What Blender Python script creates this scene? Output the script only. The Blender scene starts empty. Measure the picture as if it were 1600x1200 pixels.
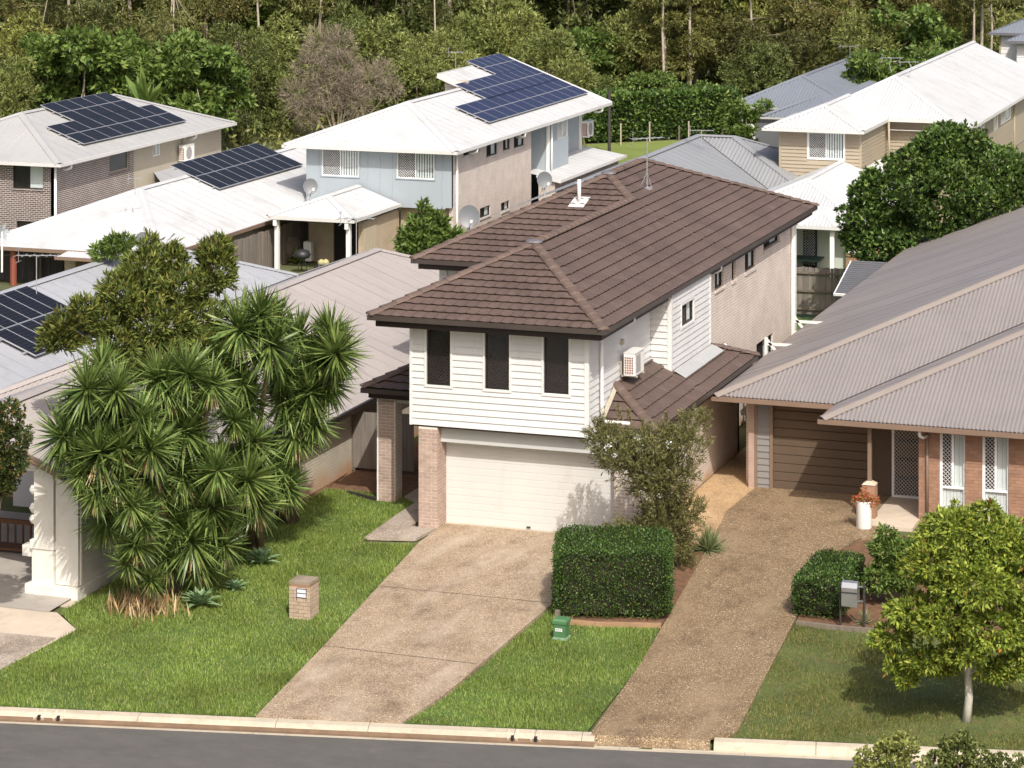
import bpy, math, random
import numpy as np
from mathutils import Vector, Matrix

# ------------------------------------------------------------------ camera, sky, sun, exposure
S = bpy.context.scene
COL = S.collection
YAW = math.atan(1470 / 4200.0)
CAM = Vector((25.2575, -64.8459, 18.0))
cd = bpy.data.cameras.new('camera'); cam = bpy.data.objects.new('camera', cd); COL.objects.link(cam)
cd.sensor_width = 36; cd.lens = 4200 / 1600 * 36; cd.shift_y = -862 / 1600
cd.clip_start = 1; cd.clip_end = 3000
cam.location = CAM; cam.rotation_euler = (math.pi / 2, 0, YAW)
S.camera = cam
SUN_EL, SUN_TH = math.radians(47), math.radians(32)          # height, and angle from -Y towards +X
sdir = Vector((math.sin(SUN_TH) * math.cos(SUN_EL), -math.cos(SUN_TH) * math.cos(SUN_EL), math.sin(SUN_EL)))
W = bpy.data.worlds.new('World'); S.world = W; W.use_nodes = True
wn = W.node_tree; bg = wn.nodes['Background']
sky = wn.nodes.new('ShaderNodeTexSky'); sky.sky_type = 'NISHITA'; sky.sun_disc = False
sky.sun_elevation = SUN_EL; sky.sun_rotation = math.atan2(sdir.x, sdir.y)
sky.dust_density = 5.0; sky.air_density = 0.8; sky.ozone_density = 0.3
wn.links.new(sky.outputs[0], bg.inputs[0]); bg.inputs[1].default_value = 0.15
sl = bpy.data.lights.new('sun', 'SUN'); sl.energy = 3.7; sl.angle = math.radians(0.5); sl.color = (1, .972, .92)
so = bpy.data.objects.new('sun', sl); COL.objects.link(so)
so.rotation_euler = (-sdir).to_track_quat('-Z', 'Y').to_euler(); so.location = (40, -60, 60)
S.view_settings.view_transform = 'Standard'; S.view_settings.look = 'None'
S.view_settings.exposure = 0.20; S.view_settings.gamma = 1
S.view_settings.use_curve_mapping = False

# ------------------------------------------------------------------ where things stand
FX = (-math.sin(YAW), math.cos(YAW)); RX = (math.cos(YAW), math.sin(YAW))
def ray(px, py):
    u = (px - 800) / 4200.; return Vector((u * RX[0] + FX[0], u * RX[1] + FX[1], -(py + 262) / 4200.))
def U(px, py, z=0.):
    r = ray(px, py); return CAM + r * ((z - CAM.z) / r.z)
def UY(px, py, Y):
    r = ray(px, py); return CAM + r * ((Y - CAM.y) / r.y)
def UX(px, py, X):
    r = ray(px, py); return CAM + r * ((X - CAM.x) / r.x)
def UD(px, py, d):
    return CAM + ray(px, py) * d
def yk(x): return -14.55 + .211 * x                       # back edge of the kerb
def zg(x, y):
    k = yk(x)
    if y < -1: return -.3 * min(1., (-1 - y) / (-1 - k))
    if y < 24: return 0.
    if y < 38: return -.95 * (y - 24) / 14
    if y < 100: return -.95 - 1.05 * (y - 38) / 62
    if y < 130: return -2.0
    return -2.0 + (y - 130) * .05
def gp(px, py):
    z = 0.
    for _ in range(8):
        p = U(px, py, z); z = zg(p.x, p.y)
    return U(px, py, z)
rnd = random.Random(7)
NP = np.random.default_rng(11)

# ------------------------------------------------------------------ materials
MATS = {}
def nodes(name):
    m = bpy.data.materials.new(name); m.use_nodes = True
    nt = m.node_tree; b = nt.nodes['Principled BSDF']; MATS[name] = m
    return m, nt, b
def N(nt, t, **k):
    n = nt.nodes.new('ShaderNode' + t)
    for a, v in k.items():
        if a.startswith('i_'):
            n.inputs[a[2:].replace('_', ' ')].default_value = v
        else: setattr(n, a, v)
    return n
def ramp(nt, fac, stops):
    r = N(nt, 'ValToRGB'); e = r.color_ramp.elements
    while len(e) < len(stops): e.new(.5)
    for i, (p, c) in enumerate(stops):
        e[i].position = p; e[i].color = (*c, 1) if len(c) == 3 else c
    nt.links.new(fac, r.inputs[0]); return r
def sc(c, f): return tuple(max(0, min(1, x * f)) for x in c)
def pos(nt, scale=(1, 1, 1)):
    g = N(nt, 'NewGeometry'); mp = N(nt, 'Mapping'); mp.inputs['Scale'].default_value = scale
    nt.links.new(g.outputs['Position'], mp.inputs[0]); return mp.outputs[0]
def bump(nt, b, h, strength=.3, dist=.01):
    n = N(nt, 'Bump'); n.inputs['Strength'].default_value = strength; n.inputs['Distance'].default_value = dist
    nt.links.new(h, n.inputs['Height']); nt.links.new(n.outputs[0], b.inputs['Normal'])
def mix(nt, fac, a, b, mode='MIX'):
    m = N(nt, 'Mix', data_type='RGBA', blend_type=mode)
    for s, v in ((m.inputs[0], fac), (m.inputs[6], a), (m.inputs[7], b)):
        if isinstance(v, (int, float)): s.default_value = v
        elif isinstance(v, tuple): s.default_value = (*v, 1) if len(v) == 3 else v
        else: nt.links.new(v, s)
    return m.outputs[2]
def island(nt):
    g = N(nt, 'NewGeometry'); o = N(nt, 'ObjectInfo'); a = N(nt, 'Math', operation='ADD'); f = N(nt, 'Math', operation='FRACT')
    nt.links.new(g.outputs['Random Per Island'], a.inputs[0]); nt.links.new(o.outputs['Random'], a.inputs[1]); nt.links.new(a.outputs[0], f.inputs[0])
    return f.outputs[0]
def plain(name, c, rough=.55, var=.10, scale=.8, dirt=None, bmp=0, bscale=60, isl=0., metal=0., stretch=(1, 1, 1)):
    m, nt, b = nodes(name)
    p = pos(nt, stretch)
    n1 = N(nt, 'TexNoise', i_Scale=scale, i_Detail=8., i_Roughness=.65); nt.links.new(p, n1.inputs[0])
    r = ramp(nt, n1.outputs[0], [(.3, sc(c, 1 - var)), (.7, sc(c, 1 + var))]); col = r.outputs[0]
    if dirt:
        n2 = N(nt, 'TexNoise', i_Scale=scale * 2.7, i_Detail=10., i_Roughness=.75); nt.links.new(p, n2.inputs[0])
        rr = ramp(nt, n2.outputs[0], [(.52, (0, 0, 0)), (.72, (1, 1, 1))])
        col = mix(nt, rr.outputs[0], col, dirt)
    if isl:
        rr = ramp(nt, island(nt), [(0, (1 - 2 * isl,) * 3), (1, (1, 1, 1))])
        col = mix(nt, 1., col, rr.outputs[0], 'MULTIPLY')
    nt.links.new(col, b.inputs['Base Color']); b.inputs['Roughness'].default_value = rough; b.inputs['Metallic'].default_value = metal
    if bmp:
        n3 = N(nt, 'TexNoise', i_Scale=float(bscale), i_Detail=4.); nt.links.new(p, n3.inputs[0]); bump(nt, b, n3.outputs[0], bmp)
    return m
def brickmat(name, c1, c2, mortar, rough=.85, stain=None, zstain=.5, ms=.007):
    m, nt, b = nodes(name)
    uv = N(nt, 'UVMap'); bt = N(nt, 'TexBrick'); nt.links.new(uv.outputs[0], bt.inputs[0])
    bt.inputs['Color1'].default_value = (*c1, 1); bt.inputs['Color2'].default_value = (*c2, 1); bt.inputs['Mortar'].default_value = (*mortar, 1)
    bt.inputs['Scale'].default_value = 1; bt.inputs['Mortar Size'].default_value = ms; bt.inputs['Mortar Smooth'].default_value = .2
    bt.inputs['Brick Width'].default_value = .24; bt.inputs['Row Height'].default_value = .086; bt.inputs['Bias'].default_value = -.2
    n1 = N(nt, 'TexNoise', i_Scale=1.3, i_Detail=8.); nt.links.new(pos(nt), n1.inputs[0])
    rr = ramp(nt, n1.outputs[0], [(.3, (.82,) * 3), (.7, (1.0,) * 3)])
    col = mix(nt, 1., bt.outputs[0], rr.outputs[0], 'MULTIPLY')
    if stain:
        g = N(nt, 'NewGeometry'); sx = N(nt, 'SeparateXYZ'); nt.links.new(g.outputs[0], sx.inputs[0])
        ad = N(nt, 'MultiplyAdd' if False else 'Math', operation='MULTIPLY_ADD'); nt.links.new(n1.outputs[0], ad.inputs[0]); ad.inputs[1].default_value = -.9; nt.links.new(sx.outputs[2], ad.inputs[2])
        r2 = ramp(nt, ad.outputs[0], [(0, (1, 1, 1)), (max(.01, zstain), (0, 0, 0))])
        ad2 = N(nt, 'Math', operation='ADD'); nt.links.new(ad.outputs[0], ad2.inputs[0]); ad2.inputs[1].default_value = .5; nt.links.new(ad2.outputs[0], r2.inputs[0])
        col = mix(nt, r2.outputs[0], col, mix(nt, .75, col, stain))
    nt.links.new(col, b.inputs['Base Color']); b.inputs['Roughness'].default_value = rough
    inv = N(nt, 'Math', operation='SUBTRACT'); inv.inputs[0].default_value = 1.; nt.links.new(bt.outputs[1], inv.inputs[1])
    bump(nt, b, inv.outputs[0], .7, .008)
    return m
def leafmat(name, stops, trans=.28, rough=.55, tint=None):
    m, nt, b = nodes(name)
    r = ramp(nt, island(nt), [(p, sc(c, 1.62)) for p, c in stops])
    n1 = N(nt, 'TexNoise', i_Scale=.55, i_Detail=3.); nt.links.new(pos(nt), n1.inputs[0])
    rr = ramp(nt, n1.outputs[0], [(.32, (.66, .64, .56)), (.66, (1.0,) * 3)])
    col = mix(nt, 1., r.outputs[0], rr.outputs[0], 'MULTIPLY')
    if tint:
        oi = N(nt, 'ObjectInfo'); col = mix(nt, 1., col, ramp(nt, oi.outputs['Random'], tint).outputs[0], 'MULTIPLY')
    nt.links.new(col, b.inputs['Base Color']); b.inputs['Roughness'].default_value = rough
    b.inputs['Specular IOR Level'].default_value = .35
    t = N(nt, 'BsdfTranslucent'); nt.links.new(col, t.inputs[0]); ms = N(nt, 'MixShader'); ms.inputs[0].default_value = trans
    out = nt.nodes['Material Output']; nt.links.new(b.outputs[0], ms.inputs[1]); nt.links.new(t.outputs[0], ms.inputs[2]); nt.links.new(ms.outputs[0], out.inputs[0])
    return m
def aggmat(name, c, dark, light, wear):
    m, nt, b = nodes(name); p = pos(nt)
    v = N(nt, 'TexVoronoi', i_Scale=52.); nt.links.new(p, v.inputs[0])
    bw = N(nt, 'RGBToBW'); nt.links.new(v.outputs['Color'], bw.inputs[0])
    r = ramp(nt, bw.outputs[0], [(.15, dark), (.45, c), (.75, sc(c, 1.2)), (.93, light)])
    n1 = N(nt, 'TexNoise', i_Scale=.55, i_Detail=9., i_Roughness=.7); nt.links.new(p, n1.inputs[0])
    rr = ramp(nt, n1.outputs[0], [(.32, (.70, .66, .60)), (.5, (.95, .93, .90)), (.68, (1, 1, 1))])
    col = mix(nt, 1., r.outputs[0], rr.outputs[0], 'MULTIPLY')
    n2 = N(nt, 'TexNoise', i_Scale=.8, i_Detail=7.); nt.links.new(pos(nt, (1.3, .28, 1)), n2.inputs[0])
    r2 = ramp(nt, n2.outputs[0], [(.52, (0, 0, 0)), (.72, (.6,) * 3)])
    col = mix(nt, r2.outputs[0], col, wear)
    n4 = N(nt, 'TexNoise', i_Scale=1.7, i_Detail=10., i_Roughness=.7); nt.links.new(pos(nt, (1.0, .55, 1)), n4.inputs[0])
    r4 = ramp(nt, n4.outputs[0], [(.30, (.60, .57, .54)), (.50, (1, 1, 1))]); col = mix(nt, 1., col, r4.outputs[0], 'MULTIPLY')
    nt.links.new(col, b.inputs['Base Color']); b.inputs['Roughness'].default_value = .8
    bump(nt, b, v.outputs['Distance'], .5, .006)
    return m
def woodmat(name, c, var=.35, moss=None):
    m, nt, b = nodes(name)
    p = pos(nt, (9, 9, .7)); n1 = N(nt, 'TexNoise', i_Scale=1.6, i_Detail=8., i_Roughness=.7); nt.links.new(p, n1.inputs[0])
    r = ramp(nt, n1.outputs[0], [(.28, sc(c, 1 - var)), (.55, c), (.75, sc(c, 1 + var))])
    rr = ramp(nt, island(nt), [(0, (.72,) * 3), (1, (1.0,) * 3)])
    col = mix(nt, 1., r.outputs[0], rr.outputs[0], 'MULTIPLY')
    nt.links.new(col, b.inputs['Base Color']); b.inputs['Roughness'].default_value = .85; bump(nt, b, n1.outputs[0], .4, .01)
    return m
def solarmat(name, c, line):
    m, nt, b = nodes(name)
    uv = N(nt, 'UVMap'); bt = N(nt, 'TexBrick'); nt.links.new(uv.outputs[0], bt.inputs[0]); bt.offset = 0
    bt.inputs['Color1'].default_value = (*c, 1); bt.inputs['Color2'].default_value = (*sc(c, 1.15), 1); bt.inputs['Mortar'].default_value = (*line, 1)
    bt.inputs['Scale'].default_value = 1; bt.inputs['Mortar Size'].default_value = .006; bt.inputs['Brick Width'].default_value = .166; bt.inputs['Row Height'].default_value = .166
    nt.links.new(bt.outputs[0], b.inputs['Base Color']); b.inputs['Roughness'].default_value = .3; b.inputs['Specular IOR Level'].default_value = .06
    return m
def glassmat(name):
    m, nt, b = nodes(name)
    t = N(nt, 'BsdfTransparent'); t.inputs[0].default_value = (.95, .97, .97, 1); g = N(nt, 'BsdfGlossy'); g.inputs['Roughness'].default_value = .03
    ms = N(nt, 'MixShader'); ms.inputs[0].default_value = .07
    nt.links.new(t.outputs[0], ms.inputs[1]); nt.links.new(g.outputs[0], ms.inputs[2]); nt.links.new(ms.outputs[0], nt.nodes['Material Output'].inputs[0])
    return m
# ------------------------------------------------------------------ mesh helpers
class MB:
    def __init__(s): s.v = []; s.f = []
    def quad(s, *p):
        i = len(s.v); s.v += [tuple(q) for q in p]; s.f.append(tuple(range(i, i + len(p))))
    def box(s, x0, x1, y0, y1, z0, z1):
        i = len(s.v)
        s.v += [(x0, y0, z0), (x1, y0, z0), (x1, y1, z0), (x0, y1, z0), (x0, y0, z1), (x1, y0, z1), (x1, y1, z1), (x0, y1, z1)]
        s.f += [tuple(i + k for k in q) for q in ((0, 3, 2, 1), (4, 5, 6, 7), (0, 1, 5, 4), (1, 2, 6, 5), (2, 3, 7, 6), (3, 0, 4, 7))]
        return s
    def beam(s, p0, p1, w, h, up=(0, 0, 1)):
        p0, p1 = Vector(p0), Vector(p1); d = (p1 - p0).normalized(); up = Vector(up)
        if abs(d.dot(up)) > .95: up = Vector((0, 1, 0))
        r = d.cross(up).normalized(); u = r.cross(d)
        i = len(s.v)
        for p in (p0, p1):
            for a, b in ((-1, -1), (1, -1), (1, 1), (-1, 1)): s.v.append(tuple(p + r * a * w / 2 + u * b * h / 2))
        s.f += [tuple(i + k for k in q) for q in ((0, 1, 2, 3), (7, 6, 5, 4), (0, 4, 5, 1), (1, 5, 6, 2), (2, 6, 7, 3), (3, 7, 4, 0))]
        return s
    def tube(s, pts, rad, n=6, cap=True):
        pts = [Vector(p) for p in pts]
        if not hasattr(rad, '__len__'): rad = [rad] * len(pts)
        i = len(s.v); prev = None
        for k, p in enumerate(pts):
            d = (pts[min(k + 1, len(pts) - 1)] - pts[max(k - 1, 0)]).normalized()
            ref = Vector((0, 0, 1)) if abs(d.z) < .9 else Vector((1, 0, 0))
            a = d.cross(ref).normalized()
            if prev is not None:
                a = (prev - d * prev.dot(d)).normalized()
            prev = a; b = d.cross(a)
            for j in range(n):
                t = 2 * math.pi * j / n; s.v.append(tuple(p + (a * math.cos(t) + b * math.sin(t)) * rad[k]))
        for k in range(len(pts) - 1):
            for j in range(n):
                s.f.append((i + k * n + j, i + k * n + (j + 1) % n, i + (k + 1) * n + (j + 1) % n, i + (k + 1) * n + j))
        if cap:
            s.f.append(tuple(i + j for j in reversed(range(n)))); s.f.append(tuple(i + (len(pts) - 1) * n + j for j in range(n)))
        return s
    def lathe(s, c, prof, n=16):
        i = len(s.v)
        for r, z in prof:
            for j in range(n):
                t = 2 * math.pi * j / n; s.v.append((c[0] + r * math.cos(t), c[1] + r * math.sin(t), c[2] + z))
        for k in range(len(prof) - 1):
            for j in range(n):
                s.f.append((i + k * n + j, i + k * n + (j + 1) % n, i + (k + 1) * n + (j + 1) % n, i + (k + 1) * n + j))
        s.f.append(tuple(i + j for j in reversed(range(n)))); s.f.append(tuple(i + (len(prof) - 1) * n + j for j in range(n)))
        return s
    def prism(s, poly, z0, z1):
        i = len(s.v); n = len(poly)
        s.v += [(x, y, z0) for x, y in poly] + [(x, y, z1) for x, y in poly]
        s.f.append(tuple(i + j for j in reversed(range(n)))); s.f.append(tuple(i + n + j for j in range(n)))
        for j in range(n): s.f.append((i + j, i + (j + 1) % n, i + n + (j + 1) % n, i + n + j))
        return s
    def slab(s, pts, t):
        pts = [Vector(p) for p in pts]; n = (pts[1] - pts[0]).cross(pts[2] - pts[0]).normalized()
        i = len(s.v); k = len(pts)
        s.v += [tuple(p) for p in pts] + [tuple(p - n * t) for p in pts]
        s.f.append(tuple(range(i, i + k))); s.f.append(tuple(reversed(range(i + k, i + 2 * k))))
        for j in range(k): s.f.append((i + j, i + k + j, i + k + (j + 1) % k, i + (j + 1) % k))
        return s
    def mesh(s, name, mat, smooth=False):
        me = bpy.data.meshes.new(name); me.from_pydata(s.v, [], s.f)
        me.materials.append(MATS[mat] if isinstance(mat, str) else mat)
        if smooth: me.polygons.foreach_set('use_smooth', [True] * len(me.polygons))
        uv(me); me.update(); return me
    def build(s, name, mat, parent=None, smooth=False):
        return link(name, s.mesh(name, mat, smooth), parent)
def uv(me):
    nl = len(me.loops)
    if not nl: return
    co = np.empty(len(me.vertices) * 3, 'f'); me.vertices.foreach_get('co', co); co = co.reshape(-1, 3)
    vi = np.empty(nl, 'i'); me.loops.foreach_get('vertex_index', vi)
    npol = len(me.polygons); nr = np.empty(npol * 3, 'f'); me.polygons.foreach_get('normal', nr); nr = np.abs(nr.reshape(-1, 3))
    tot = np.empty(npol, 'i'); me.polygons.foreach_get('loop_total', tot)
    ax = np.repeat(nr.argmax(1), tot); c = co[vi]
    u = np.where(ax == 0, c[:, 1], c[:, 0]); v = np.where(ax == 2, c[:, 1], c[:, 2])
    l = me.uv_layers.new(name='UVMap'); l.data.foreach_set('uv', np.stack([u, v], 1).ravel().astype('f'))
def link(name, me, parent=None):
    o = bpy.data.objects.new(name, me); COL.objects.link(o)
    if parent is not None:
        o.parent = parent
        if parent.type == 'EMPTY': o.matrix_parent_inverse = Matrix.Translation(-Vector(parent.location))
    return o
def tag(o, label, cat, group=None):
    o['label'] = label; o['category'] = cat
    if group: o['group'] = group
    return o
def thing(name, label, cat, loc=(0, 0, 0), group=None):
    o = bpy.data.objects.new(name, None); COL.objects.link(o); o.location = loc; o.empty_display_size = .2
    return tag(o, label, cat, group)
def struct(o, kind='structure'):
    o['kind'] = kind; return o
def B(*a): return MB().box(*a)

def clip(poly, f):
    out = []
    for i in range(len(poly)):
        a, b = poly[i], poly[(i + 1) % len(poly)]; fa, fb = f(a), f(b)
        if fa >= 0: out.append(a)
        if (fa >= 0) != (fb >= 0):
            t = fa / (fa - fb); out.append(tuple(a[k] + (b[k] - a[k]) * t for k in range(len(a))))
    return out
def drape(name, poly, mat, dz, res=1.0, parent=None, edge=.0):
    mb = MB(); xs = [p[0] for p in poly]; ys = [p[1] for p in poly]
    x = math.floor(min(xs) / res) * res
    while x < max(xs):
        px = clip(clip(poly, lambda p: p[0] - x), lambda p: x + res - p[0])
        y = math.floor(min(ys) / res) * res
        while px and y < max(ys):
            q = clip(clip(px, lambda p: p[1] - y), lambda p: y + res - p[1])
            if len(q) > 2: mb.quad(*[(a, b, zg(a, b) + dz) for a, b in q])
            y += res
        x += res
    if edge:
        for i in range(len(poly)):
            a, b = poly[i], poly[(i + 1) % len(poly)]; n = max(1, int(math.dist(a, b)))
            for k in range(n):
                p = [a[j] + (b[j] - a[j]) * k / n for j in (0, 1)]; q = [a[j] + (b[j] - a[j]) * (k + 1) / n for j in (0, 1)]
                zp, zq = zg(*p) + dz, zg(*q) + dz
                mb.quad((*p, zp - edge), (*q, zq - edge), (*q, zq), (*p, zp))
    return mb.build(name, mat, parent)

# ------------------------------------------------------------------ roofs
def frame(pts, ed):
    pts = [Vector(p) for p in pts]; n = (pts[1] - pts[0]).cross(pts[2] - pts[0]).normalized()
    if n.z < 0: n = -n
    u = Vector(ed).normalized(); v = n.cross(u).normalized()
    if v.z < 0: v = -v
    return pts[0], u, v, n
def sheets(root, pts, ed, mat, pitch=.1, amp=.013, sheet=.8, lap=.004):
    o, u, v, n = frame(pts, ed); P = [((Vector(p) - o).dot(u), (Vector(p) - o).dot(v)) for p in pts]
    u0, u1 = min(p[0] for p in P), max(p[0] for p in P)
    def rng(x):
        x = min(max(x, u0 + 1e-4), u1 - 1e-4); vs = []
        for i in range(len(P)):
            a, b = P[i], P[(i + 1) % len(P)]
            if (a[0] - x) * (b[0] - x) <= 0 and abs(a[0] - b[0]) > 1e-9: vs.append(a[1] + (b[1] - a[1]) * (x - a[0]) / (b[0] - a[0]))
        return min(vs), max(vs)
    k = 0; x = u0
    while x < u1 - 1e-3:
        e = min(u1, x + sheet); st = max(2, int(round((e - x) / (pitch / 4)))); mb = MB(); prev = None
        for j in range(st + 1):
            t = x + (e - x) * j / st; a, b = rng(t); h = amp * math.cos(2 * math.pi * (t - u0) / pitch) + (lap if j == 0 else 0)
            p = o + u * t + n * h; mb.v += [tuple(p + v * a), tuple(p + v * b)]
            if j: i = len(mb.v); mb.f.append((i - 4, i - 2, i - 1, i - 3))
        mb.build('roof_sheet', mat, root, True); x = e; k += 1
def metalcap(root, segs, mat, w=.18, name='ridge_capping', lift=.03):
    for a, b in segs:
        a, b = Vector(a), Vector(b); d = (b - a).normalized(); s = d.cross(Vector((0, 0, 1))).normalized(); up = s.cross(d)
        mb = MB(); prof = ((-w, -.055), (-w * .3, 0.012), (0, .022), (w * .3, .012), (w, -.055))
        for p in (a, b):
            for x, z in prof: mb.v.append(tuple(p + s * x + up * (z + lift)))
        for k in range(4): mb.f.append((k, k + 1, k + 6, k + 5))
        mb.build(name, mat, root)
def gutter(root, pts, mat, h=.12, w=.11, name='gutter', closed=False):
    pts = [Vector(p) for p in pts]; mb = MB()
    segs = list(zip(pts, pts[1:] + ([pts[0]] if closed else [])))[:len(pts) if closed else len(pts) - 1]
    for a, b in segs:
        d = (b - a).normalized() * (w / 2 - .004); mb.beam(a - d, b + d, w, h)
    return mb.build(name, mat, root)
TILE = {}
def tilemesh(w, ln, mat):
    mb = MB(); n = 5
    prof = [.004, .0, -.007, -.004, .006]
    for k in range(n):
        x = .004 + (w - .008) * k / (n - 1)
        mb.v += [(x, -.028 + prof[k] * .6, .058 + prof[k]), (x, ln, .010), (x, -.022 + prof[k] * .6, .036 + prof[k])]
    for k in range(n - 1):
        i = k * 3; mb.f += [(i, i + 3, i + 4, i + 1), (i + 2, i + 5, i + 3, i)]
    mb.f += [(0, 1, 2), ((n - 1) * 3, (n - 1) * 3 + 2, (n - 1) * 3 + 1)]
    return mb.mesh('roof_tile', mat)
def tiled(root, pts, ed, mat, w=.30, g=.33, budget=None, order=None):
    o, u, v, n = frame(pts, ed); P = [((Vector(p) - o).dot(u), (Vector(p) - o).dot(v)) for p in pts]
    key = (w, g)
    if key not in TILE: TILE[key] = tilemesh(w, g, mat)
    us, vs = [p[0] for p in P], [p[1] for p in P]; full = []; rest = MB(); r = 0
    y = min(vs)
    while y < max(vs) - .02:
        off = (r % 2) * w / 2
        x = math.floor((min(us) - off) / w) * w + off
        while x < max(us):
            q = P
            for f in (lambda p: p[0] - x, lambda p: x + w - p[0], lambda p: p[1] - y, lambda p: y + g - p[1]): q = clip(q, f) if q else q
            if len(q) > 2:
                ar = abs(sum(q[i][0] * q[(i + 1) % len(q)][1] - q[(i + 1) % len(q)][0] * q[i][1] for i in range(len(q)))) / 2
                if ar > .995 * w * g: full.append((x, y))
                elif ar > .0015:
                    top = [o + u * a + v * b + n * (.056 - .046 * (b - y) / g) for a, b in q]; bot = [o + u * a + v * b + n * (.036 - .036 * (b - y) / g) for a, b in q]
                    i = len(rest.v); m = len(q); rest.v += [tuple(p) for p in top + bot]; rest.f.append(tuple(range(i, i + m)))
                    for j in range(m): rest.f.append((i + j, i + m + j, i + m + (j + 1) % m, i + (j + 1) % m))
            x += w
        y += g; r += 1
    me = TILE[key]; bv = np.array([q.co[:] for q in me.vertices]); bf = [tuple(p.vertices) for p in me.polygons]
    flip = u.cross(v).dot(n) < 0
    for a, b in sorted(full, key=order) if order else full:
        M = Matrix((( u.x, v.x, n.x, 0), (u.y, v.y, n.y, 0), (u.z, v.z, n.z, 0), (0, 0, 0, 1))); p = o + u * a + v * b
        if budget and budget[0] > 0:
            budget[0] -= 1; t = bpy.data.objects.new('roof_tile', me); COL.objects.link(t); t.parent = root
            t.matrix_parent_inverse = Matrix.Translation(-Vector(root.location)); t.matrix_basis = Matrix.Translation(p) @ M
        else:
            i = len(rest.v); rest.v += [tuple(p + u * c[0] + v * c[1] + n * c[2]) for c in bv]; rest.f += [tuple(i + k for k in f) for f in bf]
    mb = MB(); mb.quad(*[Vector(p) - n * .02 for p in pts]); mb.build('roof_underlay', 'dark_fascia', root)  # underlay coloured dark to deepen the shade in gaps under tile noses
    if rest.v: struct(rest.build('roof_tiles', mat, root), 'stuff')
CAPM = {}
def tilecaps(root, a, b, mat, ln=.39, r=.13):
    if 'c' not in CAPM:
        mb = MB(); n = 6
        for y, rr, dz in ((-.03, r * 1.08, .02), (.0, r * 1.05, .018), (ln, r * .93, 0)):
            for k in range(n + 1):
                t = math.pi * k / n; mb.v.append((rr * math.cos(t) * 1.15, y, rr * math.sin(t) * .62 + dz - .02))
        for s_ in range(2):
            for k in range(n): i = s_ * (n + 1) + k; mb.f.append((i, i + n + 1, i + n + 2, i + 1))
        mb.f.append(tuple(range(n + 1)))
        CAPM['c'] = mb.mesh('ridge_cap', mat, True)
    a, b = Vector(a), Vector(b); d = b - a; L = d.length; d.normalize(); k = max(1, round(L / ln)); s = d.cross(Vector((0, 0, 1))).normalized(); up = s.cross(d)
    M = Matrix(((s.x, d.x, up.x, 0), (s.y, d.y, up.y, 0), (s.z, d.z, up.z, 0), (0, 0, 0, 1)))
    for j in range(k):
        t = bpy.data.objects.new('ridge_cap', CAPM['c']); COL.objects.link(t); t.parent = root
        t.matrix_parent_inverse = Matrix.Translation(-Vector(root.location))
        t.matrix_basis = Matrix.Translation(a + d * (j * L / k) + up * .03) @ M @ Matrix.Diagonal((1, L / k / ln, 1, 1))

# ------------------------------------------------------------------ walls, windows, doors.  face 'Y' looks to -Y at y=c, face 'X' looks to +X at x=c
def P3(face, c, a, z, off=0.):
    return (a, c - off, z) if face == 'Y' else (c + off, a, z)
def fbox(mb, face, c, a0, a1, z0, z1, o0, o1):
    if face == 'Y': mb.box(a0, a1, c - o1, c - o0, z0, z1)
    else: mb.box(c + o0, c + o1, a0, a1, z0, z1)
    return mb
def wall(root, face, c, a0, a1, z0, z1, mat, holes=(), t=.12, name='wall', off=0.):
    A = sorted({a0, a1, *[h[i] for h in holes for i in (0, 1) if a0 < h[i] < a1]}); Z = sorted({z0, z1, *[h[i] for h in holes for i in (2, 3) if z0 < h[i] < z1]})
    mb = MB()
    for i in range(len(A) - 1):
        j = 0
        while j < len(Z) - 1:
            def solid(k): return not any(h[0] <= (A[i] + A[i + 1]) / 2 <= h[1] and h[2] <= (Z[k] + Z[k + 1]) / 2 <= h[3] for h in holes)
            if not solid(j): j += 1; continue
            k = j
            while k + 1 < len(Z) - 1 and solid(k + 1): k += 1
            fbox(mb, face, c, A[i], A[i + 1], Z[j], Z[k + 1], off - t, off); j = k + 1
    return mb.build(name, mat, root)
def boards(root, face, c, a0, a1, z0, z1, mat, step=.172, holes=(), off=0., name='weatherboard', lip=.036):
    nrow = max(1, round((z1 - z0) / step)); st = (z1 - z0) / nrow
    for r in range(nrow):
        za, zb = z0 + r * st, z0 + (r + 1) * st; segs = [(a0, a1)]
        for h in holes:
            if h[2] < (za + zb) / 2 < h[3]:
                ns = []
                for s in segs:
                    if h[1] <= s[0] or h[0] >= s[1]: ns.append(s)
                    else:
                        if h[0] > s[0]: ns.append((s[0], h[0]))
                        if h[1] < s[1]: ns.append((h[1], s[1]))
                segs = ns
        for s in segs:
            mb = MB(); q = []
            for a in s:
                for z, o in ((za + .004, .0), (za, lip), (zb + .01, .006), (zb + .01, 0.)): q.append(P3(face, c, a, z, off + o))
            mb.v = q; mb.f = [(0, 4, 5, 1), (1, 5, 6, 2), (2, 6, 7, 3), (3, 7, 4, 0), (0, 1, 2, 3), (7, 6, 5, 4)]
            if face == 'X': mb.f = [tuple(reversed(f)) for f in mb.f]
            mb.build(name, mat, root)
def screen(parent, face, c, a0, a1, z0, z1, off, mat, d=.075, t=.012, name='security_screen'):
    mb = MB(); w, h = a1 - a0, z1 - z0; n = int((w + h) / d) + 1
    for sgn in (1, -1):
        for k in range(n):
            s = k * d
            if sgn > 0: p = (max(0, s - h), min(h, s)); q = (min(w, s), max(0, s - w))
            else: p = (max(0, s - h), h - min(h, s)); q = (min(w, s), h - max(0, s - w))
            if math.dist(p, q) < .02: continue
            mb.beam(P3(face, c, a0 + p[0], z0 + p[1], off), P3(face, c, a0 + q[0], z0 + q[1], off), t, t * .5)
    return mb.build(name, mat, parent)
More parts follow.
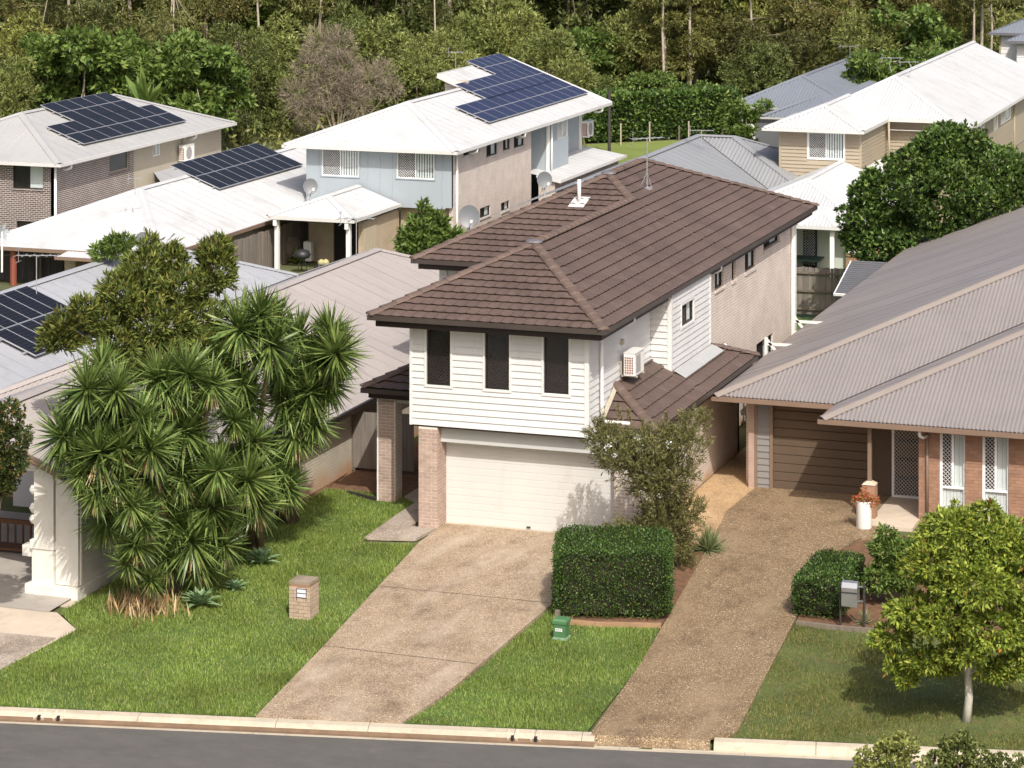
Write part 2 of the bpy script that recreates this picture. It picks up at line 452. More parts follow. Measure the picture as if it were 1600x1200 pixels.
def window(root, face, c, a0, a1, z0, z1, fmat, kind='slide', rec=.06, back='interior', fw=.045, sill=None, smat=None, sz=1):
    """frame set in an opening; kind: slide = screen half and plain half, blinds = screen half and vertical blinds half, full = all screen, plain"""
    f = MB(); o0, o1 = -rec - .03, -rec + .03
    for q in ((a0, a1, z0, z0 + fw), (a0, a1, z1 - fw, z1), (a0, a0 + fw, z0 + fw, z1 - fw), (a1 - fw, a1, z0 + fw, z1 - fw)): fbox(f, face, c, *q, o0, o1)
    m = (a0 + a1) / 2
    if kind not in ('full', 'plain'): fbox(f, face, c, m - fw / 2, m + fw / 2, z0 + fw, z1 - fw, o0 + .005, o1 - .005)
    w = f.build('window', fmat, root)
    fbox(MB(), face, c, a0 + .01, a1 - .01, z0 + .01, z1 - .01, -rec - .09, -rec - .08).build('room_backing', back, w)
    fbox(MB(), face, c, a0 + fw, a1 - fw, z0 + fw, z1 - fw, -rec - .012, -rec - .006).build('pane', 'glass', w)
    if kind in ('slide', 'blinds', 'full'):
        screen(w, face, c, a0 + fw, (a1 - fw) if kind == 'full' else m - fw / 2, z0 + fw, z1 - fw, -rec + .012, smat or fmat, .075 * sz, .012 * sz)
    if kind in ('blinds',):
        x = m + fw; i = 0
        while x < a1 - fw - .06:
            fbox(MB(), face, c, x, x + .085, z0 + fw, z1 - fw, -rec - .05, -rec - .045).build('blind_slat', 'blind', w); x += .125; i += 1
    if kind == 'slide':
        fbox(MB(), face, c, m + fw, a1 - fw, z0 + fw, z1 - fw, -rec - .05, -rec - .045).build('curtain', 'blind', w)
    if sill:
        fbox(MB(), face, c, a0 - .03, a1 + .03, z0 - .07, z0 + .002, -rec - .02, .045).build('sill', sill, w)
    return w
def trim(root, face, c, a0, a1, z0, z1, mat, w=.06, o=(.0, .035), name='window_trim'):
    mb = MB()
    for q in ((a0 - w, a1 + w, z0 - w, z0), (a0 - w, a1 + w, z1, z1 + w), (a0 - w, a0, z0, z1), (a1, a1 + w, z0, z1)): fbox(mb, face, c, *q, *o)
    return mb.build(name, mat, root)
BRK = {}
def bricks(root, face, c, a0, a1, z0, z1, mat, off=0., L=.23, H=.076, gap=.010, holes=(), d=.05, flip=0):
    r = 0; z = z0
    def put(x0, x1, z):
        ln = round(x1 - x0, 3); k = (face, ln, mat, d)
        if k not in BRK: BRK[k] = fbox(MB(), face, 0, 0, ln, 0, H, 0, d).mesh('brick', mat)
        o = bpy.data.objects.new('brick', BRK[k]); COL.objects.link(o); o.parent = root
        if root.type == 'EMPTY': o.matrix_parent_inverse = Matrix.Translation(-Vector(root.location))
        o.location = P3(face, c, x0, z, off + rnd.uniform(-.002, .002))
    while z + H <= z1 + .02:
        st = 0 if (r + flip) % 2 == 0 else L / 2 + gap / 2
        x = a0
        first = True
        while x < a1 - .03:
            e = min(a1, x + (L if not (first and st) else st - gap))
            first = False; segs = [(x, e)]
            for h in holes:
                if h[2] < z + H / 2 < h[3]:
                    ns = []
                    for s0, s1 in segs:
                        if h[1] <= s0 or h[0] >= s1: ns.append((s0, s1))
                        else: ns += [q for q in ((s0, h[0]), (h[1], s1)) if q[1] - q[0] > .03]
                    segs = ns
            for s0, s1 in segs: put(s0, s1, z)
            x = e + gap
        z += H + gap; r += 1
# ------------------------------------------------------------------ palette
plain('white_board', (.62, .616, .604), .5, .04, .9, dirt=(.545, .53, .49), bmp=.05, isl=.02, stretch=(1, 1, .3))
plain('white_paint', (.66, .65, .62), .45, .04, 1.2)
plain('white_pvc', (.78, .77, .73), .35, .03, 1.)
plain('cream_door', (.60, .583, .548), .45, .04, .6, dirt=(.545, .515, .455), stretch=(1, 1, .35))
plain('render_white', (.70, .67, .60), .75, .06, .8, dirt=(.60, .55, .45), bmp=.1)
plain('grey_beam', (.50, .50, .48), .6, .05, 1.)
plain('tile', (.100, .066, .053), .75, .22, .6, dirt=(.140, .098, .080), bmp=.25, bscale=80, isl=.03)
plain('ridge_tile', (.120, .080, .063), .75, .2, 1.2, dirt=(.17, .13, .105), bmp=.25, isl=.06)
plain('lead', (.13, .12, .13), .55, .2, 3.)
plain('brown_gutter', (.055, .043, .037), .4, .15, 1.)
plain('dark_fascia', (.022, .012, .009), .5, .1, 1.)
plain('soffit', (.62, .60, .54), .7, .03, 1.)
plain('bronze_frame', (.018, .014, .012), .4, .1, 1.)
plain('bronze_mesh', (.05, .036, .03), .5, .1, 1.)
plain('interior', (.010, .009, .009), .7, .2, 1.)
plain('blind', (.74, .75, .73), .8, .04, 2.)
plain('alu_white', (.80, .80, .78), .4, .03, 1.)
plain('pipe_red', (.24, .07, .045), .5, .1, 1.)
plain('copper', (.26, .125, .08), .5, .25, 9.)
plain('fin_grey', (.32, .30, .29), .6, .1, 6.)
plain('taupe_roof', (.365, .325, .300), .42, .05, .35, dirt=(.32, .285, .262), isl=.015)
plain('mauve_roof', (.228, .203, .193), .45, .05, .3, dirt=(.20, .178, .168), isl=.015)
plain('mauve_cap', (.25, .212, .185), .45, .06, 1.)
plain('brown_trim', (.20, .135, .095), .5, .08, 1.)
plain('brown_door', (.108, .073, .046), .8, .06, .8)
plain('grey_roof', (.34, .345, .36), .4, .05, .35, dirt=(.28, .285, .29), isl=.02)
plain('bluegrey_roof', (.175, .19, .215), .4, .06, .35)
plain('lightgrey_roof', (.38, .375, .36), .45, .05, .35, dirt=(.33, .325, .31))
plain('white_roof', (.535, .533, .526), .45, .04, .3, dirt=(.42, .412, .395), isl=.03)
plain('white_gutter', (.58, .57, .54), .4, .05, 1.)
plain('grey_gutter', (.40, .40, .39), .4, .08, 1.)
plain('blue_wall', (.325, .367, .393), .6, .05, .6, stretch=(1, 1, .15))
plain('tan_board', (.345, .288, .205), .6, .06, .6, isl=.03)
plain('tan_wall', (.44, .37, .27), .8, .06, .6)
plain('beige_wall', (.40, .355, .275), .8, .05, .6)
plain('grey_board', (.21, .20, .19), .6, .08, 1., isl=.04)
plain('mid_grey_roof', (.25, .255, .26), .42, .05, .35, dirt=(.21, .215, .22), isl=.02)
plain('white_far', (.70, .69, .66), .6, .04, 1.)
plain('garage_grey', (.12, .12, .13), .6, .08, 1.)
plain('pink_brick', (.43, .315, .255), .85, .16, 3., bmp=.3, isl=.09)
plain('orange_brick', (.34, .195, .125), .85, .18, 3., bmp=.3, isl=.12)
plain('mail_brick', (.47, .36, .26), .85, .15, 3., bmp=.3, isl=.1, dirt=(.36, .25, .16))
plain('mortar', (.68, .61, .52), .9, .1, 4.)
plain('mortar_dark', (.27, .16, .10), .9, .1, 4.)
brickmat('side_brick', (.60, .495, .415), (.54, .44, .365), (.78, .73, .66), stain=(.42, .22, .09), zstain=.35, ms=.010)
brickmat('cream_brick', (.60, .53, .42), (.56, .50, .40), (.43, .36, .27), stain=(.42, .19, .07), zstain=.55)
brickmat('dark_brick', (.115, .082, .075), (.165, .128, .118), (.60, .55, .50), ms=.011)
brickmat('yellow_brick', (.52, .41, .29), (.47, .37, .26), (.40, .32, .23))
brickmat('tan_brick', (.34, .215, .11), (.30, .19, .10), (.25, .17, .10))
brickmat('far_brick', (.58, .49, .425), (.52, .44, .38), (.66, .60, .54))
woodmat('paling', (.23, .195, .165)); woodmat('dark_paling', (.085, .075, .068)); woodmat('rail', (.20, .165, .12)); woodmat('bench_wood', (.13, .055, .025), .3)
plain('dark_timber', (.03, .024, .02), .7, .2, 4.)
aggmat('aggregate', (.345, .260, .176), (.17, .118, .075), (.70, .62, .50), (.46, .38, .29))
aggmat('aggregate_dark', (.225, .155, .084), (.085, .055, .028), (.66, .56, .40), (.29, .21, .125))
aggmat('aggregate_grey', (.36, .30, .25), (.20, .16, .13), (.60, .55, .48), (.44, .38, .31))
aggmat('gravel', (.44, .30, .165), (.25, .15, .075), (.62, .50, .34), (.47, .34, .20))
plain('kerb_concrete', (.47, .405, .305), .85, .14, 1.3, dirt=(.35, .28, .19), bmp=.2)
plain('channel_stain', (.15, .095, .055), .8, .25, 3.)
plain('joint', (.05, .035, .022), .9, .2, 5.)
plain('concrete_path', (.52, .435, .34), .85, .12, 1., dirt=(.42, .33, .24), bmp=.2)
plain('concrete_grey', (.36, .325, .28), .85, .12, .8, dirt=(.27, .24, .20), bmp=.2)
plain('asphalt', (.098, .091, .082), .85, .16, 1.1, dirt=(.122, .112, .099), bmp=.9, bscale=70, stretch=(1, 1.6, 1))
plain('soil', (.085, .098, .032), .95, .35, .25, dirt=(.11, .088, .045), bmp=.4, bscale=12)
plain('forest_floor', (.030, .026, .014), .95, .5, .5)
plain('mulch', (.135, .068, .035), .95, .45, 5., dirt=(.22, .13, .07), bmp=.6, bscale=25)
plain('turf', (.070, .118, .022), .95, .3, .9, dirt=(.125, .12, .04), bmp=.4, bscale=30)
plain('turf_dry', (.080, .098, .024), .95, .35, .9, dirt=(.17, .115, .05), bmp=.4, bscale=30)
plain('mown', (.15, .19, .035), .95, .2, .3, dirt=(.18, .19, .05))
plain('box_green', (.07, .17, .07), .5, .08, 3.)
plain('pale_green', (.25, .38, .27), .6, .1, 3.)
plain('steel', (.48, .48, .48), .35, .08, 4., metal=.8)
plain('post_dark', (.045, .04, .036), .5, .1, 2.)
plain('antenna', (.42, .42, .42), .4, .1, 3., metal=.5)
plain('dish', (.135, .142, .15), .45, .06, 1.5)
plain('black_plastic', (.02, .02, .021), .5, .2, 3.)
plain('pot_grey', (.11, .085, .07), .8, .3, 3.)
plain('lemon', (.42, .40, .18), .6, .1, 3.)
plain('cloth_blue', (.05, .08, .15), .9, .2, 5.)
plain('green_mesh', (.025, .06, .05), .8, .2, 5.)
plain('mint_wall', (.50, .54, .46), .8, .03, 1.)
plain('terracotta', (.33, .20, .11), .85, .2, 2.)
plain('bark', (.16, .125, .09), .9, .3, 4., bmp=.5); plain('bark_pale', (.40, .34, .26), .9, .25, 2., bmp=.4); plain('bark_white', (.52, .48, .40), .9, .2, 3., bmp=.4)
plain('yucca_bark', (.19, .13, .08), .95, .3, 5., bmp=.6)
plain('dead_twig', (.23, .185, .135), .9, .4, 1.5)
plain('outlet_shade', (.012, .010, .009), .9, .1, 4.)  # near-black colour for the shade inside the kerb outlets
plain('name_plate', (.66, .66, .70), .4, .05, 3.)
plain('print_dark', (.04, .04, .045), .6, .05, 3.)
solarmat('solar', (.005, .005, .008), (.06, .06, .07)); solarmat('solar_sky_tint', (.018, .022, .055), (.035, .04, .08))  # second material: blue sky reflection put into the cell colour
plain('solar_frame', (.42, .42, .44), .4, .05, 1., metal=.4); plain('solar_edge', (.03, .02, .02), .6, .1, 1.)
glassmat('glass')
leafmat('yucca_leaf', [(0, (.036, .062, .015)), (.5, (.088, .132, .032)), (1, (.185, .235, .07))], .2, .42)
leafmat('dry_leaf', [(0, (.20, .12, .055)), (.6, (.34, .235, .12)), (1, (.46, .36, .22))], .2)
leafmat('olive_leaf', [(0, (.036, .050, .012)), (.45, (.084, .112, .024)), (.85, (.190, .215, .048)), (1, (.16, .12, .04))], .25)
leafmat('hedge_leaf', [(0, (.010, .022, .005)), (.5, (.030, .062, .012)), (.85, (.070, .125, .022)), (.97, (.12, .18, .04)), (1, (.14, .09, .04))], .2, .5)
leafmat('needle_leaf', [(0, (.055, .055, .018)), (.5, (.118, .118, .040)), (1, (.21, .20, .08))], .25)
leafmat('lime_leaf', [(0, (.055, .090, .014)), (.4, (.140, .190, .026)), (.8, (.260, .305, .045)), (.985, (.34, .36, .07)), (1, (.30, .06, .02))], .35)
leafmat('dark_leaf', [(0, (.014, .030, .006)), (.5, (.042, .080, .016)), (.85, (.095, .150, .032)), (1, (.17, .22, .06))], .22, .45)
leafmat('fresh_leaf', [(0, (.035, .062, .012)), (.5, (.082, .135, .026)), (1, (.165, .215, .055))], .3)
leafmat('bush_leaf', [(0, (.075, .088, .026)), (.5, (.165, .182, .055)), (1, (.275, .285, .105))], .28, tint=[(0, (.58, .66, .58)), (.3, (.95, 1, .9)), (.6, (1, .98, .76)), (.8, (.74, .82, .68)), (1, (1, 1, .95))])
leafmat('gum_leaf', [(0, (.055, .062, .020)), (.5, (.125, .132, .044)), (1, (.22, .215, .085))], .25, tint=[(0, (.58, .66, .58)), (.3, (.95, 1, .9)), (.6, (1, .98, .76)), (.8, (.74, .82, .68)), (1, (1, 1, .95))])
leafmat('deep_leaf', [(0, (.032, .042, .013)), (.5, (.085, .102, .030)), (1, (.155, .170, .055))], .2, tint=[(0, (.58, .66, .58)), (.3, (.95, 1, .9)), (.6, (1, .98, .76)), (.8, (.74, .82, .68)), (1, (1, 1, .95))])  # darker leaf colours than the other forest trees
leafmat('brown_leaf', [(0, (.060, .058, .018)), (.5, (.128, .122, .040)), (.85, (.15, .15, .05)), (1, (.26, .18, .09))], .25, tint=[(0, (.58, .66, .58)), (.3, (.95, 1, .9)), (.6, (1, .98, .76)), (.8, (.74, .82, .68)), (1, (1, 1, .95))])
leafmat('agave_leaf', [(0, (.10, .17, .085)), (1, (.20, .29, .15))], .12, .5)
leafmat('tuft_leaf', [(0, (.09, .12, .05)), (1, (.25, .28, .14))], .2)
leafmat('red_leaf', [(0, (.30, .05, .02)), (.5, (.36, .12, .05)), (.7, (.10, .10, .03)), (1, (.14, .14, .04))], .25)
leafmat('shrub_leaf', [(0, (.018, .030, .008)), (.5, (.040, .060, .016)), (.9, (.085, .105, .030)), (1, (.32, .15, .05))], .2, .4)
leafmat('banana_leaf', [(0, (.07, .12, .025)), (1, (.15, .21, .05))], .3)
leafmat('grass_blade', [(0, (.072, .105, .016)), (.5, (.140, .205, .032)), (.88, (.215, .270, .065)), (1, (.34, .32, .16))], .3, .6)
leafmat('grass_blade_dry', [(0, (.060, .078, .015)), (.5, (.115, .142, .027)), (.86, (.18, .172, .050)), (1, (.30, .21, .10))], .3, .6)

# ------------------------------------------------------------------ ground, road, kerb
gx = sorted({*np.arange(-70, 71, 4).tolist(), -900, -500, -300, -180, -110, 110, 180, 300, 500, 900})
gy = sorted({*np.arange(-24, 136, 4).tolist(), -600, -200, -80, -40, 170, 220, 300, 600, 1200})
mb = MB()
for y in gy:
    for x in gx: mb.v.append((x, y, (zg(x, min(y, 300)) if y > -22 else -.3) - .05 - (.45 if y < yk(x) + .3 else 0)))
for j in range(len(gy) - 1):
    for i in range(len(gx) - 1):
        k = j * len(gx) + i; mb.f.append((k, k + 1, k + len(gx) + 1, k + len(gx)))
struct(mb.build('ground', 'soil', None, True))
drape_floor = MB()
fl = [(-160, 101), (-30, 96), (-18, 106), (60, 112), (160, 120), (160, 300), (-160, 300)]
struct(drape('forest_ground', fl, 'forest_floor', -.02, 6.))
KD = Vector((1, .211, 0)).normalized(); KN = Vector((KD.y, -KD.x, 0))       # along the kerb, and towards the road
def kp(x, o, z): return Vector((x, yk(x), 0)) + KN * o + Vector((0, 0, z))
mb = MB(); mb.quad(kp(-60, .60, -.432), kp(-60, 30, -.5), kp(60, 30, -.5), kp(60, .60, -.432)); struct(mb.build('road', 'asphalt'))
kerb = bpy.data.objects.new('kerb', None); COL.objects.link(kerb); struct(kerb)
prof = [(-.0, -.55), (0., -.298), (.03, -.290), (.24, -.300), (.34, -.355), (.385, -.425), (.40, -.55)]
chan = [(.385, -.55), (.385, -.438), (.44, -.447), (.50, -.440), (.62, -.428), (.62, -.55)]
def extr(pr, x0, x1, name, mat):
    mb = MB(); n = len(pr)
    for x in (x0, x1):
        for o, z in pr: mb.v.append(tuple(kp(x, o, z)))
    for i in range(n): mb.f.append((i, (i + 1) % n, n + (i + 1) % n, n + i))
    mb.f += [tuple(reversed(range(n))), tuple(range(n, 2 * n))]
    return mb.build(name, mat, kerb)
xk = [U(p, 1110 + p * .045, -.31).x for p in (-330, -110, 213, 428, 572, 797, 832, 905, 925)]
xk[5] = xk[6] - .42; xk2 = [U(p, 1158 + (p - 1110) * .04, -.31).x for p in (1112, 1272, 1480, 1690, 1900)]
for L in (xk, xk2):
    for a, b in zip(L, L[1:]): extr(prof, a + .006, b - .006, 'kerb_stone', 'kerb_concrete')
xa = xk[0]
while xa < xk2[-1]: extr(chan, xa + .004, xa + 2.45, 'channel_stone', 'kerb_concrete'); xa += 2.454
extr([(.352, -.5), (.352, -.371), (.36, -.383), (.390, -.428), (.44, -.442), (.475, -.4405), (.475, -.5)], xk[0], xk[-1], 'channel_dirt', 'channel_stain')
for px in (60, 90, 797, 833):
    x = U(px, 1112 + .045 * px, -.33).x
    mb = MB(); mb.prism([tuple(kp(x - .03, .22, 0))[:2], tuple(kp(x + .03, .22, 0))[:2], tuple(kp(x + .03, .388, 0))[:2], tuple(kp(x - .03, .388, 0))[:2]], -.44, -.332)
    mb.build('drain_outlet', 'outlet_shade', kerb)  # solid dark block stands for the shaded hollow of the outlet
    mb = MB()
    for s in (-.085, .085): mb.beam(kp(x + s, .12, -.30), kp(x + s, .39, -.40), .05, .07)
    mb.build('outlet_edge', 'kerb_concrete', kerb)

def G(*pp): return [tuple(gp(a, b))[:2] for a, b in pp]
kb = lambda px: (lambda p: (p.x, yk(p.x) + .01))(U(px, 1103 + .045 * px, -.3))
drv = [kb(400), kb(628)] + G((700, 1083), (780, 1015), (862, 946), (864, 900)) + [(5.2, -3.2), (5.2, .62), (.5, .62)] + G((697, 818), (653, 851), (505, 1012))
drv[-3] = (.5, .55)
d1 = struct(drape('driveway', drv, 'aggregate', .035, .8, edge=.08))
for (a, b) in (((505, 1011), (745, 1040)), ((595, 918), (863, 945))):
    p, q = gp(*a), gp(*b); mb = MB(); n = 12
    for k in range(n):
        s, e = p.lerp(q, k / n), p.lerp(q, (k + 1) / n); w = Vector((0, .011, 0))
        mb.quad(*[(v.x, v.y, zg(v.x, v.y) + .039) for v in (s - w, e - w, e + w, s + w)])
    mb.build('expansion_joint', 'joint', d1)
path = [(-.93, -1.42), (.36, -1.12), (.49, .0), (-.22, .0), (-.22, 9), (-1.5, 9), (-1.5, 2.75), (-1.0, 2.3), (-1.0, 1.2)]
struct(drape('footpath', path, 'aggregate_grey', .040, .8, edge=.07))
struct(drape('side_gravel_bed', [(-3.9, 3.0), (-2.1, 3.0), (-1.5, 3.0), (-1.5, 9), (-4.1, 9)], 'mulch', .012, 1.))
drv2 = [kb(925), kb(1110)] + G((1150, 1148), (1245, 965), (1298, 868), (1345, 842), (1390, 838)) + [(11.0, 5.2), (10.9, 7.2), (7.2, 7.0)] + G((1135, 800), (1112, 848), (1085, 895), (1000, 1040))
struct(drape('neighbour_driveway', drv2, 'aggregate_dark', .032, .8, edge=.09))
mb = MB(); xa_, xb_ = kb(925)[0], kb(1110)[0]
for k in range(8):
    a, b = xa_ + (xb_ - xa_) * k / 8, xa_ + (xb_ - xa_) * (k + 1) / 8
    for (o0, z0), (o1, z1) in (((-.01, -.268), (.2, -.285)), ((.2, -.285), (.40, -.43))): mb.quad(kp(a, o0, z0), kp(a, o1, z1), kp(b, o1, z1), kp(b, o0, z0))
struct(mb.build('driveway_apron', 'aggregate_dark'))
struct(drape('gravel_strip', [(6.0, 2.0), (7.4, .5), (7.5, 7.4), (7.2, 14), (5.7, 14), (5.75, 3)], 'gravel', .016, .8))
struct(drape('porch_slab', [(10.9, 4.0), (12.1, 4.0), (12.1, 7.2), (10.9, 7.2)], 'concrete_path', .045, .8, edge=.1))
lawn_l = [(-9.4, yk(-9.4)), kb(398)] + G((503, 1012), (650, 853), (566, 849)) + [(-1.02, 1.2), (-1.05, 2.3), (-1.5, 2.95), (-3.9, 2.95)] + G((450, 806)) + [(-3.95, -.3), (-5.35, -.4), (-5.3, -9.3)] + G((120, 985), (0, 1048)) + [(-9.4, -12.9)]
lawn_m = [kb(631), kb(917)] + G((1000, 1040), (1033, 980), (930, 978), (866, 962), (864, 949), (782, 1018), (702, 1086))
lawn_r = [kb(1142), kb(1800)] + G((1800, 990), (1560, 1000), (1370, 988), (1243, 974))
TURF = []
for nm, pl, m in (('lawn', lawn_l, 'turf'), ('lawn', lawn_m, 'turf'), ('lawn', lawn_r, 'turf_dry')):
    TURF.append(struct(drape(nm, pl, m, .006, .8)))
struct(drape('garden_bed', G((866, 960), (930, 977), (1033, 979), (1088, 895), (1112, 845)) + [(6.5, 3), (5.72, 3.2), (5.72, .7), (5.22, .5), (5.2, -3.2)], 'mulch', .014, .8))
struct(drape('garden_bed', G((1243, 974), (1370, 988), (1560, 1000), (1800, 990)) + [(19, 5.0), (12.2, 5.0)] + G((1436, 835), (1345, 846), (1298, 868)), 'mulch', .014, .8))
struct(drape('garden_bed', G((196, 940), (210, 982), (330, 890), (450, 806)) + [(-3.9, 2.95), (-4.05, 5.), (-4.1, -1)], 'mulch', .016, .8))
struct(drape('portico_path', G((0, 1048), (120, 985)) + [(-5.4, -9.3), (-9.5, -9.3), (-9.5, -12.7)], 'concrete_path', .012, 1.))
struct(drape('portico_floor', [(-5.6, -9.35), (-5.6, -2), (-20, -2), (-20, -9.35)], 'concrete_grey', .02, 1.))
struct(drape('pebble_path', G((0, 1048), (88, 998)) + [(-9.5, -11.2), (-9.5, -14.6)] + G((-60, 1078)), 'aggregate_grey', .022, 1.))
struct(drape('back_lawn', [(1.0, 24), (8, 24), (8, 45), (-3.5, 45), (-3.5, 25)], 'turf', .01, 2.))
struct(drape('park_lawn', [(-30, 84), (-8, 84), (-8, 104), (-19.6, 106), (-27, 99.4)], 'mown', .015, 3.))
# timber and stone edges of the beds
for nm, pp, w, h, m in (('bed_edging', ((885, 975), (930, 979), (1033, 981)), .12, .12, 'terracotta'), ('bed_edging', ((1245, 977), (1310, 985), (1372, 990)), .10, .13, 'rail'), ('bed_edging', ((543, 772), (588, 783)), .1, .1, 'dark_timber')):
    mb = MB(); q = [gp(*a) for a in pp]
    for a, b in zip(q, q[1:]): mb.beam(a + Vector((0, 0, .04)), b + Vector((0, 0, .04)), w, h)
    tag(mb.build(nm, m), {885: 'low terracotta edging in front of the box hedge', 1245: 'weathered timber edging in front of the neighbour\'s garden bed', 543: 'dark timber edging between gravel and lawn by porch pillar'}[pp[0][0]], 'edging')
# ------------------------------------------------------------------ the two-storey house in the middle
H0 = thing('two_storey_house', 'two-storey white weatherboard and brick house with brown tiled hip roof', 'house', (0, 0, 0))
ZE = 5.55
A1 = (2.1, 3.1, 7.02); J1 = (2.1, 12.1, 7.02); A2 = (.95, 13.5, 7.56); A3 = (.95, 17.2, 7.56)
ex, ey, xl, yb, xl2, yl2 = 5.22, -.66, -1.09, 23.0, -3.36, 8.2
budget = [230]
tiled(H0, [(xl, ey, ZE), (ex, ey, ZE), A1], (1, 0, 0), 'tile', .30, .335, budget)
tiled(H0, [(ex, ey, ZE), (ex, J1[1], ZE), J1, A1], (0, 1, 0), 'tile', .30, .335, budget, order=lambda q: q[0] + q[1] * .0)
budget2 = [30]
tiled(H0, [(ex, J1[1], ZE), (ex, yb, ZE), A3, A2, J1], (0, 1, 0), 'tile', .30, .335)
zj = ZE + (J1[1] - yl2) * (A2[2] - ZE) / (A2[1] - yl2)
tiled(H0, [(xl2, yl2, ZE), (xl, yl2, ZE), (2.1, 12.1, zj), A2], (1, 0, 0), 'tile', .30, .335, budget2)
mb = MB(); mb.quad((xl, yl2 + .5, ZE), (xl, ey, ZE), A1, J1); mb.quad((xl2, yb, ZE), (xl2, yl2, ZE), A2, A3); mb.quad((ex, yb, ZE), (xl2, yb, ZE), A3); mb.build('roof_far_slopes', 'tile', H0)
for a, b in (((xl, ey, ZE), A1), ((ex, ey, ZE), A1), (A1, J1), ((xl2, yl2, ZE), A2), (J1, A2), (A2, A3), ((ex, yb, ZE), A3)):
    tilecaps(H0, a, b, 'ridge_tile')
for p in (A1, A2):
    mb = MB(); c = Vector(p) + Vector((0, 0, .10)); mb.lathe((c.x, c.y, c.z - .06), [(.24, 0), (.2, .05), (.1, .075), (.02, .08)], 10); mb.build('ridge_flashing', 'lead', H0)
gz = 5.50
gutter(H0, [(xl, yl2 + .3, gz), (xl, ey, gz), (ex, ey, gz), (ex, yb, gz)], 'brown_gutter', .13, .12)
gutter(H0, [(xl2, yb, gz), (xl2, yl2, gz), (xl - .06, yl2, gz)], 'brown_gutter', .13, .12)
mb = MB(); t = .012
for a, b in (((xl + .12, ey + .12), (ex - .12, ey + .12)), ((ex - .12, ey + .145), (ex - .12, yb)), ((xl + .12, ey + .145), (xl + .12, yl2)), ((xl2 + .12, yl2 + .12), (xl + .1, yl2 + .12)), ((xl2 + .12, yl2 + .145), (xl2 + .12, yb))):
    mb.beam((*a, 5.36), (*b, 5.36), .04, .2)
mb.build('fascia', 'dark_fascia', H0)
mb = MB(); mb.box(xl + .14, ex - .14, ey + .14, yl2 + .3, 5.285, 5.300); mb.box(xl2 + .14, ex - .141, yl2 + .301, yb - .1, 5.2855, 5.3005); mb.build('soffit', 'soffit', H0)
# upper front wall of boards
wz0, wz1, wx0, wx1 = 2.68, 5.285, -.24, 4.6
def wr(px0, px1, pz0, pz1):
    a = UY(px0, pz1, 0); b = UY(px1, pz1, 0); return (a.x, b.x, UY((px0 + px1) / 2, pz1, 0).z, 5.20)
fw = [wr(667, 704, 0, 602), wr(758, 796, 0, 609), wr(850, 889, 0, 616)]
hb = [(a - .06, b + .06, c - .06, 5.30) for a, b, c, d in fw]
wall(H0, 'Y', 0, wx0, wx1, wz0, wz1, 'white_board', fw, .14, 'wall_upper_front', -.012)
boards(H0, 'Y', 0, wx0 + .07, wx1 - .09, wz0, wz1, 'white_board', .174, hb, -.011)
for a, b, c, d in fw:
    window(H0, 'Y', 0, a, b, c, d, 'bronze_frame', 'full', .05, fw=.035, smat='bronze_mesh', sz=1.15)
    trim(H0, 'Y', 0, a, b, c, d, 'white_paint', .06, (-.01, .034))
B(wx0, wx0 + .07, -.03, .3, wz0 - .01, wz1).build('corner_post', 'white_paint', H0); B(wx1 - .09, wx1 + .03, -.03, .06, wz0 - .01, wz1).build('corner_post', 'white_paint', H0)
MB().box(wx0 + .01, wx1, .0, .42, wz0 - .045, wz0 - .002).build('overhang_soffit', 'dark_fascia', H0)
# right side, boards with a bay
bx = 5.18; by0, by1 = 5.6, 9.7
wall(H0, 'X', 4.6, .06, by0, 2.7, wz1, 'white_board', (), .14, 'wall_upper_side', -.012); boards(H0, 'X', 4.6, .06, by0, 2.7, wz1, 'white_board', .174, (), -.011)
wall(H0, 'Y', by0, 4.6, bx, 3.0, wz1, 'white_board', (), .1, 'bay_return', -.012); boards(H0, 'Y', by0, 4.62, bx - .05, 3.0, wz1, 'white_board', .174, (), -.011)
q0, q1 = UX(1064, 512, bx), UX(1083, 502, bx)
bw = (q0.y, q1.y, q0.z, 4.95)
wall(H0, 'X', bx, by0, by1, 3.0, 5.36, 'white_board', [bw], .14, 'bay_wall', -.012)
boards(H0, 'X', bx, by0 + .08, by1 - .09, 3.0, 5.36, 'white_board', .174, [(bw[0] - .06, bw[1] + .06, bw[2] - .06, bw[3] + .06)], -.011)
for q in ((bx - .09, bx + .03, by0 - .03, by0 + .08), (bx - .09, bx + .03, by1 - .09, by1 + .02), (bx - .3, bx - .09, by1 - .02, by1 + .019)): B(*q, 3.0, 5.36).build('corner_post', 'white_paint', H0)
window(H0, 'X', bx, *bw, 'bronze_frame', 'slide', .05, smat='bronze_mesh'); trim(H0, 'X', bx, *bw, 'white_paint', .06, (-.01, .034))
# brick side wall with windows
sx = 4.86; ye = 21.1
ws = []
for p0, p1, pb in ((1117, 1131, 455), (1143.5, 1149.5, 440), (1164, 1181, 427), (1193, 1218, 392)):
    a, b = UX(p0, pb, sx), UX(p1, pb - .62 * (p1 - p0), sx); ws.append((a.y, b.y, (a.z + b.z) / 2, 5.15))
lowd = UX(1182, 560, sx).y, UX(1208, 530, sx).y
wall(H0, 'X', sx, by1, ye, 0, 5.3, 'side_brick', ws + [(lowd[0], lowd[1], 0.05, 2.1)], .2, 'side_wall')
for i, w in enumerate(ws):
    window(H0, 'X', sx, *w, 'bronze_frame', 'slide' if i != 1 else 'plain', .1, sill='side_brick')
window(H0, 'X', sx, lowd[0], lowd[1], .05, 2.1, 'bronze_frame', 'slide', .1)
mb = MB(); mb.box(-2.75, sx - .2, ye - .2, ye, 0, 5.3); mb.box(-2.76, -2.56, 8.9, ye - .2, 0, 5.3); mb.build('rear_walls', 'side_brick', H0)
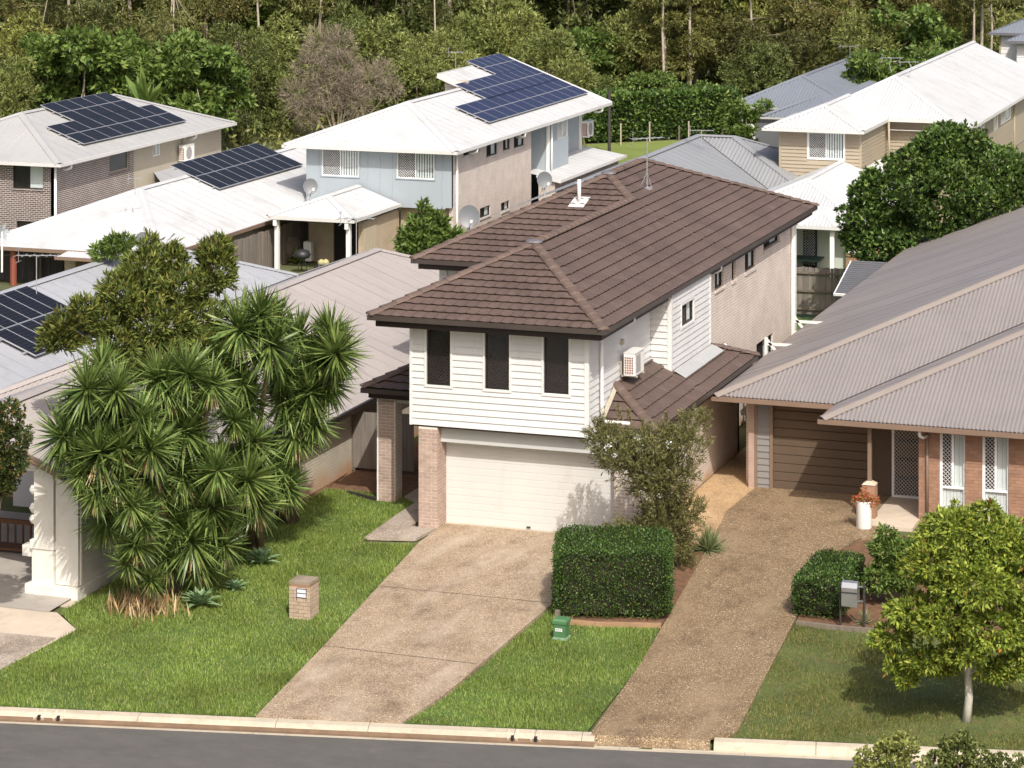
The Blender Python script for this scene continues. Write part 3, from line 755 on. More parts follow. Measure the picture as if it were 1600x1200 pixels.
wall(H0, 'Y', 8.9, -2.56, -.3, 2.6, 5.3, 'cream_door', [(-1.9, -.9, 3.9, 5.1)], .15, 'rear_front_wall'); window(H0, 'Y', 8.9, -1.9, -.9, 3.9, 5.1, 'bronze_frame', 'plain', .05)
mb = MB(); mb.box(-2.8, -2.56, 8.86, 8.90, 2.6, 5.29); mb.build('corner_post', 'white_paint', H0)
wall(H0, 'Y', 8.91, -2.56, -.3, 0, 2.6, 'side_brick', (), .15, 'rear_lower_wall')
# lower storey: brick pier, garage door, brick side
MB().box(.008, .519, -.004, .66, 0, 2.63).build('pier_core', 'mortar', H0)
bricks(H0, 'Y', .04, .005, .52, .01, 2.60, 'pink_brick', .0)
bricks(H0, 'X', .475, .046, .66, .01, 2.60, 'pink_brick', .0, flip=1)
wall(H0, 'X', -.03, .66, 8.9, 0, 5.28, 'side_brick', (), -.0 + .12, 'left_wall', 0)
mb = MB(); mb.box(-.24, -.16, .3, 8.9, 2.68, 5.28); mb.build('left_upper_wall', 'white_board', H0)
dx0, dx1, dy, dz = .53, 5.2, .62, 2.22
MB().box(dx0 - .02, dx1 + .2, .26, .60, dz, 2.634).build('garage_lintel', 'grey_beam', H0)
gd = MB(); gd.box(dx0, dx1, dy + .05, dy + .09, 0.04, dz + .1); gdo = gd.build('garage_door', 'cream_door', H0)
ns = 12; hs = (dz + .02 - .045) / ns
for k in range(ns):
    z = .045 + k * hs; mb = MB(); q = []
    for x in (dx0, dx1):
        q += [(x, dy + .008, z), (x, dy + .002, z + .004), (x, dy, z + .02), (x, dy, z + hs - .02), (x, dy + .002, z + hs - .003), (x, dy + .008, z + hs)]
    mb.v = q; mb.f = [(i, i + 6, i + 7, i + 1) for i in range(5)]; mb.f = [tuple(reversed(f)) for f in mb.f]; mb.build('door_slat', 'cream_door', gdo)
MB().box(2.75, 2.85, dy - .03, dy + .01, .09, .13).build('door_handle', 'print_dark', gdo)
MB().box(dx0 - .02, dx1, .55, .64, .0, .043).build('door_sill', 'kerb_concrete', H0)
MB().box(dx1, 5.7, .3, .66, 0, 2.63).build('right_pier', 'side_brick', H0)
wall(H0, 'X', 5.7, .66, 11.0, 0, 2.64, 'side_brick', (), .2, 'garage_side_wall')
wall(H0, 'Y', 11.0, sx, 5.7, 0, 2.6, 'side_brick', (), -.2, 'garage_rear_wall')
# lower tiled roof on the right
lz = 2.80; lx = 6.15; ly0, ly1 = .75, 11.2; sl_ = .525
def lzx(x): return lz + (lx - x) * sl_
top = 4.62; yh = ly0 + (lx - top)
tiled(H0, [(lx, ly0, lz), (lx, by0, lz), (top, by0, lzx(top)), (top, yh, lzx(top))], (0, 1, 0), 'tile', .30, .335, budget2)
tiled(H0, [(lx, by0, lz), (lx, ly1, lz), (bx, ly1 - (lx - bx) * 1.6, lzx(bx)), (bx, by0, lzx(bx))], (0, 1, 0), 'tile', .30, .335, budget2)
tiled(H0, [(top, ly0, lz), (lx, ly0, lz), (top, yh, lzx(top))], (1, 0, 0), 'tile', .30, .335, budget2)
tilecaps(H0, (lx, ly0, lz), (top, yh, lzx(top)), 'ridge_tile'); tilecaps(H0, (lx, ly1, lz), (bx, ly1 - (lx - bx) * 1.6, lzx(bx)), 'ridge_tile')
mb = MB(); mb.quad((lx, ly1, lz), (sx, ly1, lz), (sx, ly1 - 1.5, lzx(bx)), (bx, ly1 - 1.52, lzx(bx))); mb.build('roof_far_slopes', 'tile', H0)
gutter(H0, [(top, ly0, lz - .06), (lx, ly0, lz - .06), (lx, ly1, lz - .06)], 'brown_gutter', .13, .12)
mb = MB(); mb.beam((top, ly0 + .12, lz - .2), (lx - .12, ly0 + .12, lz - .2), .04, .18); mb.beam((lx - .12, ly0 + .145, lz - .2), (lx - .12, ly1, lz - .2), .04, .18); mb.build('fascia', 'dark_fascia', H0)
MB().box(4.62, lx - .145, ly0 + .145, ly1, lz - .27, lz - .255).build('soffit', 'dark_fascia', H0)
n_ = Vector((sl_, 0, 1)).normalized()
for (ya, yb_, xx) in ((by0 + .06, by0 + 2.1, bx + .034), (by0 + 2.1, by1 - .02, bx + .034)):
    p = [Vector((xx, ya, lzx(xx))), Vector((xx + .34, ya, lzx(xx + .34))), Vector((xx + .34, yb_, lzx(xx + .34))), Vector((xx, yb_, lzx(xx)))]
    MB().slab([q + n_ * (.075 + .01 * (ya > by0 + 1)) for q in p], .012).build('wall_flashing', 'grey_gutter', H0)
fs = (lzx(top) - lz) / (yh - ly0); p = [Vector((x, y, lz + (y - ly0) * fs + .085)) for x, y in ((4.64, ly0 + .1), (4.76, ly0 + .1), (4.76, yh - .22), (4.64, yh - .12))]
MB().slab(p, .012).build('wall_flashing', 'beige_wall', H0)
# porch at left: brick pillar, beam, small tiled roof
bricks_p = thing
px0, px1, py0, py1, pz = -2.06, -1.55, 2.25, 2.76, 2.86
MB().box(px0 + .006, px1 - .012, py0 - .009, py1, 0, pz).build('porch_pillar_core', 'mortar', H0)
PB = H0
bricks(H0, 'Y', py0 + .03, px0, px1 - .03, .01, pz - .05, 'pink_brick', .0, L=.24, d=.045)
MB().box(px1 - .03, px1 - .002, py0 + .03, py1, .01, pz).build('porch_pillar_side', 'side_brick', H0)
MB().box(px0 - .004, px0 + .035, py0 - .035, py0 - .016, .02, pz).build('porch_downpipe', 'white_pvc', H0)
MB().box(px1 - .02, -.24, py0 + .1, py0 + .3, 2.66, 2.90).build('porch_beam', 'grey_beam', H0)
oz = 3.10; ox, oy = -2.34, 1.92; orx, ory, orz = -.24, 4.0, 4.02
tiled(H0, [(ox, oy, oz), (orx, oy, oz), (orx, ory, orz)], (1, 0, 0), 'tile', .30, .335, budget2); tilecaps(H0, (ox, oy, oz), (orx, ory, orz), 'ridge_tile')
mb = MB(); mb.quad((ox, 8.6, oz), (ox, oy, oz), (orx, ory, orz), (orx, 8.6, orz)); mb.build('roof_far_slopes', 'tile', H0)
gutter(H0, [(ox, 8.6, oz - .07), (ox, oy, oz - .07), (orx - .01, oy, oz - .07)], 'brown_gutter', .13, .12)
mb = MB(); mb.beam((ox + .11, oy + .12, oz - .2), (orx - .01, oy + .12, oz - .2), .04, .17); mb.beam((ox + .11, oy + .145, oz - .2), (ox + .11, 8.6, oz - .2), .04, .17); mb.build('fascia', 'dark_fascia', H0)
MB().box(ox + .14, orx, oy + .145, 8.6, oz - .26, oz - .245).build('soffit', 'soffit', H0)
# rain pipes and small fittings
a = UX(938, 532, 4.66); b = UX(938, 645, 4.66); mb = MB()
yd = a.y; zb_ = max(b.z, lzx(4.7) - .4); mb.tube([(5.05, yd, 5.36), (4.95, yd, 5.26), (4.72, yd, 5.12), (4.70, yd, 5.0), (4.70, yd, lz + .22), (4.74, yd, lz + .14), (4.84, yd, lz + .12), (5.45, yd, lz + .12)], .045, 8); mb.build('downpipe', 'white_pvc', H0, True)
for px, py, xx in ((976, 513, 4.86), (1118, 428, 4.95)):
    q = UX(px, py, xx); mb = MB(); mb.tube([(5.12, q.y, 5.40), (5.10, q.y, 5.24), (4.98, q.y, 5.17), (4.7, q.y, 5.17)], .05, 8); mb.build('downpipe', 'white_pvc', H0, True)
mb = MB(); mb.tube([(sx + .06, ye - .12, 5.25), (sx + .06, ye - .12, 0)], .05, 8); mb.box(sx + .10, sx + .13, ye - .06, ye + .14, 1.5, 5.2); mb.build('downpipe', 'white_pvc', H0)
q = UX(971, 534, 4.63); MB().box(4.59, 4.70, q.y - .06, q.y + .06, q.z - .07, q.z + .07).build('wall_lamp', 'beige_wall', H0)
q = UX(1132, 538, 4.95); mb = MB(); mb.tube([(sx, q.y, q.z), (sx + .12, q.y, q.z), (sx + .14, q.y, q.z - .02), (sx + .14, q.y, q.z - .15)], .05, 8); mb.build('flue', 'steel', H0, True)

def ac_unit(label, face, c, a, z, w=.80, h=.56, d=.30, fan='grille', group=None):
    """outdoor unit hung on a wall: casing, fins on the end, fan grille, two brackets"""
    base = P3(face, c, a, z, 0)
    r = thing('air_conditioner', label, 'air conditioner', base, group)
    body = fbox(MB(), face, c, a, a + w, z, z + h, .12, .12 + d).build('casing', 'white_pvc', r)
    fbox(MB(), face, c, a - .012, a + w + .012, z + h, z + h + .025, .11, .14 + d).build('top_cover', 'white_paint', r)
    e = MB()
    for k in range(3):
        for j in range(9): pass
    if face == 'X':
        e.box(c + .14, c + .12 + d - .05, a - .006, a + .02, z + .04, z + h - .08); fin = e.build('coil', 'copper', r)
        g = MB()
        for k in range(8): g.box(c + .13, c + .12 + d - .045, a - .014, a - .007, z + .04 + k * (h - .12) / 7.2, z + .052 + k * (h - .12) / 7.2)
        for k in range(4): g.box(c + .135 + k * .062, c + .147 + k * .062, a - .0145, a - .0065, z + .04, z + h - .08)
        g.build('coil_guard', 'white_pvc', r)
    gm = MB()
    if fan == 'round':
        n = 20; cc, cz, R = a + w * .42, z + h * .5, h * .42
        pts = [P3(face, c, cc + R * math.cos(2 * math.pi * k / n), cz + R * math.sin(2 * math.pi * k / n), .12 + d + .006) for k in range(n)]
        gm.quad(*pts)
    else:
        for k in range(14):
            x = a + w * .10 + k * w * .036; fbox(gm, face, c, x, x + w * .022, z + .06, z + h - .06, .12 + d + .002, .12 + d + .008)
    gm.build('fan_grille', 'fin_grey', r)
    br = MB()
    for x in (a + .1, a + w - .1):
        fbox(br, face, c, x - .02, x + .02, z - .045, z - .005, .0, .16 + d); fbox(br, face, c, x - .02, x + .02, z - .05, z + .35, .0, .035)
    br.build('bracket', 'beige_wall', r)
    return r
q = UX(968, 590, 4.68)
ac_unit('white air conditioner hung on the white side wall above the lower tiled roof', 'X', 4.63, q.y + .15, q.z + .03, .82, .58, .31)

# roof fittings
def on_right(px, py):        # a point on the long right-hand slope
    n = Vector((1.47 / 3.12, 0, 1)); r = ray(px, py); o = Vector((ex, 0, ZE)); return CAM + r * ((o - CAM).dot(n) / r.dot(n))
def antenna(label, base, h, arms=5, w=1.1, az=.3, tripod=False, group=None, mat='antenna', bend=0):
    base = Vector(base); r = thing('tv_antenna', label, 'antenna', base, group)
    mb = MB(); mb.tube([base, base + Vector((bend, 0, h * .6)), base + Vector((0, 0, h))], .016, 6); mb.build('mast', mat, r)
    mb = MB(); d = Vector((math.cos(az), math.sin(az), .02)); s = Vector((-math.sin(az), math.cos(az), 0)); t = base + Vector((0, 0, h))
    mb.beam(t - d * w * .5, t + d * w * .5, .025, .025)
    for k in range(arms):
        c = t + d * w * (k / max(1, arms - 1) - .5); l = .32 - .10 * k / arms; mb.beam(c - s * l, c + s * l, .016, .016); 
    for k in (-1, 1): c = t - d * w * .45; mb.beam(c + Vector((0, 0, .0)), c + Vector((0, 0, .22 * k)), .014, .014); mb.beam(c + Vector((0, 0, .2 * k)) - s * .25, c + Vector((0, 0, .2 * k)) + s * .25, .014, .014)
    mb.build('aerial', mat, r)
    if tripod:
        mb = MB(); mb.box(base.x - .22, base.x + .16, base.y - .12, base.y + .12, base.z - .02, base.z + .05)
        for dx, dy in ((-.2, -.1), (-.2, .12), (.12, .1)): mb.beam(base + Vector((dx, dy, .02)), base + Vector((0, 0, h * .34)), .013, .013)
        mb.build('tripod', 'antenna', r)
    return r
antenna('tall grey television antenna on a tripod on the brown tiled roof', on_right(1011, 295), 1.55, 6, 1.0, .6, True)
def on_rear(px, py):
    n = Vector((0, -(A2[2] - ZE) / (A2[1] - yl2), 1)); r = ray(px, py); o = Vector((0, yl2, ZE)); return CAM + r * ((o - CAM).dot(n) / r.dot(n))
b = on_rear(905, 318)
vp = thing('vent_pipe', 'white vent pipe with square flashing on the tiled roof', 'vent', b)
mb = MB(); sl2 = (A2[2] - ZE) / (A2[1] - yl2); mb.slab([b + Vector((x, y, y * sl2 + .055)) for x, y in ((-.26, -.3), (.22, -.3), (.26, .3), (-.22, .3))], .012); mb.build('flashing', 'cream_door', vp)
MB().tube([b, b + Vector((0, 0, .72))], .055, 10).build('pipe', 'white_pvc', vp, True)
# ------------------------------------------------------------------ single-storey neighbour on the right
HA = thing('brick_bungalow', 'single-storey brick house with mauve-grey corrugated roof and brown garage at right', 'house', (9, 7, 0))
pa = .385; az0 = 2.62; axl, ay1, ay2, axv = 6.2, 6.3, 4.45, 9.6
rx, rz = 14.2, az0 + 8 * pa; yb = 39.0
c1 = (axl, ay1, az0); ap = (rx, ay1 + 8, rz); apb = (rx, yb - 8, rz)
sheets(HA, [c1, ap, apb, (axl, yb, az0)], (0, 1, 0), 'mauve_roof', .11, .008)
# front slope, cut by the valley where the front wing begins
vz = az0 + (rx - axv) * pa; vy = ay1 + (rx - axv)
sheets(HA, [c1, (axv, ay1, az0), (rx, vy, vz), ap], (1, 0, 0), 'mauve_roof', .11, .016)
h2z = az0 + (rx + 1.4 - axv) * pa; h2 = (rx + 1.4, ay2 + (rx + 1.4 - axv), h2z)
sheets(HA, [(axv, ay2, az0), h2, (h2[0], h2[1] + 2, h2z), (axv, ay1 + .001, az0)], (0, 1, 0), 'mauve_roof', .11, .008)
sheets(HA, [(axv, ay2, az0), (22, ay2, az0), (22, h2[1], h2z), h2], (1, 0, 0), 'mauve_roof', .11, .016)
mb = MB(); mb.quad(ap, apb, (22, yb - 8, az0), (22, ay1 + 8, az0)); mb.quad((axl, yb, az0), apb, (22, yb, az0)); mb.quad((axv + .3, ay1 + .2, az0 + .02), (22, ay1 + .2, az0 + .02), (22, ay1 + 8, rz - .05), (rx, ay1 + 8, rz - .05)); mb.build('roof_far_slopes', 'mauve_roof', HA)
metalcap(HA, [(c1, ap), ((axl, yb, az0), apb), (ap, apb), ((axv, ay2, az0), h2)], 'mauve_cap', .2)
metalcap(HA, [((axv, ay1, az0 + .02), (rx, vy, vz + .02))], 'dark_fascia', .06, 'valley', -.01)
gutter(HA, [(axl, yb, az0 - .08), (axl, ay1 - .04, az0 - .08), (axv, ay1 - .04, az0 - .08)], 'brown_trim', .12, .11)
gutter(HA, [(axv - .02, ay1, az0 - .08), (axv - .02, ay2 - .04, az0 - .08), (22, ay2 - .04, az0 - .08)], 'brown_trim', .12, .11)
mb = MB(); mb.box(axl + .1, axv + .2, ay1 + .1, yb - .2, az0 - .19, az0 - .17); mb.box(axv + .1, 22, ay2 + .1, ay1 + 1, az0 - .193, az0 - .173); mb.build('soffit', 'brown_trim', HA)
gy = 7.02; zb0 = -.05; zt = az0 - .18
MB().box(7.0, 7.16, gy - .05, gy + .3, zb0, zt).build('corner_pier', 'pink_brick', HA)
MB().box(7.16, 7.24, gy - .03, gy + .03, zb0, zt).build('panel_trim', 'brown_trim', HA)
wall(HA, 'Y', gy + .03, 7.16, 7.66, zb0, zt, 'grey_board', (), .1, 'panel_wall'); boards(HA, 'Y', gy + .02, 7.24, 7.60, zb0, zt, 'grey_board', .175, (), .0)
MB().box(7.60, 7.68, gy - .04, gy + .05, zb0, zt).build('door_jamb', 'brown_trim', HA)
ga = MB().box(7.68, 10.30, gy + .10, gy + .14, zb0, zt).build('garage_door', 'brown_door', HA)
for k in range(10):
    h = (zt - .03) / 10.; z = .0 + k * h; mb = MB(); q = []
    for x in (7.68, 10.30): q += [(x, gy + .10, z), (x, gy + .06, z + .012), (x, gy + .055, z + h - .012), (x, gy + .10, z + h)]
    mb.v = q; mb.f = [(1, 5, 4, 0), (2, 6, 5, 1), (3, 7, 6, 2)]; mb.build('door_panel', 'brown_door', ga)
MB().box(7.6, 10.4, gy - .05, gy + .12, zb0, .012).build('door_sill', 'kerb_concrete', HA)
wall(HA, 'Y', gy + .2, 10.30, 10.95, zb0, zt, 'brown_door', (), .1, 'porch_wall'); boards(HA, 'Y', gy + .19, 10.30, 10.93, zb0, zt, 'brown_door', .175, (), .0)
wall(HA, 'X', 7.0, gy + .3, yb - .7, zb0, zt, 'side_brick', (), .15, 'left_wall')
# security door and porch wall
d0, d1 = UY(1394, 770, gy + .15).x, UY(1436, 775, gy + .15).x + .22
sd = MB()
for q in ((d0, d1, .02, .10), (d0, d1, 2.06, 2.14), (d0, d0 + .07, .1, 2.06), (d1 - .07, d1, .1, 2.06)): fbox(sd, 'Y', gy + .15, *q, .0, .06)
sdo = sd.build('security_door', 'alu_white', HA)
screen(sdo, 'Y', gy + .15, d0 + .06, d1 - .06, .1, 2.06, .03, 'alu_white', .10, .014)
MB().box(d0 + .03, d1 - .03, gy + .17, gy + .2, .03, 2.1).build('inner_door', 'brown_door', sdo)
for k in range(3): MB().box(d0 + .16, d1 - .1, gy + .155, gy + .169, .52 + k * .5, .62 + k * .5).build('door_glass', 'interior', sdo)
wall(HA, 'Y', gy + .21, d0 - .03, 12.3, 2.14, zt, 'brown_door', (), .1, 'door_head')
# bedroom wall: courses of single bricks between narrow windows
wy = 5.02; wz = -.12
def ax(px, py=740): return UY(px, py, wy).x
w1, w2 = (ax(1468), ax(1508)), (ax(1534.5), ax(1576))
wins = [(w1[0], w1[1], .25, zt), (w2[0], w2[1], .25, zt)]
x0w = ax(1436, 760)
wall(HA, 'Y', wy + .045, x0w, 22, wz, zt, 'mortar_dark', wins, .15, 'bedroom_wall', .044)
bricks(HA, 'Y', wy + .05, x0w - .01, ax(1615), wz, zt - .06, 'orange_brick', .0, holes=[(a, b, .2, 9) for a, b, c, d in wins], d=.055)
wall(HA, 'X', x0w, wy + .06, gy + .2, wz, zt, 'orange_brick', (), -.15, 'porch_return')
for a, b, c, d in wins:
    w = MB(); o0, o1 = -.11, -.05; zm = .95
    for q in ((a, b, c, c + .05), (a, b, d - .05, d), (a, a + .07, c + .05, d - .05), (b - .05, b, c + .05, d - .05), (a + .07, b - .05, zm - .06, zm), ((a + b) / 2 - .03, (a + b) / 2 + .03, zm, d - .05)): fbox(w, 'Y', wy, *q, o0, o1)
    wo = w.build('window', 'alu_white', HA)
    MB().box(a + .02, b - .02, wy + .18, wy + .19, c, d).build('room_backing', 'interior', wo)
    m_ = (a + b) / 2
    screen(wo, 'Y', wy, a + .07, m_ - .03, zm, d - .05, -.055, 'alu_white', .10, .016)
    for (p, q, r, s) in ((m_ + .03, b - .05, zm, d - .05), (a + .07, b - .05, c + .05, zm - .06)):
        n = max(2, int((q - p) / .09))
        for k in range(n):
            e = p + (q - p) * k / n; MB().box(e + .003, p + (q - p) * (k + 1) / n - .003, wy + .12 + .004 * (k % 2), wy + .13, r, s).build('blind_slat', 'blind', wo)
    MB().box(a + .05, b - .04, wy + .088, wy + .092, c + .05, d - .05).build('pane', 'glass', wo)
    MB().box(a - .02, b + .02, wy - .05, wy + .05, c - .08, c - .004).build('sill', 'orange_brick', wo)
mb = MB(); xd = ax(1449); mb.tube([(xd, wy - .03, zt), (xd, wy - .03, wz)], .045, 8); mb.build('downpipe', 'brown_trim', HA, True)
mb = MB(); xd2 = ax(1442); mb.tube([(xd2, ay2 + .1, zt + .02), (xd2, ay2 + .12, zt - .12), (xd2 + .05, ay2 + .3, zt - .2), (xd, wy - .05, zt - .2)], .045, 8); mb.build('downpipe_elbow', 'alu_white', HA, True)
pc = UY(1357, 790, 4.62)
bp = MB(); bp.box(pc.x - .17, pc.x + .17, 4.62, 4.96, -.1, .92); bpo = bp.build('porch_pier', 'orange_brick', HA)
mb = MB(); mb.v = [(pc.x - .18, 4.60, .92), (pc.x + .18, 4.60, .92), (pc.x + .18, 4.97, .92), (pc.x - .18, 4.97, .92), (pc.x - .06, 4.73, 1.0), (pc.x + .06, 4.73, 1.0), (pc.x + .06, 4.85, 1.0), (pc.x - .06, 4.85, 1.0)]
mb.f = [(0, 1, 5, 4), (1, 2, 6, 5), (2, 3, 7, 6), (3, 0, 4, 7), (4, 5, 6, 7), (3, 2, 1, 0)]; mb.build('pier_cap', 'concrete_path', bpo)
MB().box(pc.x - .05, pc.x + .05, 4.74, 4.84, 1.0, zt).build('porch_post', 'brown_trim', HA)
# solar water panel beyond the roof
a = UY(1303, 460, 27).z
sp = thing('solar_water_heater', 'dark louvred solar panel with white frame beyond the mauve roof', 'solar panel', (4, 30, 0))
p0, p1, p2, p3 = UX(1303, 459, 5.2), UX(1327, 460, 5.75), None, None
p0 = U(1302, 459, 1.5); ux = Vector((2.2, 0, .0)); uy = Vector((0, 2.9, .75))
MB().slab([p0, p0 + ux, p0 + ux + uy, p0 + uy], .08).build('collector_frame', 'alu_white', sp)
for k in range(16):
    q = p0 + Vector((.06, .05, .045)) + uy * (k / 16.3); MB().slab([q, q + ux * .93, q + ux * .93 + uy * .045, q + uy * .045], .01).build('louvre', 'garage_grey', sp)
mb = MB()
for s in (.1, 1.1):
    for t in (.1, .9):
        q = p0 + ux * s + uy * t; mb.beam(q - Vector((0, 0, .06)), (q.x, q.y, -.3), .06, .06)
mb.build('stand', 'post_dark', sp)

# ------------------------------------------------------------------ generic metal-roofed houses
def gable_screen(): pass
def hiproof(root, x0, x1, y0, y1, ze, p, mat, cap, gut, apf=None, apb=None, pitch=.16, amp=.012, front=True, fas=.14, overhang=.5, soff='soffit'):
    """hip roof with its ridge along Y; right slope and front slope in sheets"""
    xm = (x0 + x1) / 2; zr = ze + p * (x1 - x0) / 2; h = (x1 - x0) / 2
    f = (xm, y0 + h if apf is None else apf, zr); b = (xm, y1 - h if apb is None else apb, zr)
    sheets(root, [(x1, y0, ze), (x1, y1, ze), b, f], (0, 1, 0), mat, pitch, amp)
    sheets(root, [(x0, y0, ze), (x1, y0, ze), f], (1, 0, 0), mat, pitch, amp)
    mb = MB(); mb.quad((x0, y1, ze), (x0, y0, ze), f, b); mb.quad((x1, y1, ze), (x0, y1, ze), b); mb.build('roof_far_slopes', mat, root)
    metalcap(root, [((x0, y0, ze), f), ((x1, y0, ze), f), (f, b), ((x1, y1, ze), b), ((x0, y1, ze), b)], cap, .2)
    g = ze - .07
    gutter(root, [(x0, y0 - .03, g), (x1 + .03, y0 - .03, g), (x1 + .03, y1 + .03, g), (x0 - .03, y1 + .03, g)], gut, fas, .12, closed=True)
    MB().box(x0 + .05, x1 - .05, y0 + .05, y1 - .05, ze - .16, ze - .14).build('soffit', soff, root)
    return f, b
def solar(label, org, u, v, rows, cols, mat='solar', skip=(), pw=1.0, ph=1.65, group=None, gap=.02):
    """an array standing a hand above the roof; u along the row, v up the slope"""
    org = Vector(org); u = Vector(u).normalized(); v = Vector(v).normalized(); n = u.cross(v).normalized()
    if n.z < 0: n = -n
    r = thing('solar_array', label, 'solar panels', org, group)
    for j in range(rows):
        for i in range(cols):
            if (j, i) in skip: continue
            o = org + u * i * (pw + gap) + v * j * (ph + gap) + n * .14
            q = [o, o + u * pw, o + u * pw + v * ph, o + v * ph]
            if (q[1] - q[0]).cross(q[2] - q[0]).z < 0: q = q[::-1]
            pan = MB().slab(q, .04).build('solar_panel', 'solar_frame', r)
            e = .022; o2 = o + u * e + v * e + n * .003; q2 = [o2, o2 + u * (pw - 2 * e), o2 + u * (pw - 2 * e) + v * (ph - 2 * e), o2 + v * (ph - 2 * e)]
            mb = MB(); mb.quad(*q2); me = mb.mesh('cell_sheet', mat); 
            L = me.uv_layers[0].data
            for k, (a, b) in enumerate(((0, 0), (pw - 2 * e, 0), (pw - 2 * e, ph - 2 * e), (0, ph - 2 * e))): L[k].uv = (a + .003, b + .003)
            link('cell_sheet', me, pan)
    a = org + n * .07; mb = MB()
    for j in range(rows):
        for t in (.22, .78):
            i0 = min([i for i in range(cols) if (j, i) not in skip]); i1 = max([i for i in range(cols) if (j, i) not in skip]) + 1
            p = a + v * (j * (ph + gap) + ph * t); mb.beam(p + u * (i0 * (pw + gap) - .12), p + u * (i1 * (pw + gap) + .1), .05, .06)
    mb.build('rail', 'solar_frame', r)
    return r
def plane_pt(px, py, o, n):
    r = ray(px, py); return CAM + r * ((Vector(o) - CAM).dot(n) / r.dot(n))

# --- left neighbour: taupe roof, cream brick, white portico
HG = thing('cream_bungalow', 'single-storey cream brick house with taupe metal roof left of the white house', 'house', (-9, 5, -.3))
gzE = 1.95; gxR = -3.7; gp_ = .385
fG, bG = hiproof(HG, -14.2, gxR, -.6, 24.3, gzE, gp_, 'taupe_roof', 'taupe_roof', 'dark_fascia', pitch=.12, amp=.008)
wall(HG, 'X', -4.05, -.2, 23.8, -.35, gzE - .15, 'cream_brick', (), .2, 'side_wall'); wall(HG, 'Y', -.2, -14, -4.25, -.35, gzE - .15, 'cream_brick', (), -.2, 'front_wall')
MB().box(-14.0, -4.25, 23.6, 23.8, -.35, gzE - .16).build('rear_wall', 'cream_brick', HG)
MB().box(-4.06, -4.035, .9, .93, -.3, gzE - .2).build('control_joint', 'joint', HG)
# portico wing
wy0 = -8.1; wzE = 2.85; wxR = -5.72; wr_x = -8.4; wzR = 3.95
sheets(HG, [(wxR, wy0 - .35, wzE), (wxR, -.7, wzE), (wr_x, -.7, wzR), (wr_x, wy0 - .35, wzR)], (0, 1, 0), 'taupe_roof', .10, .012)
mb = MB(); mb.quad((wr_x, wy0 - .35, wzR), (wr_x, -.7, wzR), (-11.4, -.7, wzE), (-11.4, wy0 - .35, wzE)); mb.build('roof_far_slopes', 'taupe_roof', HG)
metalcap(HG, [((wr_x, wy0 - .35, wzR), (wr_x, -.7, wzR))], 'taupe_roof', .2)
gutter(HG, [(wxR + .03, wy0 - .36, wzE - .07), (wxR + .03, -.7, wzE - .07)], 'dark_fascia', .10, .1)
mb = MB(); mb.beam((wxR + .04, wy0 - .37, wzE - .07), (wr_x, wy0 - .37, wzR - .07), .05, .18); mb.beam((-11.4, wy0 - .37, wzE - .07), (wr_x, wy0 - .37, wzR - .07), .05, .18); mb.build('barge_board', 'brown_trim', HG)
mb = MB(); mb.v = [(wr_x, wy0 + .05, wzR - .15), (-11.2, wy0 + .05, wzE - .1), (-5.9, wy0 + .05, wzE - .1), (wr_x, wy0 + .15, wzR - .15), (-11.2, wy0 + .15, wzE - .1), (-5.9, wy0 + .15, wzE - .1)]; mb.f = [(0, 1, 2), (5, 4, 3), (1, 4, 5, 2), (0, 3, 4, 1), (2, 5, 3, 0)]; mb.build('gable', 'render_white', HG)
wz0_ = -.42
MB().box(-5.75, -5.55, wy0 + .02, -.3, .1, wzE - .1).build('wing_wall', 'render_white', HG); boards(HG, 'X', -5.55, wy0 + .2, -.3, .15, wzE - .12, 'render_white', .2)
mb = MB(); mb.box(-6.1, -5.5, wy0, wy0 + .24, .12, wzE - .1); mb.box(-5.52, -5.47, wy0 + .1, wy0 + .2, .12, wzE - .15); mb.build('corner_pilaster', 'render_white', HG)
mb = MB(); mb.box(-6.66, -6.14, wy0 - .04, wy0 + .40, 1.15, wzE - .02); mb.box(-6.74, -6.09, wy0 - .10, wy0 + .46, .95, 1.15); mb.box(-6.70, -6.12, wy0 - .07, wy0 + .43, .10, .95); mb.build('portico_column', 'render_white', HG)
for z in (1.60, 1.86, 2.3): MB().lathe((-6.70, wy0 + .12, z), [(.02, -.13), (.11, -.10), (.16, 0), (.11, .10), (.02, .13)], 14).build('column_moulding', 'render_white', HG, True)
MB().box(-7.0, -6.705, wy0 + .0, wy0 + .3, .72, .98).build('column_bracket', 'render_white', HG)
mb = MB(); mb.box(-6.85, -5.44, wy0 - .14, wy0 + 2.6, wz0_, .10); mb.build('plinth', 'render_white', HG)
mb = MB(); mb.box(-7.15, -5.36, wy0 - .62, wy0 - .15, wz0_ - .1, -.17); mb.box(-7.5, -5.3, wy0 - 1.15, wy0 - .63, wz0_ - .2, -.30); mb.build('portico_step', 'concrete_path', HG)
mb = MB(); mb.box(-8.3, -7.9, -4.2, -3.8, -.4, wzE); mb.build('portico_column', 'render_white', HG)
MB().box(-11.2, -5.75, -1.2, -1.0, -.4, wzE - .1).build('portico_back_wall', 'white_paint', HG)

# --- grey-roofed house farther left
HF = thing('grey_roof_bungalow', 'single-storey house with long pale grey metal roof and dark gutter at left', 'house', (-18, 10, -.4))
fF, bF = hiproof(HF, -22.7, -14.3, -12, 25.8, 1.66, .388, 'grey_roof', 'grey_roof', 'dark_fascia', pitch=.12, amp=.007)
MB().box(-22.2, -14.8, -11.5, 25.3, -.5, 1.5).build('wall', 'cream_brick', HF)
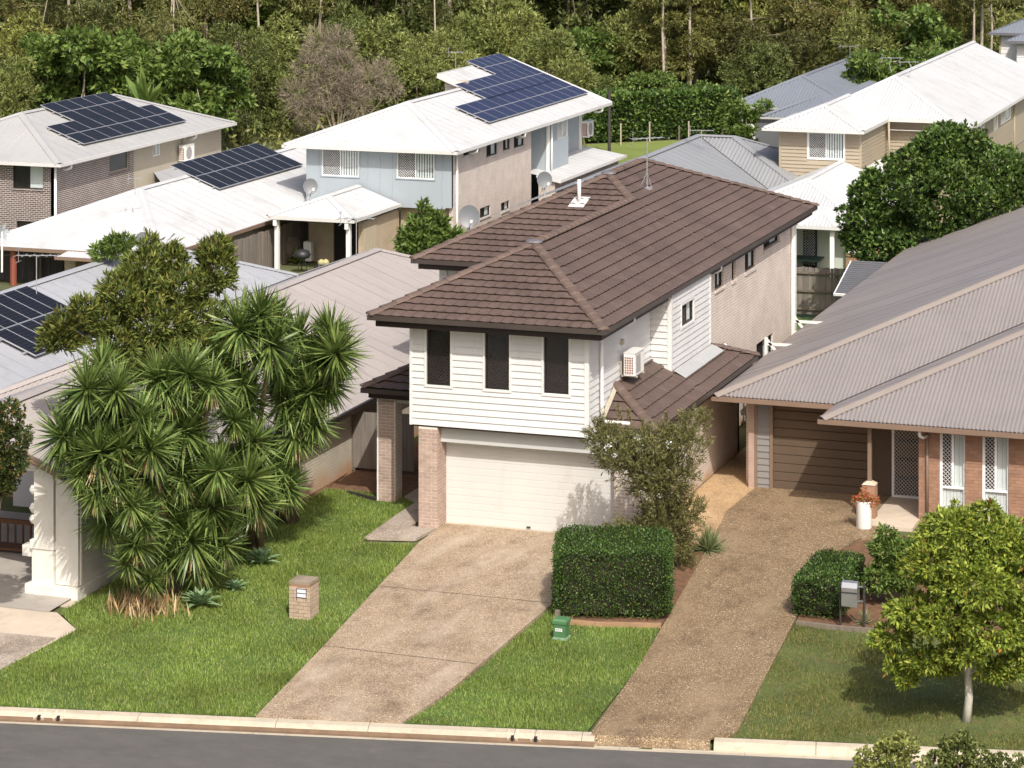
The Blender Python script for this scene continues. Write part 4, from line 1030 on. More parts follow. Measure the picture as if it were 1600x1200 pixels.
# --- white low roof
HE = thing('white_roof_bungalow', 'low single-storey house with broad white metal roof beside dark brick house', 'house', (-28, 40, -1.2))
fE, bE = hiproof(HE, -32.4, -23.7, 32.4, 60, 1.0, .385, 'white_roof', 'white_roof', 'brown_trim', apf=39, pitch=.12, amp=.005)
sheets(HE, [(-28.0, 31.6, .86), (-23.9, 31.6, .86), (-24.6, 35.5, 1.5), (-27.2, 35.5, 1.5)], (1, 0, 0), 'white_roof', .12, .008); gutter(HE, [(-28.0, 31.55, .8), (-23.85, 31.55, .8)], 'brown_trim', .12, .1)
wall(HE, 'X', -24.2, 33, 59.5, -1.3, .86, 'tan_wall', (), .2, 'side_wall'); wall(HE, 'Y', 34.5, -28.5, -24.4, -1.3, .86, 'cream_door', [(-27.3, -25.9, -1.3, .55)], -.2, 'front_wall')
MB().box(-28.4, -27.9, 33.0, 34.4, -1.3, .86).build('alcove_wall', 'yellow_brick', HE)
MB().box(-32.2, -31.6, 36, 59, -1.3, .86).build('left_wall', 'cream_door', HE)
q = U(42, 440, -.6); MB().tube([(-30.6, 32.7, -1.3), (-30.6, 32.7, .9)], .14, 8).build('verandah_post', 'pipe_red', HE)

# --- dark brick two-storey house, upper left
HD = thing('dark_brick_house', 'two-storey dark brick house with pale grey metal roof at upper left', 'house', (-37, 45, -1.8))
fD, bD = hiproof(HD, -41.4, -32.55, 40.1, 58.1, 3.42, .375, 'lightgrey_roof', 'lightgrey_roof', 'white_gutter', pitch=.14, amp=.006)
dyf = 40.6; dxr = -33.05
def dwin(p0, p1, y0_, y1_):
    a, b = UY(p0, y1_, dyf), UY(p1, y0_, dyf); return (a.x, b.x, a.z, b.z)
dw = [dwin(20, 68, 259, 294), dwin(26, 64, 347, 372)]
wall(HD, 'Y', dyf, -41, dxr, -1.8, 3.26, 'dark_brick', dw, .2, 'front_wall')
def dwx(p0, p1, t, b_):
    a, b = UX(p0, b_, dxr), UX(p1, t, dxr); return (a.y, b.y, a.z, min(3.2, UX((p0 + p1) / 2, t, dxr).z))
sw = dwx(171, 202, 237, 271); sw2 = dwx(239, 250, 221, 245)
ysp = UX(209, 250, dxr).y
wall(HD, 'X', dxr, dyf, ysp, -1.8, 3.26, 'dark_brick', [sw], .2, 'side_wall'); wall(HD, 'X', dxr, ysp, 57.6, -1.8, 3.26, 'beige_wall', [sw2], .18, 'side_wall_render')
MB().box(-41, dxr - .2, 57.4, 57.6, -1.8, 3.2).build('rear_wall', 'beige_wall', HD)
for w in dw: window(HD, 'Y', dyf, *w, 'bronze_frame', 'slide' if w is dw[0] else 'plain', .08, sill='dark_brick')
window(HD, 'X', dxr, *sw, 'beige_wall', 'plain', .08, sill='dark_brick'); window(HD, 'X', dxr, *sw2, 'alu_white', 'slide', .04)
mb = MB(); mb.tube([(dxr + .06, dyf - .06, 3.3), (dxr + .06, dyf - .06, -1.8)], .06, 8); mb.build('downpipe', 'white_pvc', HD, True)
for (a, b) in ((108, 255), (303, 208)):
    q = UX(a, b, dxr + .3); mb = MB(); mb.tube([(dxr + .42, q.y, 3.3), (dxr + .4, q.y, 3.12), (dxr + .2, q.y, 3.02), (dxr, q.y, 3.02)], .06, 8); mb.build('downpipe', 'white_pvc', HD, True)
# grey lean-to against its side
a, b, c = UX(220, 295, -33), UX(340, 252, -31.2), None
y0_ = UX(222, 290, dxr).y; y1_ = UX(322, 248, dxr).y; zt_ = UX(322, 248, dxr).z
sheets(HD, [(-31.3, y0_ - .6, zt_ - .75), (-31.3, y1_, zt_ - .75), (dxr, y1_, zt_), (dxr, y0_ + 1.2, zt_)], (0, 1, 0), 'grey_roof', .14, .006)
MB().box(dxr, -31.4, y0_ - .3, y1_, -1.8, zt_ - .78).build('lean_to_wall', 'beige_wall', HD)
q = UX(276, 252, dxr); 
ac_unit('white air conditioner with round fan on the beige wall of the dark brick house', 'X', dxr, q.y, q.z + .02, 1.0, .72, .34, 'round')
mb = MB(); mb.tube([(dxr + .04, q.y + .62, q.z + .7), (dxr + .04, q.y + .62, 3.2)], .05, 6); mb.build('refrigerant_pipe', 'beige_wall', HD)
n_ = Vector((.375, 0, 1)); o_ = (-32.55, 40, 3.42)
vv = Vector((-1, 0, .375)); uu = Vector((0, 1, 0))
b0 = plane_pt(130, 229, o_, n_); solar('long dark solar array on the grey roof of the dark brick house, lower row', b0, uu, vv, 2, 8, 'solar', pw=(plane_pt(288, 191, o_, n_).y - b0.y) / 8 - .02, ph=1.02)
b0 = plane_pt(118, 194, o_, n_); solar('shorter dark solar array near the ridge of the dark brick house', b0, uu, vv, 2, 5, 'solar', pw=(plane_pt(219, 173, o_, n_).y - b0.y) / 5 - .02, ph=1.0)
n_ = Vector((.388, 0, 1)); vv = Vector((-1, 0, .388)); o_ = (-14.3, 0, 1.66)
b0 = plane_pt(54, 562, o_, n_); b1 = plane_pt(165, 515, o_, n_); solar('large dark solar array on the grey roof behind the olive tree', b0, uu, vv, 2, 6, 'solar', pw=(b1.y - b0.y) / 6 - .02, ph=1.62)
n_ = Vector((.385, 0, 1)); vv = Vector((-1, 0, .385)); o_ = (-23.7, 0, 1.0)
b0 = plane_pt(342, 299, o_, n_); solar('dark solar array on the broad white roof', b0, uu, vv, 2, 9, 'solar', pw=1.0, ph=1.3)

# --- pale blue two-storey house with white roof
HC = thing('blue_house', 'two-storey pale blue and brick house with white metal roof and solar panels', 'house', (-20, 50, -1.5))
cz = 3.82; cx0, cx1, cy0, cy1 = -24.9, -16.5, 47.0, 70.2; cp = .385; cxm = -20.7; czr = cz + 4.2 * cp; xs_ = -22.2; zs_ = cz + (cx1 - xs_) * cp; ysk = 59.6
fC = (cxm, 51.8, czr)
sheets(HC, [(cx1, cy0, cz), (cx1, ysk, cz), (cxm, ysk, czr), fC], (0, 1, 0), 'white_roof', .14, .005)
sheets(HC, [(cx1, ysk, cz), (cx1, cy1, cz), (xs_, cy1, zs_), (xs_, ysk, zs_)], (0, 1, 0), 'white_roof', .14, .005)
sheets(HC, [(cx0, cy0, cz), (cx1, cy0, cz), fC], (1, 0, 0), 'white_roof', .14, .006)
mb = MB(); mb.quad((cx0, ysk, cz), (cx0, cy0, cz), fC, (cxm, ysk, czr)); mb.build('roof_far_slopes', 'white_roof', HC)
metalcap(HC, [((cx0, cy0, cz), fC), ((cx1, cy0, cz), fC), (fC, (cxm, ysk, czr))], 'white_roof', .2)
gutter(HC, [(cx0, ysk, cz - .07), (cx0, cy0, cz - .07), (cx1, cy0, cz - .07), (cx1, cy1, cz - .07)], 'white_gutter', .15, .12)
mb = MB(); mb.beam((cx1 + .03, cy1, cz - .05), (xs_, cy1, zs_ - .05), .06, .2); mb.beam((xs_, ysk - .05, zs_ - .06), (cxm - .2, ysk - .05, czr - .0), .06, .22); mb.beam((xs_, ysk, zs_ - .06), (xs_, cy1, zs_ - .06), .06, .22); mb.build('barge_board', 'white_gutter', HC)
mb = MB(); mb.box(cx0 + .1, cx1 - .1, cy0 + .1, ysk, cz - .17, cz - .155); mb.box(cxm, cx1 - .1, ysk + .001, cy1, cz - .17, cz - .155); mb.build('soffit', 'soffit', HC)
MB().box(xs_ + .3, xs_ + .5, ysk + .3, cy1 - .3, -1.5, zs_ - .25).build('high_wall', 'far_brick', HC); MB().box(xs_ + .3, cxm, ysk + .25, ysk + .45, 3, zs_ - .3).build('high_front', 'far_brick', HC)
cyw = 47.6; cxl = -24.0; cxw = -16.95
def cw(p0, p1, t, b_):
    a, b = UY(p0, b_, cyw), UY(p1, t, cyw); return (a.x, b.x, a.z, b.z)
w1_, w2_ = cw(503, 561, 233, 274), cw(620, 679, 236, 278)
wall(HC, 'Y', cyw, cxl, cxw, 1.22, cz - .16, 'blue_wall', [w1_, w2_], .15, 'upper_front')
x = cxl
while x < cxw - .3:
    MB().box(x - .012, x + .012, cyw - .018, cyw + .01, 1.22, cz - .17).build('cladding_batten', 'blue_wall', HC) if not any(w[0] - .05 < x < w[1] + .05 for w in (w1_, w2_)) else None
    x += .6
for w in (w1_, w2_): window(HC, 'Y', cyw, *w, 'alu_white', 'blinds', .03, sz=1.5); trim(HC, 'Y', cyw, *w, 'blue_wall', .05, (0, .04))
MB().box(cxl, cxw - .3, cyw - .01, cyw + .4, 1.14, 1.219).build('upper_bottom', 'blue_wall', HC)
ybr = UX(830, 250, cxw).y
swn = []
for p0, p1, t, b_ in ((724, 749, 227, 244), (760, 777, 219, 246), (786, 797, 213, 236), (803, 819, 208, 232)):
    a, b = UX(p0, b_, cxw), UX(p1, t, cxw); swn.append((a.y, b.y, a.z, cz - .25))
for p0, p1, t, b_ in ((750, 766, 323, 342), (783, 796, 315, 332)):
    a, b = UX(p0, b_, cxw), UX(p1, t, cxw); swn.append((a.y, b.y, a.z, UX((p0 + p1) / 2, t, cxw).z))
wall(HC, 'X', cxw, cyw + .2, ybr, -1.5, cz - .16, 'far_brick', swn, .2, 'side_wall')
for w in swn: window(HC, 'X', cxw, *w, 'bronze_frame', 'slide', .08, sill='far_brick')
MB().box(cxw - .35, cxw, cyw - .001, cyw + .2, 1.2, cz - .16).build('corner_return', 'blue_wall', HC)
mb = MB(); mb.tube([(cxw + .06, cyw + .5, cz - .1), (cxw + .06, cyw + .5, -1.5)], .06, 8); mb.build('downpipe', 'white_pvc', HC, True)
for px, py in ((741, 229), (816, 205), (937, 164)):
    q = UX(px, py, cxw + .3); mb = MB(); mb.tube([(cx1, q.y, cz - .12), (cx1 - .02, q.y, cz - .3), (cx1 - .2, q.y, cz - .38), (cxw, q.y, cz - .38)], .06, 8); mb.build('downpipe', 'white_pvc', HC, True)
# recessed blue bays behind the brick
y1c, y2c, y3c = UX(857, 240, cxw).y, UX(888, 240, cxw).y, UX(915, 220, cxw - 1.0).y
MB().box(cxw - 1.4, cxw - 1.2, ybr, y1c + 2, 1.3, cz - .17).build('recess_wall', 'blue_wall', HC)
bwv = (UX(871, 210, cxw).y, UX(887, 206, cxw).y, UX(871, 218, cxw).z, UX(879, 188, cxw).z)
wall(HC, 'X', cxw, y1c, y2c, 1.05, cz - .17, 'blue_wall', [bwv], .18, 'blue_bay'); window(HC, 'X', cxw, *bwv, 'alu_white', 'slide', .03)
MB().box(cxw - 1.2, cxw - .19, y1c, y1c + .15, 1.1, cz - .17).build('bay_front', 'blue_wall', HC)
B(cxw - .1, cxw + .02, y1c - .03, y1c + .12, 1.05, cz - .17).build('corner_post', 'white_pvc', HC); MB().tube([(cxw + .07, y1c + .3, cz - .2), (cxw + .07, y1c + .3, 1.0)], .05, 8).build('downpipe', 'white_pvc', HC, True)
MB().box(cxw - 1.25, cxw - 1.05, y2c, cy1 - .6, 1.2, cz - .17).build('rear_blue_wall', 'blue_wall', HC)
MB().box(cxw - 1.04, cxw - .95, cy1 - .9, cy1 - .6, .9, cz - .2).build('rear_corner_post', 'white_pvc', HC)
MB().box(cxw - 4, cxw - 1.05, cy1 - .6, cy1 - .45, -1.5, cz - .17).build('rear_wall', 'blue_wall', HC)
q = UX(906, 214, cxw - 1.05)
ac_unit('white air conditioner on the blue rear wall above a white skillion roof', 'X', cxw - 1.05, q.y, q.z, .95, .80, .34, 'round')
# lower white skillion roof on that side
zl = 1.15; xl_ = cxw + 2.15; yl0 = UX(950, 283, xl_).y
pl0 = U(875, 283, 1.0); pl1 = U(970, 243, 1.0)
sheets(HC, [(pl0.x, pl0.y, 1.04), (pl0.x, pl1.y, 1.04), (cxw - 1.1, pl1.y, 1.42), (cxw - 1.1, pl0.y, 1.42)], (0, 1, 0), 'white_roof', .14, .005)
gutter(HC, [(cxw, pl0.y - .02, 1.2), (pl0.x, pl0.y - .02, .98), (pl0.x + .03, pl1.y, .98)], 'white_gutter', .14, .12)
wall(HC, 'X', pl0.x - .3, pl0.y + .3, pl1.y - .2, -1.5, .95, 'far_brick', (), .2, 'lower_side'); wall(HC, 'Y', pl0.y + .3, cxw, pl0.x - .3, -1.5, 1.0, 'far_brick', (), -.2, 'lower_front')
# ground floor front, patio roof on posts
wall(HC, 'Y', cyw + .5, -19.6, cxw, -1.5, 1.14, 'yellow_brick', [(-18.7, -17.6, -.7, .75)], .2, 'lower_front'); window(HC, 'Y', cyw + .5, -18.7, -17.6, -.7, .75, 'beige_wall', 'plain', .08)
wall(HC, 'X', -19.6, 43.6, cyw + .3, -1.5, 1.0, 'yellow_brick', (), .2, 'patio_wall')
wall(HC, 'Y', 45.3, -22.9, -19.8, -1.5, .85, 'yellow_brick', [(-21.7, -20.4, -1.5, .7)], .2, 'patio_front')
sdp = MB().box(-21.7, -20.4, 45.42, 45.46, -1.5, .7).build('patio_door', 'interior', HC); screen(sdp, 'Y', 45.36, -21.65, -20.45, -1.4, .65, .0, 'bronze_mesh', .11, .018)
for k in range(9): MB().box(-19.585, -19.545, 43.65 + k * .17, 43.78 + k * .17, -1.5, .7).build('slat', 'tan_wall', HC)
pgL, pgR, pgF = U(418, 338, 1.30), U(554, 344, 1.30), U(610, 321, 1.30)
hz = 1.33; x0p, x1p, y0p = pgL.x, pgR.x, pgL.y; y1p = 47.4; xm = (x0p + x1p) / 2; zrp = hz + .36 * (x1p - x0p) / 2; fpp = (xm, y0p + (x1p - x0p) / 2, zrp)
sheets(HC, [(x1p, y0p, hz), (x1p, y1p, hz), (xm, y1p, zrp), fpp], (0, 1, 0), 'white_roof', .14, .006); sheets(HC, [(x0p, y0p, hz), (x1p, y0p, hz), fpp], (1, 0, 0), 'white_roof', .14, .010)
mb = MB(); mb.quad((x0p, y1p, hz), (x0p, y0p, hz), fpp, (xm, y1p, zrp)); mb.build('roof_far_slopes', 'white_roof', HC)
metalcap(HC, [((x0p, y0p, hz), fpp), ((x1p, y0p, hz), fpp), (fpp, (xm, y1p, zrp))], 'white_roof', .2)
gutter(HC, [(x0p, y1p, hz - .07), (x0p, y0p, hz - .07), (x1p, y0p, hz - .07), (x1p, y1p, hz - .07)], 'white_gutter', .14, .12)
MB().box(x0p + .1, x1p - .1, y0p + .1, y1p, hz - .15, hz - .14).build('soffit', 'soffit', HC)
for p in ((x0p + .35, y0p + .25), (x1p - .3, y0p + .25)): MB().box(p[0] - .09, p[0] + .09, p[1] - .09, p[1] + .09, -1.5, hz - .14).build('patio_post', 'white_pvc', HC); MB().box(p[0] - .08, p[0] + .08, p[1] - .28, p[1] - .10, hz - .42, hz - .14).build('rainhead', 'white_pvc', HC)
n_ = Vector((cp, 0, 1)); vv = Vector((-1, 0, cp)); o_ = (cx1, 0, cz)
for lab, px, py, rw, cl in (('lowest bluish solar array on the white roof of the blue house', 764, 195, 2, 11), ('middle bluish solar array on the white roof of the blue house', 762, 159, 2, 10), ('highest bluish solar array on the white roof of the blue house', 778, 121, 2, 5)):
    b0 = plane_pt(px, py, o_, n_); solar(lab, b0, uu, vv, rw, cl, 'solar_sky_tint', pw=(plane_pt(925, 151, o_, n_).y - b0.y) / cl - .02, ph=.93)
# --- tan two-storey house with white corrugated roof, upper right
HB = thing('tan_house', 'two-storey tan weatherboard house with white corrugated roof at upper right', 'house', (-2, 64, -1.3))
bz = 3.82
# bay in front
x0, x1, y0 = -6.0, -1.15, 61.0; xm = (x0 + x1) / 2; zr = bz + (x1 - x0) / 2 * .385; f = (xm, y0 + 2.6, zr)
sheets(HB, [(x0, y0, bz), (x1, y0, bz), f], (1, 0, 0), 'white_roof', .17, .022)
sheets(HB, [(x1, y0, bz), (x1, 69, bz), (xm, 69, zr), f], (0, 1, 0), 'white_roof', .17, .012)
mb = MB(); mb.quad((x0, 69, bz), (x0, y0, bz), f, (xm, 69, zr)); mb.build('roof_far_slopes', 'white_roof', HB)
metalcap(HB, [((x0, y0, bz), f), ((x1, y0, bz), f), (f, (xm, 69, zr))], 'white_roof', .18)
gutter(HB, [(x0, 68, bz - .07), (x0, y0, bz - .07), (x1, y0, bz - .07), (x1, 66.9, bz - .07)], 'white_gutter', .15, .12)
MB().box(x0 + .1, x1 - .1, y0 + .1, 68, bz - .17, bz - .155).build('soffit', 'soffit', HB)
# main roof
my = 67.0; rxm = -1.8; rzm = 5.5; A_ = (rxm, 72.0, rzm); ezr = 3.42; exr = 2.78
sheets(HB, [(-5.2, my, bz), (2.05, my, bz), A_], (1, 0, 0), 'white_roof', .17, .022)
k_ = (rzm - ezr) / (exr - rxm)
sheets(HB, [(2.05, my, ezr + (exr - 2.05) * k_), (exr, my + .2, ezr), (exr, 96, ezr), (rxm, 96, rzm), A_], (0, 1, 0), 'white_roof', .17, .006)
mb = MB(); mb.quad((-5.2, 96, bz), (-5.2, my, bz), A_, (rxm, 96, rzm)); mb.build('roof_far_slopes', 'white_roof', HB)
metalcap(HB, [((2.05, my, bz), A_), ((-5.2, my, bz), A_), (A_, (rxm, 96, rzm))], 'white_roof', .18)
gutter(HB, [(x1, my - .03, bz - .07), (2.05, my - .03, bz - .07), (exr + .03, my + .2, ezr - .07), (exr + .03, 96, ezr - .07)], 'white_gutter', .15, .12)
MB().box(-5, exr - .1, my + .1, 95, 3.24, 3.255).build('soffit', 'soffit', HB)
bw = 61.6
def bwn(p0, p1, t, b_):
    a, b = UY(p0, b_, bw), UY(p1, t, bw); return (a.x, b.x, a.z, min(bz - .2, b.z))
wB = bwn(1263, 1319, 204, 247)
wall(HB, 'Y', bw, -5.35, -1.35, -1.3, bz - .16, 'tan_board', [wB], .15, 'bay_front'); boards(HB, 'Y', bw, -5.25, -1.45, 1.0, bz - .16, 'tan_board', .18, [(wB[0] - .05, wB[1] + .05, wB[2] - .05, 9)], lip=.05)
window(HB, 'Y', bw, *wB, 'alu_white', 'blinds', .0, sz=1.5); trim(HB, 'Y', bw, *wB, 'alu_white', .05, (0, .04))
B(-5.37, -5.25, bw - .035, bw + .1, -1.3, bz - .16).build('corner_post', 'tan_board', HB); B(-1.45, -1.33, bw - .035, bw + .1, 1.0, bz - .16).build('corner_post', 'tan_board', HB)
wall(HB, 'X', -1.35, bw + .1, 67.6, 1, bz - .16, 'tan_board', (), .15, 'bay_side'); boards(HB, 'X', -1.35, bw + .12, 67.6, 1, bz - .16, 'tan_board', .18, lip=.05)
mb = MB(); mb.tube([(-1.1, 66.9, bz - .1), (-1.1, 67.1, 1.2)], .06, 8); mb.build('downpipe', 'tan_board', HB, True)
wall(HB, 'Y', 67.6, -1.35, 2.25, -1.3, bz - .16, 'tan_board', (), .15, 'main_front'); boards(HB, 'Y', 67.6, -1.3, 2.2, 1.0, bz - .16, 'tan_board', .18, lip=.05)
bwx = 2.3; sw_ = []
for p0, p1, t, b_ in ((1526, 1537, 190, 206), (1552, 1558, 178, 203), (1563, 1578, 168, 194)):
    a, b = UX(p0, b_, bwx), UX(p1, t, bwx); sw_.append((a.y, b.y, a.z, 3.1))
wall(HB, 'X', bwx, 67.6, 95, -1.3, 3.25, 'tan_board', sw_, .15, 'side_wall'); boards(HB, 'X', bwx, 67.65, 90, .6, 3.25, 'tan_board', .18, [(a - .05, b + .05, c - .05, d + .3) for a, b, c, d in sw_], lip=.05)
for w in sw_: window(HB, 'X', bwx, *w, 'alu_white', 'slide', .0); trim(HB, 'X', bwx, *w, 'alu_white', .05, (0, .04))
mb = MB(); q = UX(1583, 170, bwx); mb.tube([(bwx + .07, q.y, 3.3), (bwx + .07, q.y, -1)], .06, 8); mb.build('downpipe', 'tan_board', HB, True)
# lower roof and porch
lz_ = 1.0; x0, x1, y0 = -5.6, 1.0, 50.4; xm = -2.3; zr = lz_ + 3.3 * .40; f = (xm, 54.5, zr)
sheets(HB, [(x0, y0, lz_), (x1, y0, lz_), f], (1, 0, 0), 'white_roof', .17, .022)
sheets(HB, [(x1, y0, lz_), (x1, 67, lz_), (xm, 67, zr), f], (0, 1, 0), 'white_roof', .17, .012)
mb = MB(); mb.quad((x0, 61.5, lz_), (x0, y0, lz_), f, (xm, 61.5, zr)); mb.build('roof_far_slopes', 'white_roof', HB)
metalcap(HB, [((x0, y0, lz_), f), ((x1, y0, lz_), f), (f, (xm, 61.5, zr))], 'white_roof', .18)
gutter(HB, [(x0, y0, lz_ - .07), (x1, y0, lz_ - .07), (x1, 67, lz_ - .07)], 'white_gutter', .14, .12)
pL, pR = U(1247, 352, 1.0), U(1308, 357, 1.0); x0, x1, y0 = pL.x, pR.x, pL.y - .1; xm = (x0 + x1) / 2; f = (xm, y0 + 1.3, 1.0 + .45)
sheets(HB, [(x0, y0, 1.02), (x1, y0, 1.02), f], (1, 0, 0), 'white_roof', .17, .022); sheets(HB, [(x1, y0, 1.02), (x1, 52.5, 1.02), (xm, 52.5, 1.47), f], (0, 1, 0), 'white_roof', .17, .012)
metalcap(HB, [((x0, y0, 1.02), f), ((x1, y0, 1.02), f)], 'white_roof', .16); gutter(HB, [(x0 - 1.3, y0, .95), (x1, y0, .95), (x1, 51, .95)], 'white_gutter', .14, .12)
MB().box(x0 - 1.2, x1 - .05, y0 + .1, 52, .84, .855).build('porch_ceiling', 'brown_trim', HB)
MB().box(x1 - .42, x1 - .25, y0 + .2, y0 + .37, -1.2, .86).build('porch_post', 'white_pvc', HB)
MB().box(-5.2, x1 - .2, 51.6, 51.75, -1.2, .9).build('porch_back', 'mint_wall', HB)
sdp = MB().box(x0 - .35, x0 + .25, 51.5, 51.56, -1.2, .8).build('screen_door', 'interior', HB); screen(sdp, 'Y', 51.45, x0 - .3, x0 + .2, -1.1, .75, 0, 'alu_white', .12, .018)
ww = (UY(1325, 398, 51.3).x, UY(1360, 375, 51.3).x, UY(1325, 398, 51.3).z, .75)
wall(HB, 'Y', 51.3, x1 - .2, 1.6, -1.2, .93, 'tan_brick', [ww], .2, 'lower_front'); window(HB, 'Y', 51.3, *ww, 'alu_white', 'slide', .05, sz=1.5, sill='tan_brick')
wall(HB, 'X', .75, 51.4, 67, -1.2, .93, 'tan_brick', (), .2, 'lower_side')
MB().box(-5.4, -5.2, 50.8, 61.6, -1.2, .93).build('lower_left', 'tan_brick', HB)

# --- grey hip roof straight behind the main roof
HH = thing('grey_hip_house', 'low house with plain grey hip roof just behind the brown tiled roof', 'house', (-9, 60, -1.5))
hx, hz_ = -10.05, 3.0; p = .40; hy1 = 63.9; hy0 = 44.; ze = .7; w_ = (hz_ - ze) / p
sheets(HH, [(hx, hy0, hz_), (hx + w_, hy0 - 2, ze), (hx + w_, hy1 - w_, ze), (hx, hy1, hz_)], (0, 1, 0), 'mid_grey_roof', .16, .005)
x2 = hx + 1.9
sheets(HH, [(hx, hy1, hz_), (hx + w_, hy1 - w_, ze), (x2 + w_, hy1 - w_, ze), (x2, hy1, hz_)], (1, 0, 0), 'mid_grey_roof', .2, .022)
sheets(HH, [(x2, hy1, hz_), (x2 + w_, hy1 - w_, ze), (x2 + w_, hy1 + w_, ze)], (0, 1, 0), 'mid_grey_roof', .2, .01)
mb = MB(); mb.quad((hx, hy1, hz_), (hx, hy0, hz_), (hx - w_, hy0, ze), (hx - w_, hy1 + w_, ze)); mb.quad((x2, hy1, hz_), (x2 + w_, hy1 + w_, ze), (hx - w_, hy1 + w_, ze), (hx, hy1, hz_)); mb.build('roof_far_slopes', 'mid_grey_roof', HH)
metalcap(HH, [((hx, hy0, hz_), (hx, hy1, hz_)), ((hx, hy1, hz_), (x2, hy1, hz_)), ((x2, hy1, hz_), (x2 + w_, hy1 - w_, ze)), ((x2, hy1, hz_), (x2 + w_, hy1 + w_, ze))], 'mid_grey_roof', .22)
metalcap(HH, [((hx, hy1, hz_ + .01), (hx + w_, hy1 - w_, ze + .01))], 'dark_fascia', .05, 'valley', .0)
gutter(HH, [(hx + w_, hy0 - 2, ze - .07), (hx + w_, hy1 - w_, ze - .07), (x2 + w_, hy1 - w_, ze - .07), (x2 + w_, hy1 + w_, ze - .07)], 'grey_gutter')
MB().box(hx - w_ + .5, hx + w_ - .5, hy0 - 1, hy1 + w_ - .5, -1.6, ze - .1).build('wall', 'tan_wall', HH); MB().box(hx + w_ - .5, x2 + w_ - .5, hy1 - w_ + .5, hy1 + w_ - .5, -1.6, ze - .1).build('wing_wall', 'tan_wall', HH)

# --- blue-grey roof with white walls and dark garage, behind the tan house
HI = thing('bluegrey_roof_house', 'white house with blue-grey metal roof and dark garage door behind the tan house', 'house', (-13, 95, -1.8))
iz = 1.3; x0, x1, y0 = -16.6, -8.2, 94.5; xm = -12.9; zr = iz + 1.6; f = (xm, 99, zr)
sheets(HI, [(x0, y0, iz), (x1, y0, iz), f], (1, 0, 0), 'bluegrey_roof', .2, .015); sheets(HI, [(x1, y0, iz), (x1, 126, iz), (xm, 126, zr), f], (0, 1, 0), 'bluegrey_roof', .2, .012)
mb = MB(); mb.quad((x0, 126, iz), (x0, y0, iz), f, (xm, 126, zr)); mb.build('roof_far_slopes', 'bluegrey_roof', HI)
metalcap(HI, [((x0, y0, iz), f), ((x1, y0, iz), f), (f, (xm, 126, zr))], 'bluegrey_roof', .2); gutter(HI, [(x0, y0, iz - .07), (x1, y0, iz - .07), (x1, 126, iz - .07)], 'grey_gutter')
y0b = 89.5; x0b, x1b = -13.2, -7.0; fb = (-10.6, 93.0, iz + 1.0)
sheets(HI, [(x0b, y0b, iz - .05), (x1b, y0b, iz - .05), fb], (1, 0, 0), 'bluegrey_roof', .2, .015); sheets(HI, [(x1b, y0b, iz - .05), (x1b, 122, iz - .05), (-9.6, 122, iz + 1.0), (-9.6, 93., iz + 1.0)], (0, 1, 0), 'bluegrey_roof', .2, .012)
metalcap(HI, [((x1b, y0b, iz), (-9.6, 93., iz + 1.0)), ((x0b, y0b, iz), fb)], 'bluegrey_roof', .2); gutter(HI, [(x0b, y0b, iz - .12), (x1b, y0b, iz - .12)], 'grey_gutter')
wall(HI, 'Y', 95.1, -16.2, -8.6, -2, iz - .12, 'white_far', [(-15.0, -10.4, -2, .75)], .2, 'front_wall'); MB().box(-15.0, -10.4, 95.18, 95.24, -2, .75).build('garage_door', 'garage_grey', HI)
MB().box(-16.2, -16.0, 95.1, 125, -2, iz - .12).build('left_wall', 'white_far', HI); MB().box(-12.8, -7.6, 90.2, 95.0, -2, iz - .2).build('front_wing', 'white_far', HI) if False else None
# --- far house at the right edge
HJ = thing('far_white_house', 'white two-storey house with grey roofs at the top right corner', 'house', (3, 100, -1.5))
q = U(1546, 51, 5.2); q2 = U(1571, 64, 5.0)
for (qq, dy, dx) in ((q, 10, 12), (q2, 8, 11)):
    xa, ya, za = qq; zr = za + 2.0; f = (xa + 5.2, ya + 5.2, zr)
    sheets(HJ, [(xa, ya, za), (xa + dx, ya, za), (xa + dx, ya + 5.2, zr), f], (1, 0, 0), 'bluegrey_roof', .2, .012)
    mb = MB(); mb.quad((xa, ya + 14, za), (xa, ya, za), f, (xa + 5.2, ya + 9, zr)); mb.build('roof_far_slopes', 'bluegrey_roof', HJ)
    gutter(HJ, [(xa, ya + 12, za - .07), (xa, ya, za - .07), (xa + dx, ya, za - .07)], 'garage_grey', .16, .12)
    wall(HJ, 'Y', ya + .6, xa + .6, xa + dx, -2, za - .15, 'white_far', [(xa + 1.0, xa + 2.6, za - .75, za - .45)] if dy == 10 else (), .2, 'front_wall'); boards(HJ, 'Y', ya + .6, xa + .62, xa + dx, -1, za - .15, 'white_far', .3)
    MB().box(xa + .6, xa + .8, ya + .8, ya + 13, -2, za - .15).build('left_wall', 'white_far', HJ)
MB().box(q.x + .55, q.x + .65, q.y + .5, q.y + .62, -2, q.z - .2).build('downpipe', 'tan_board', HJ)

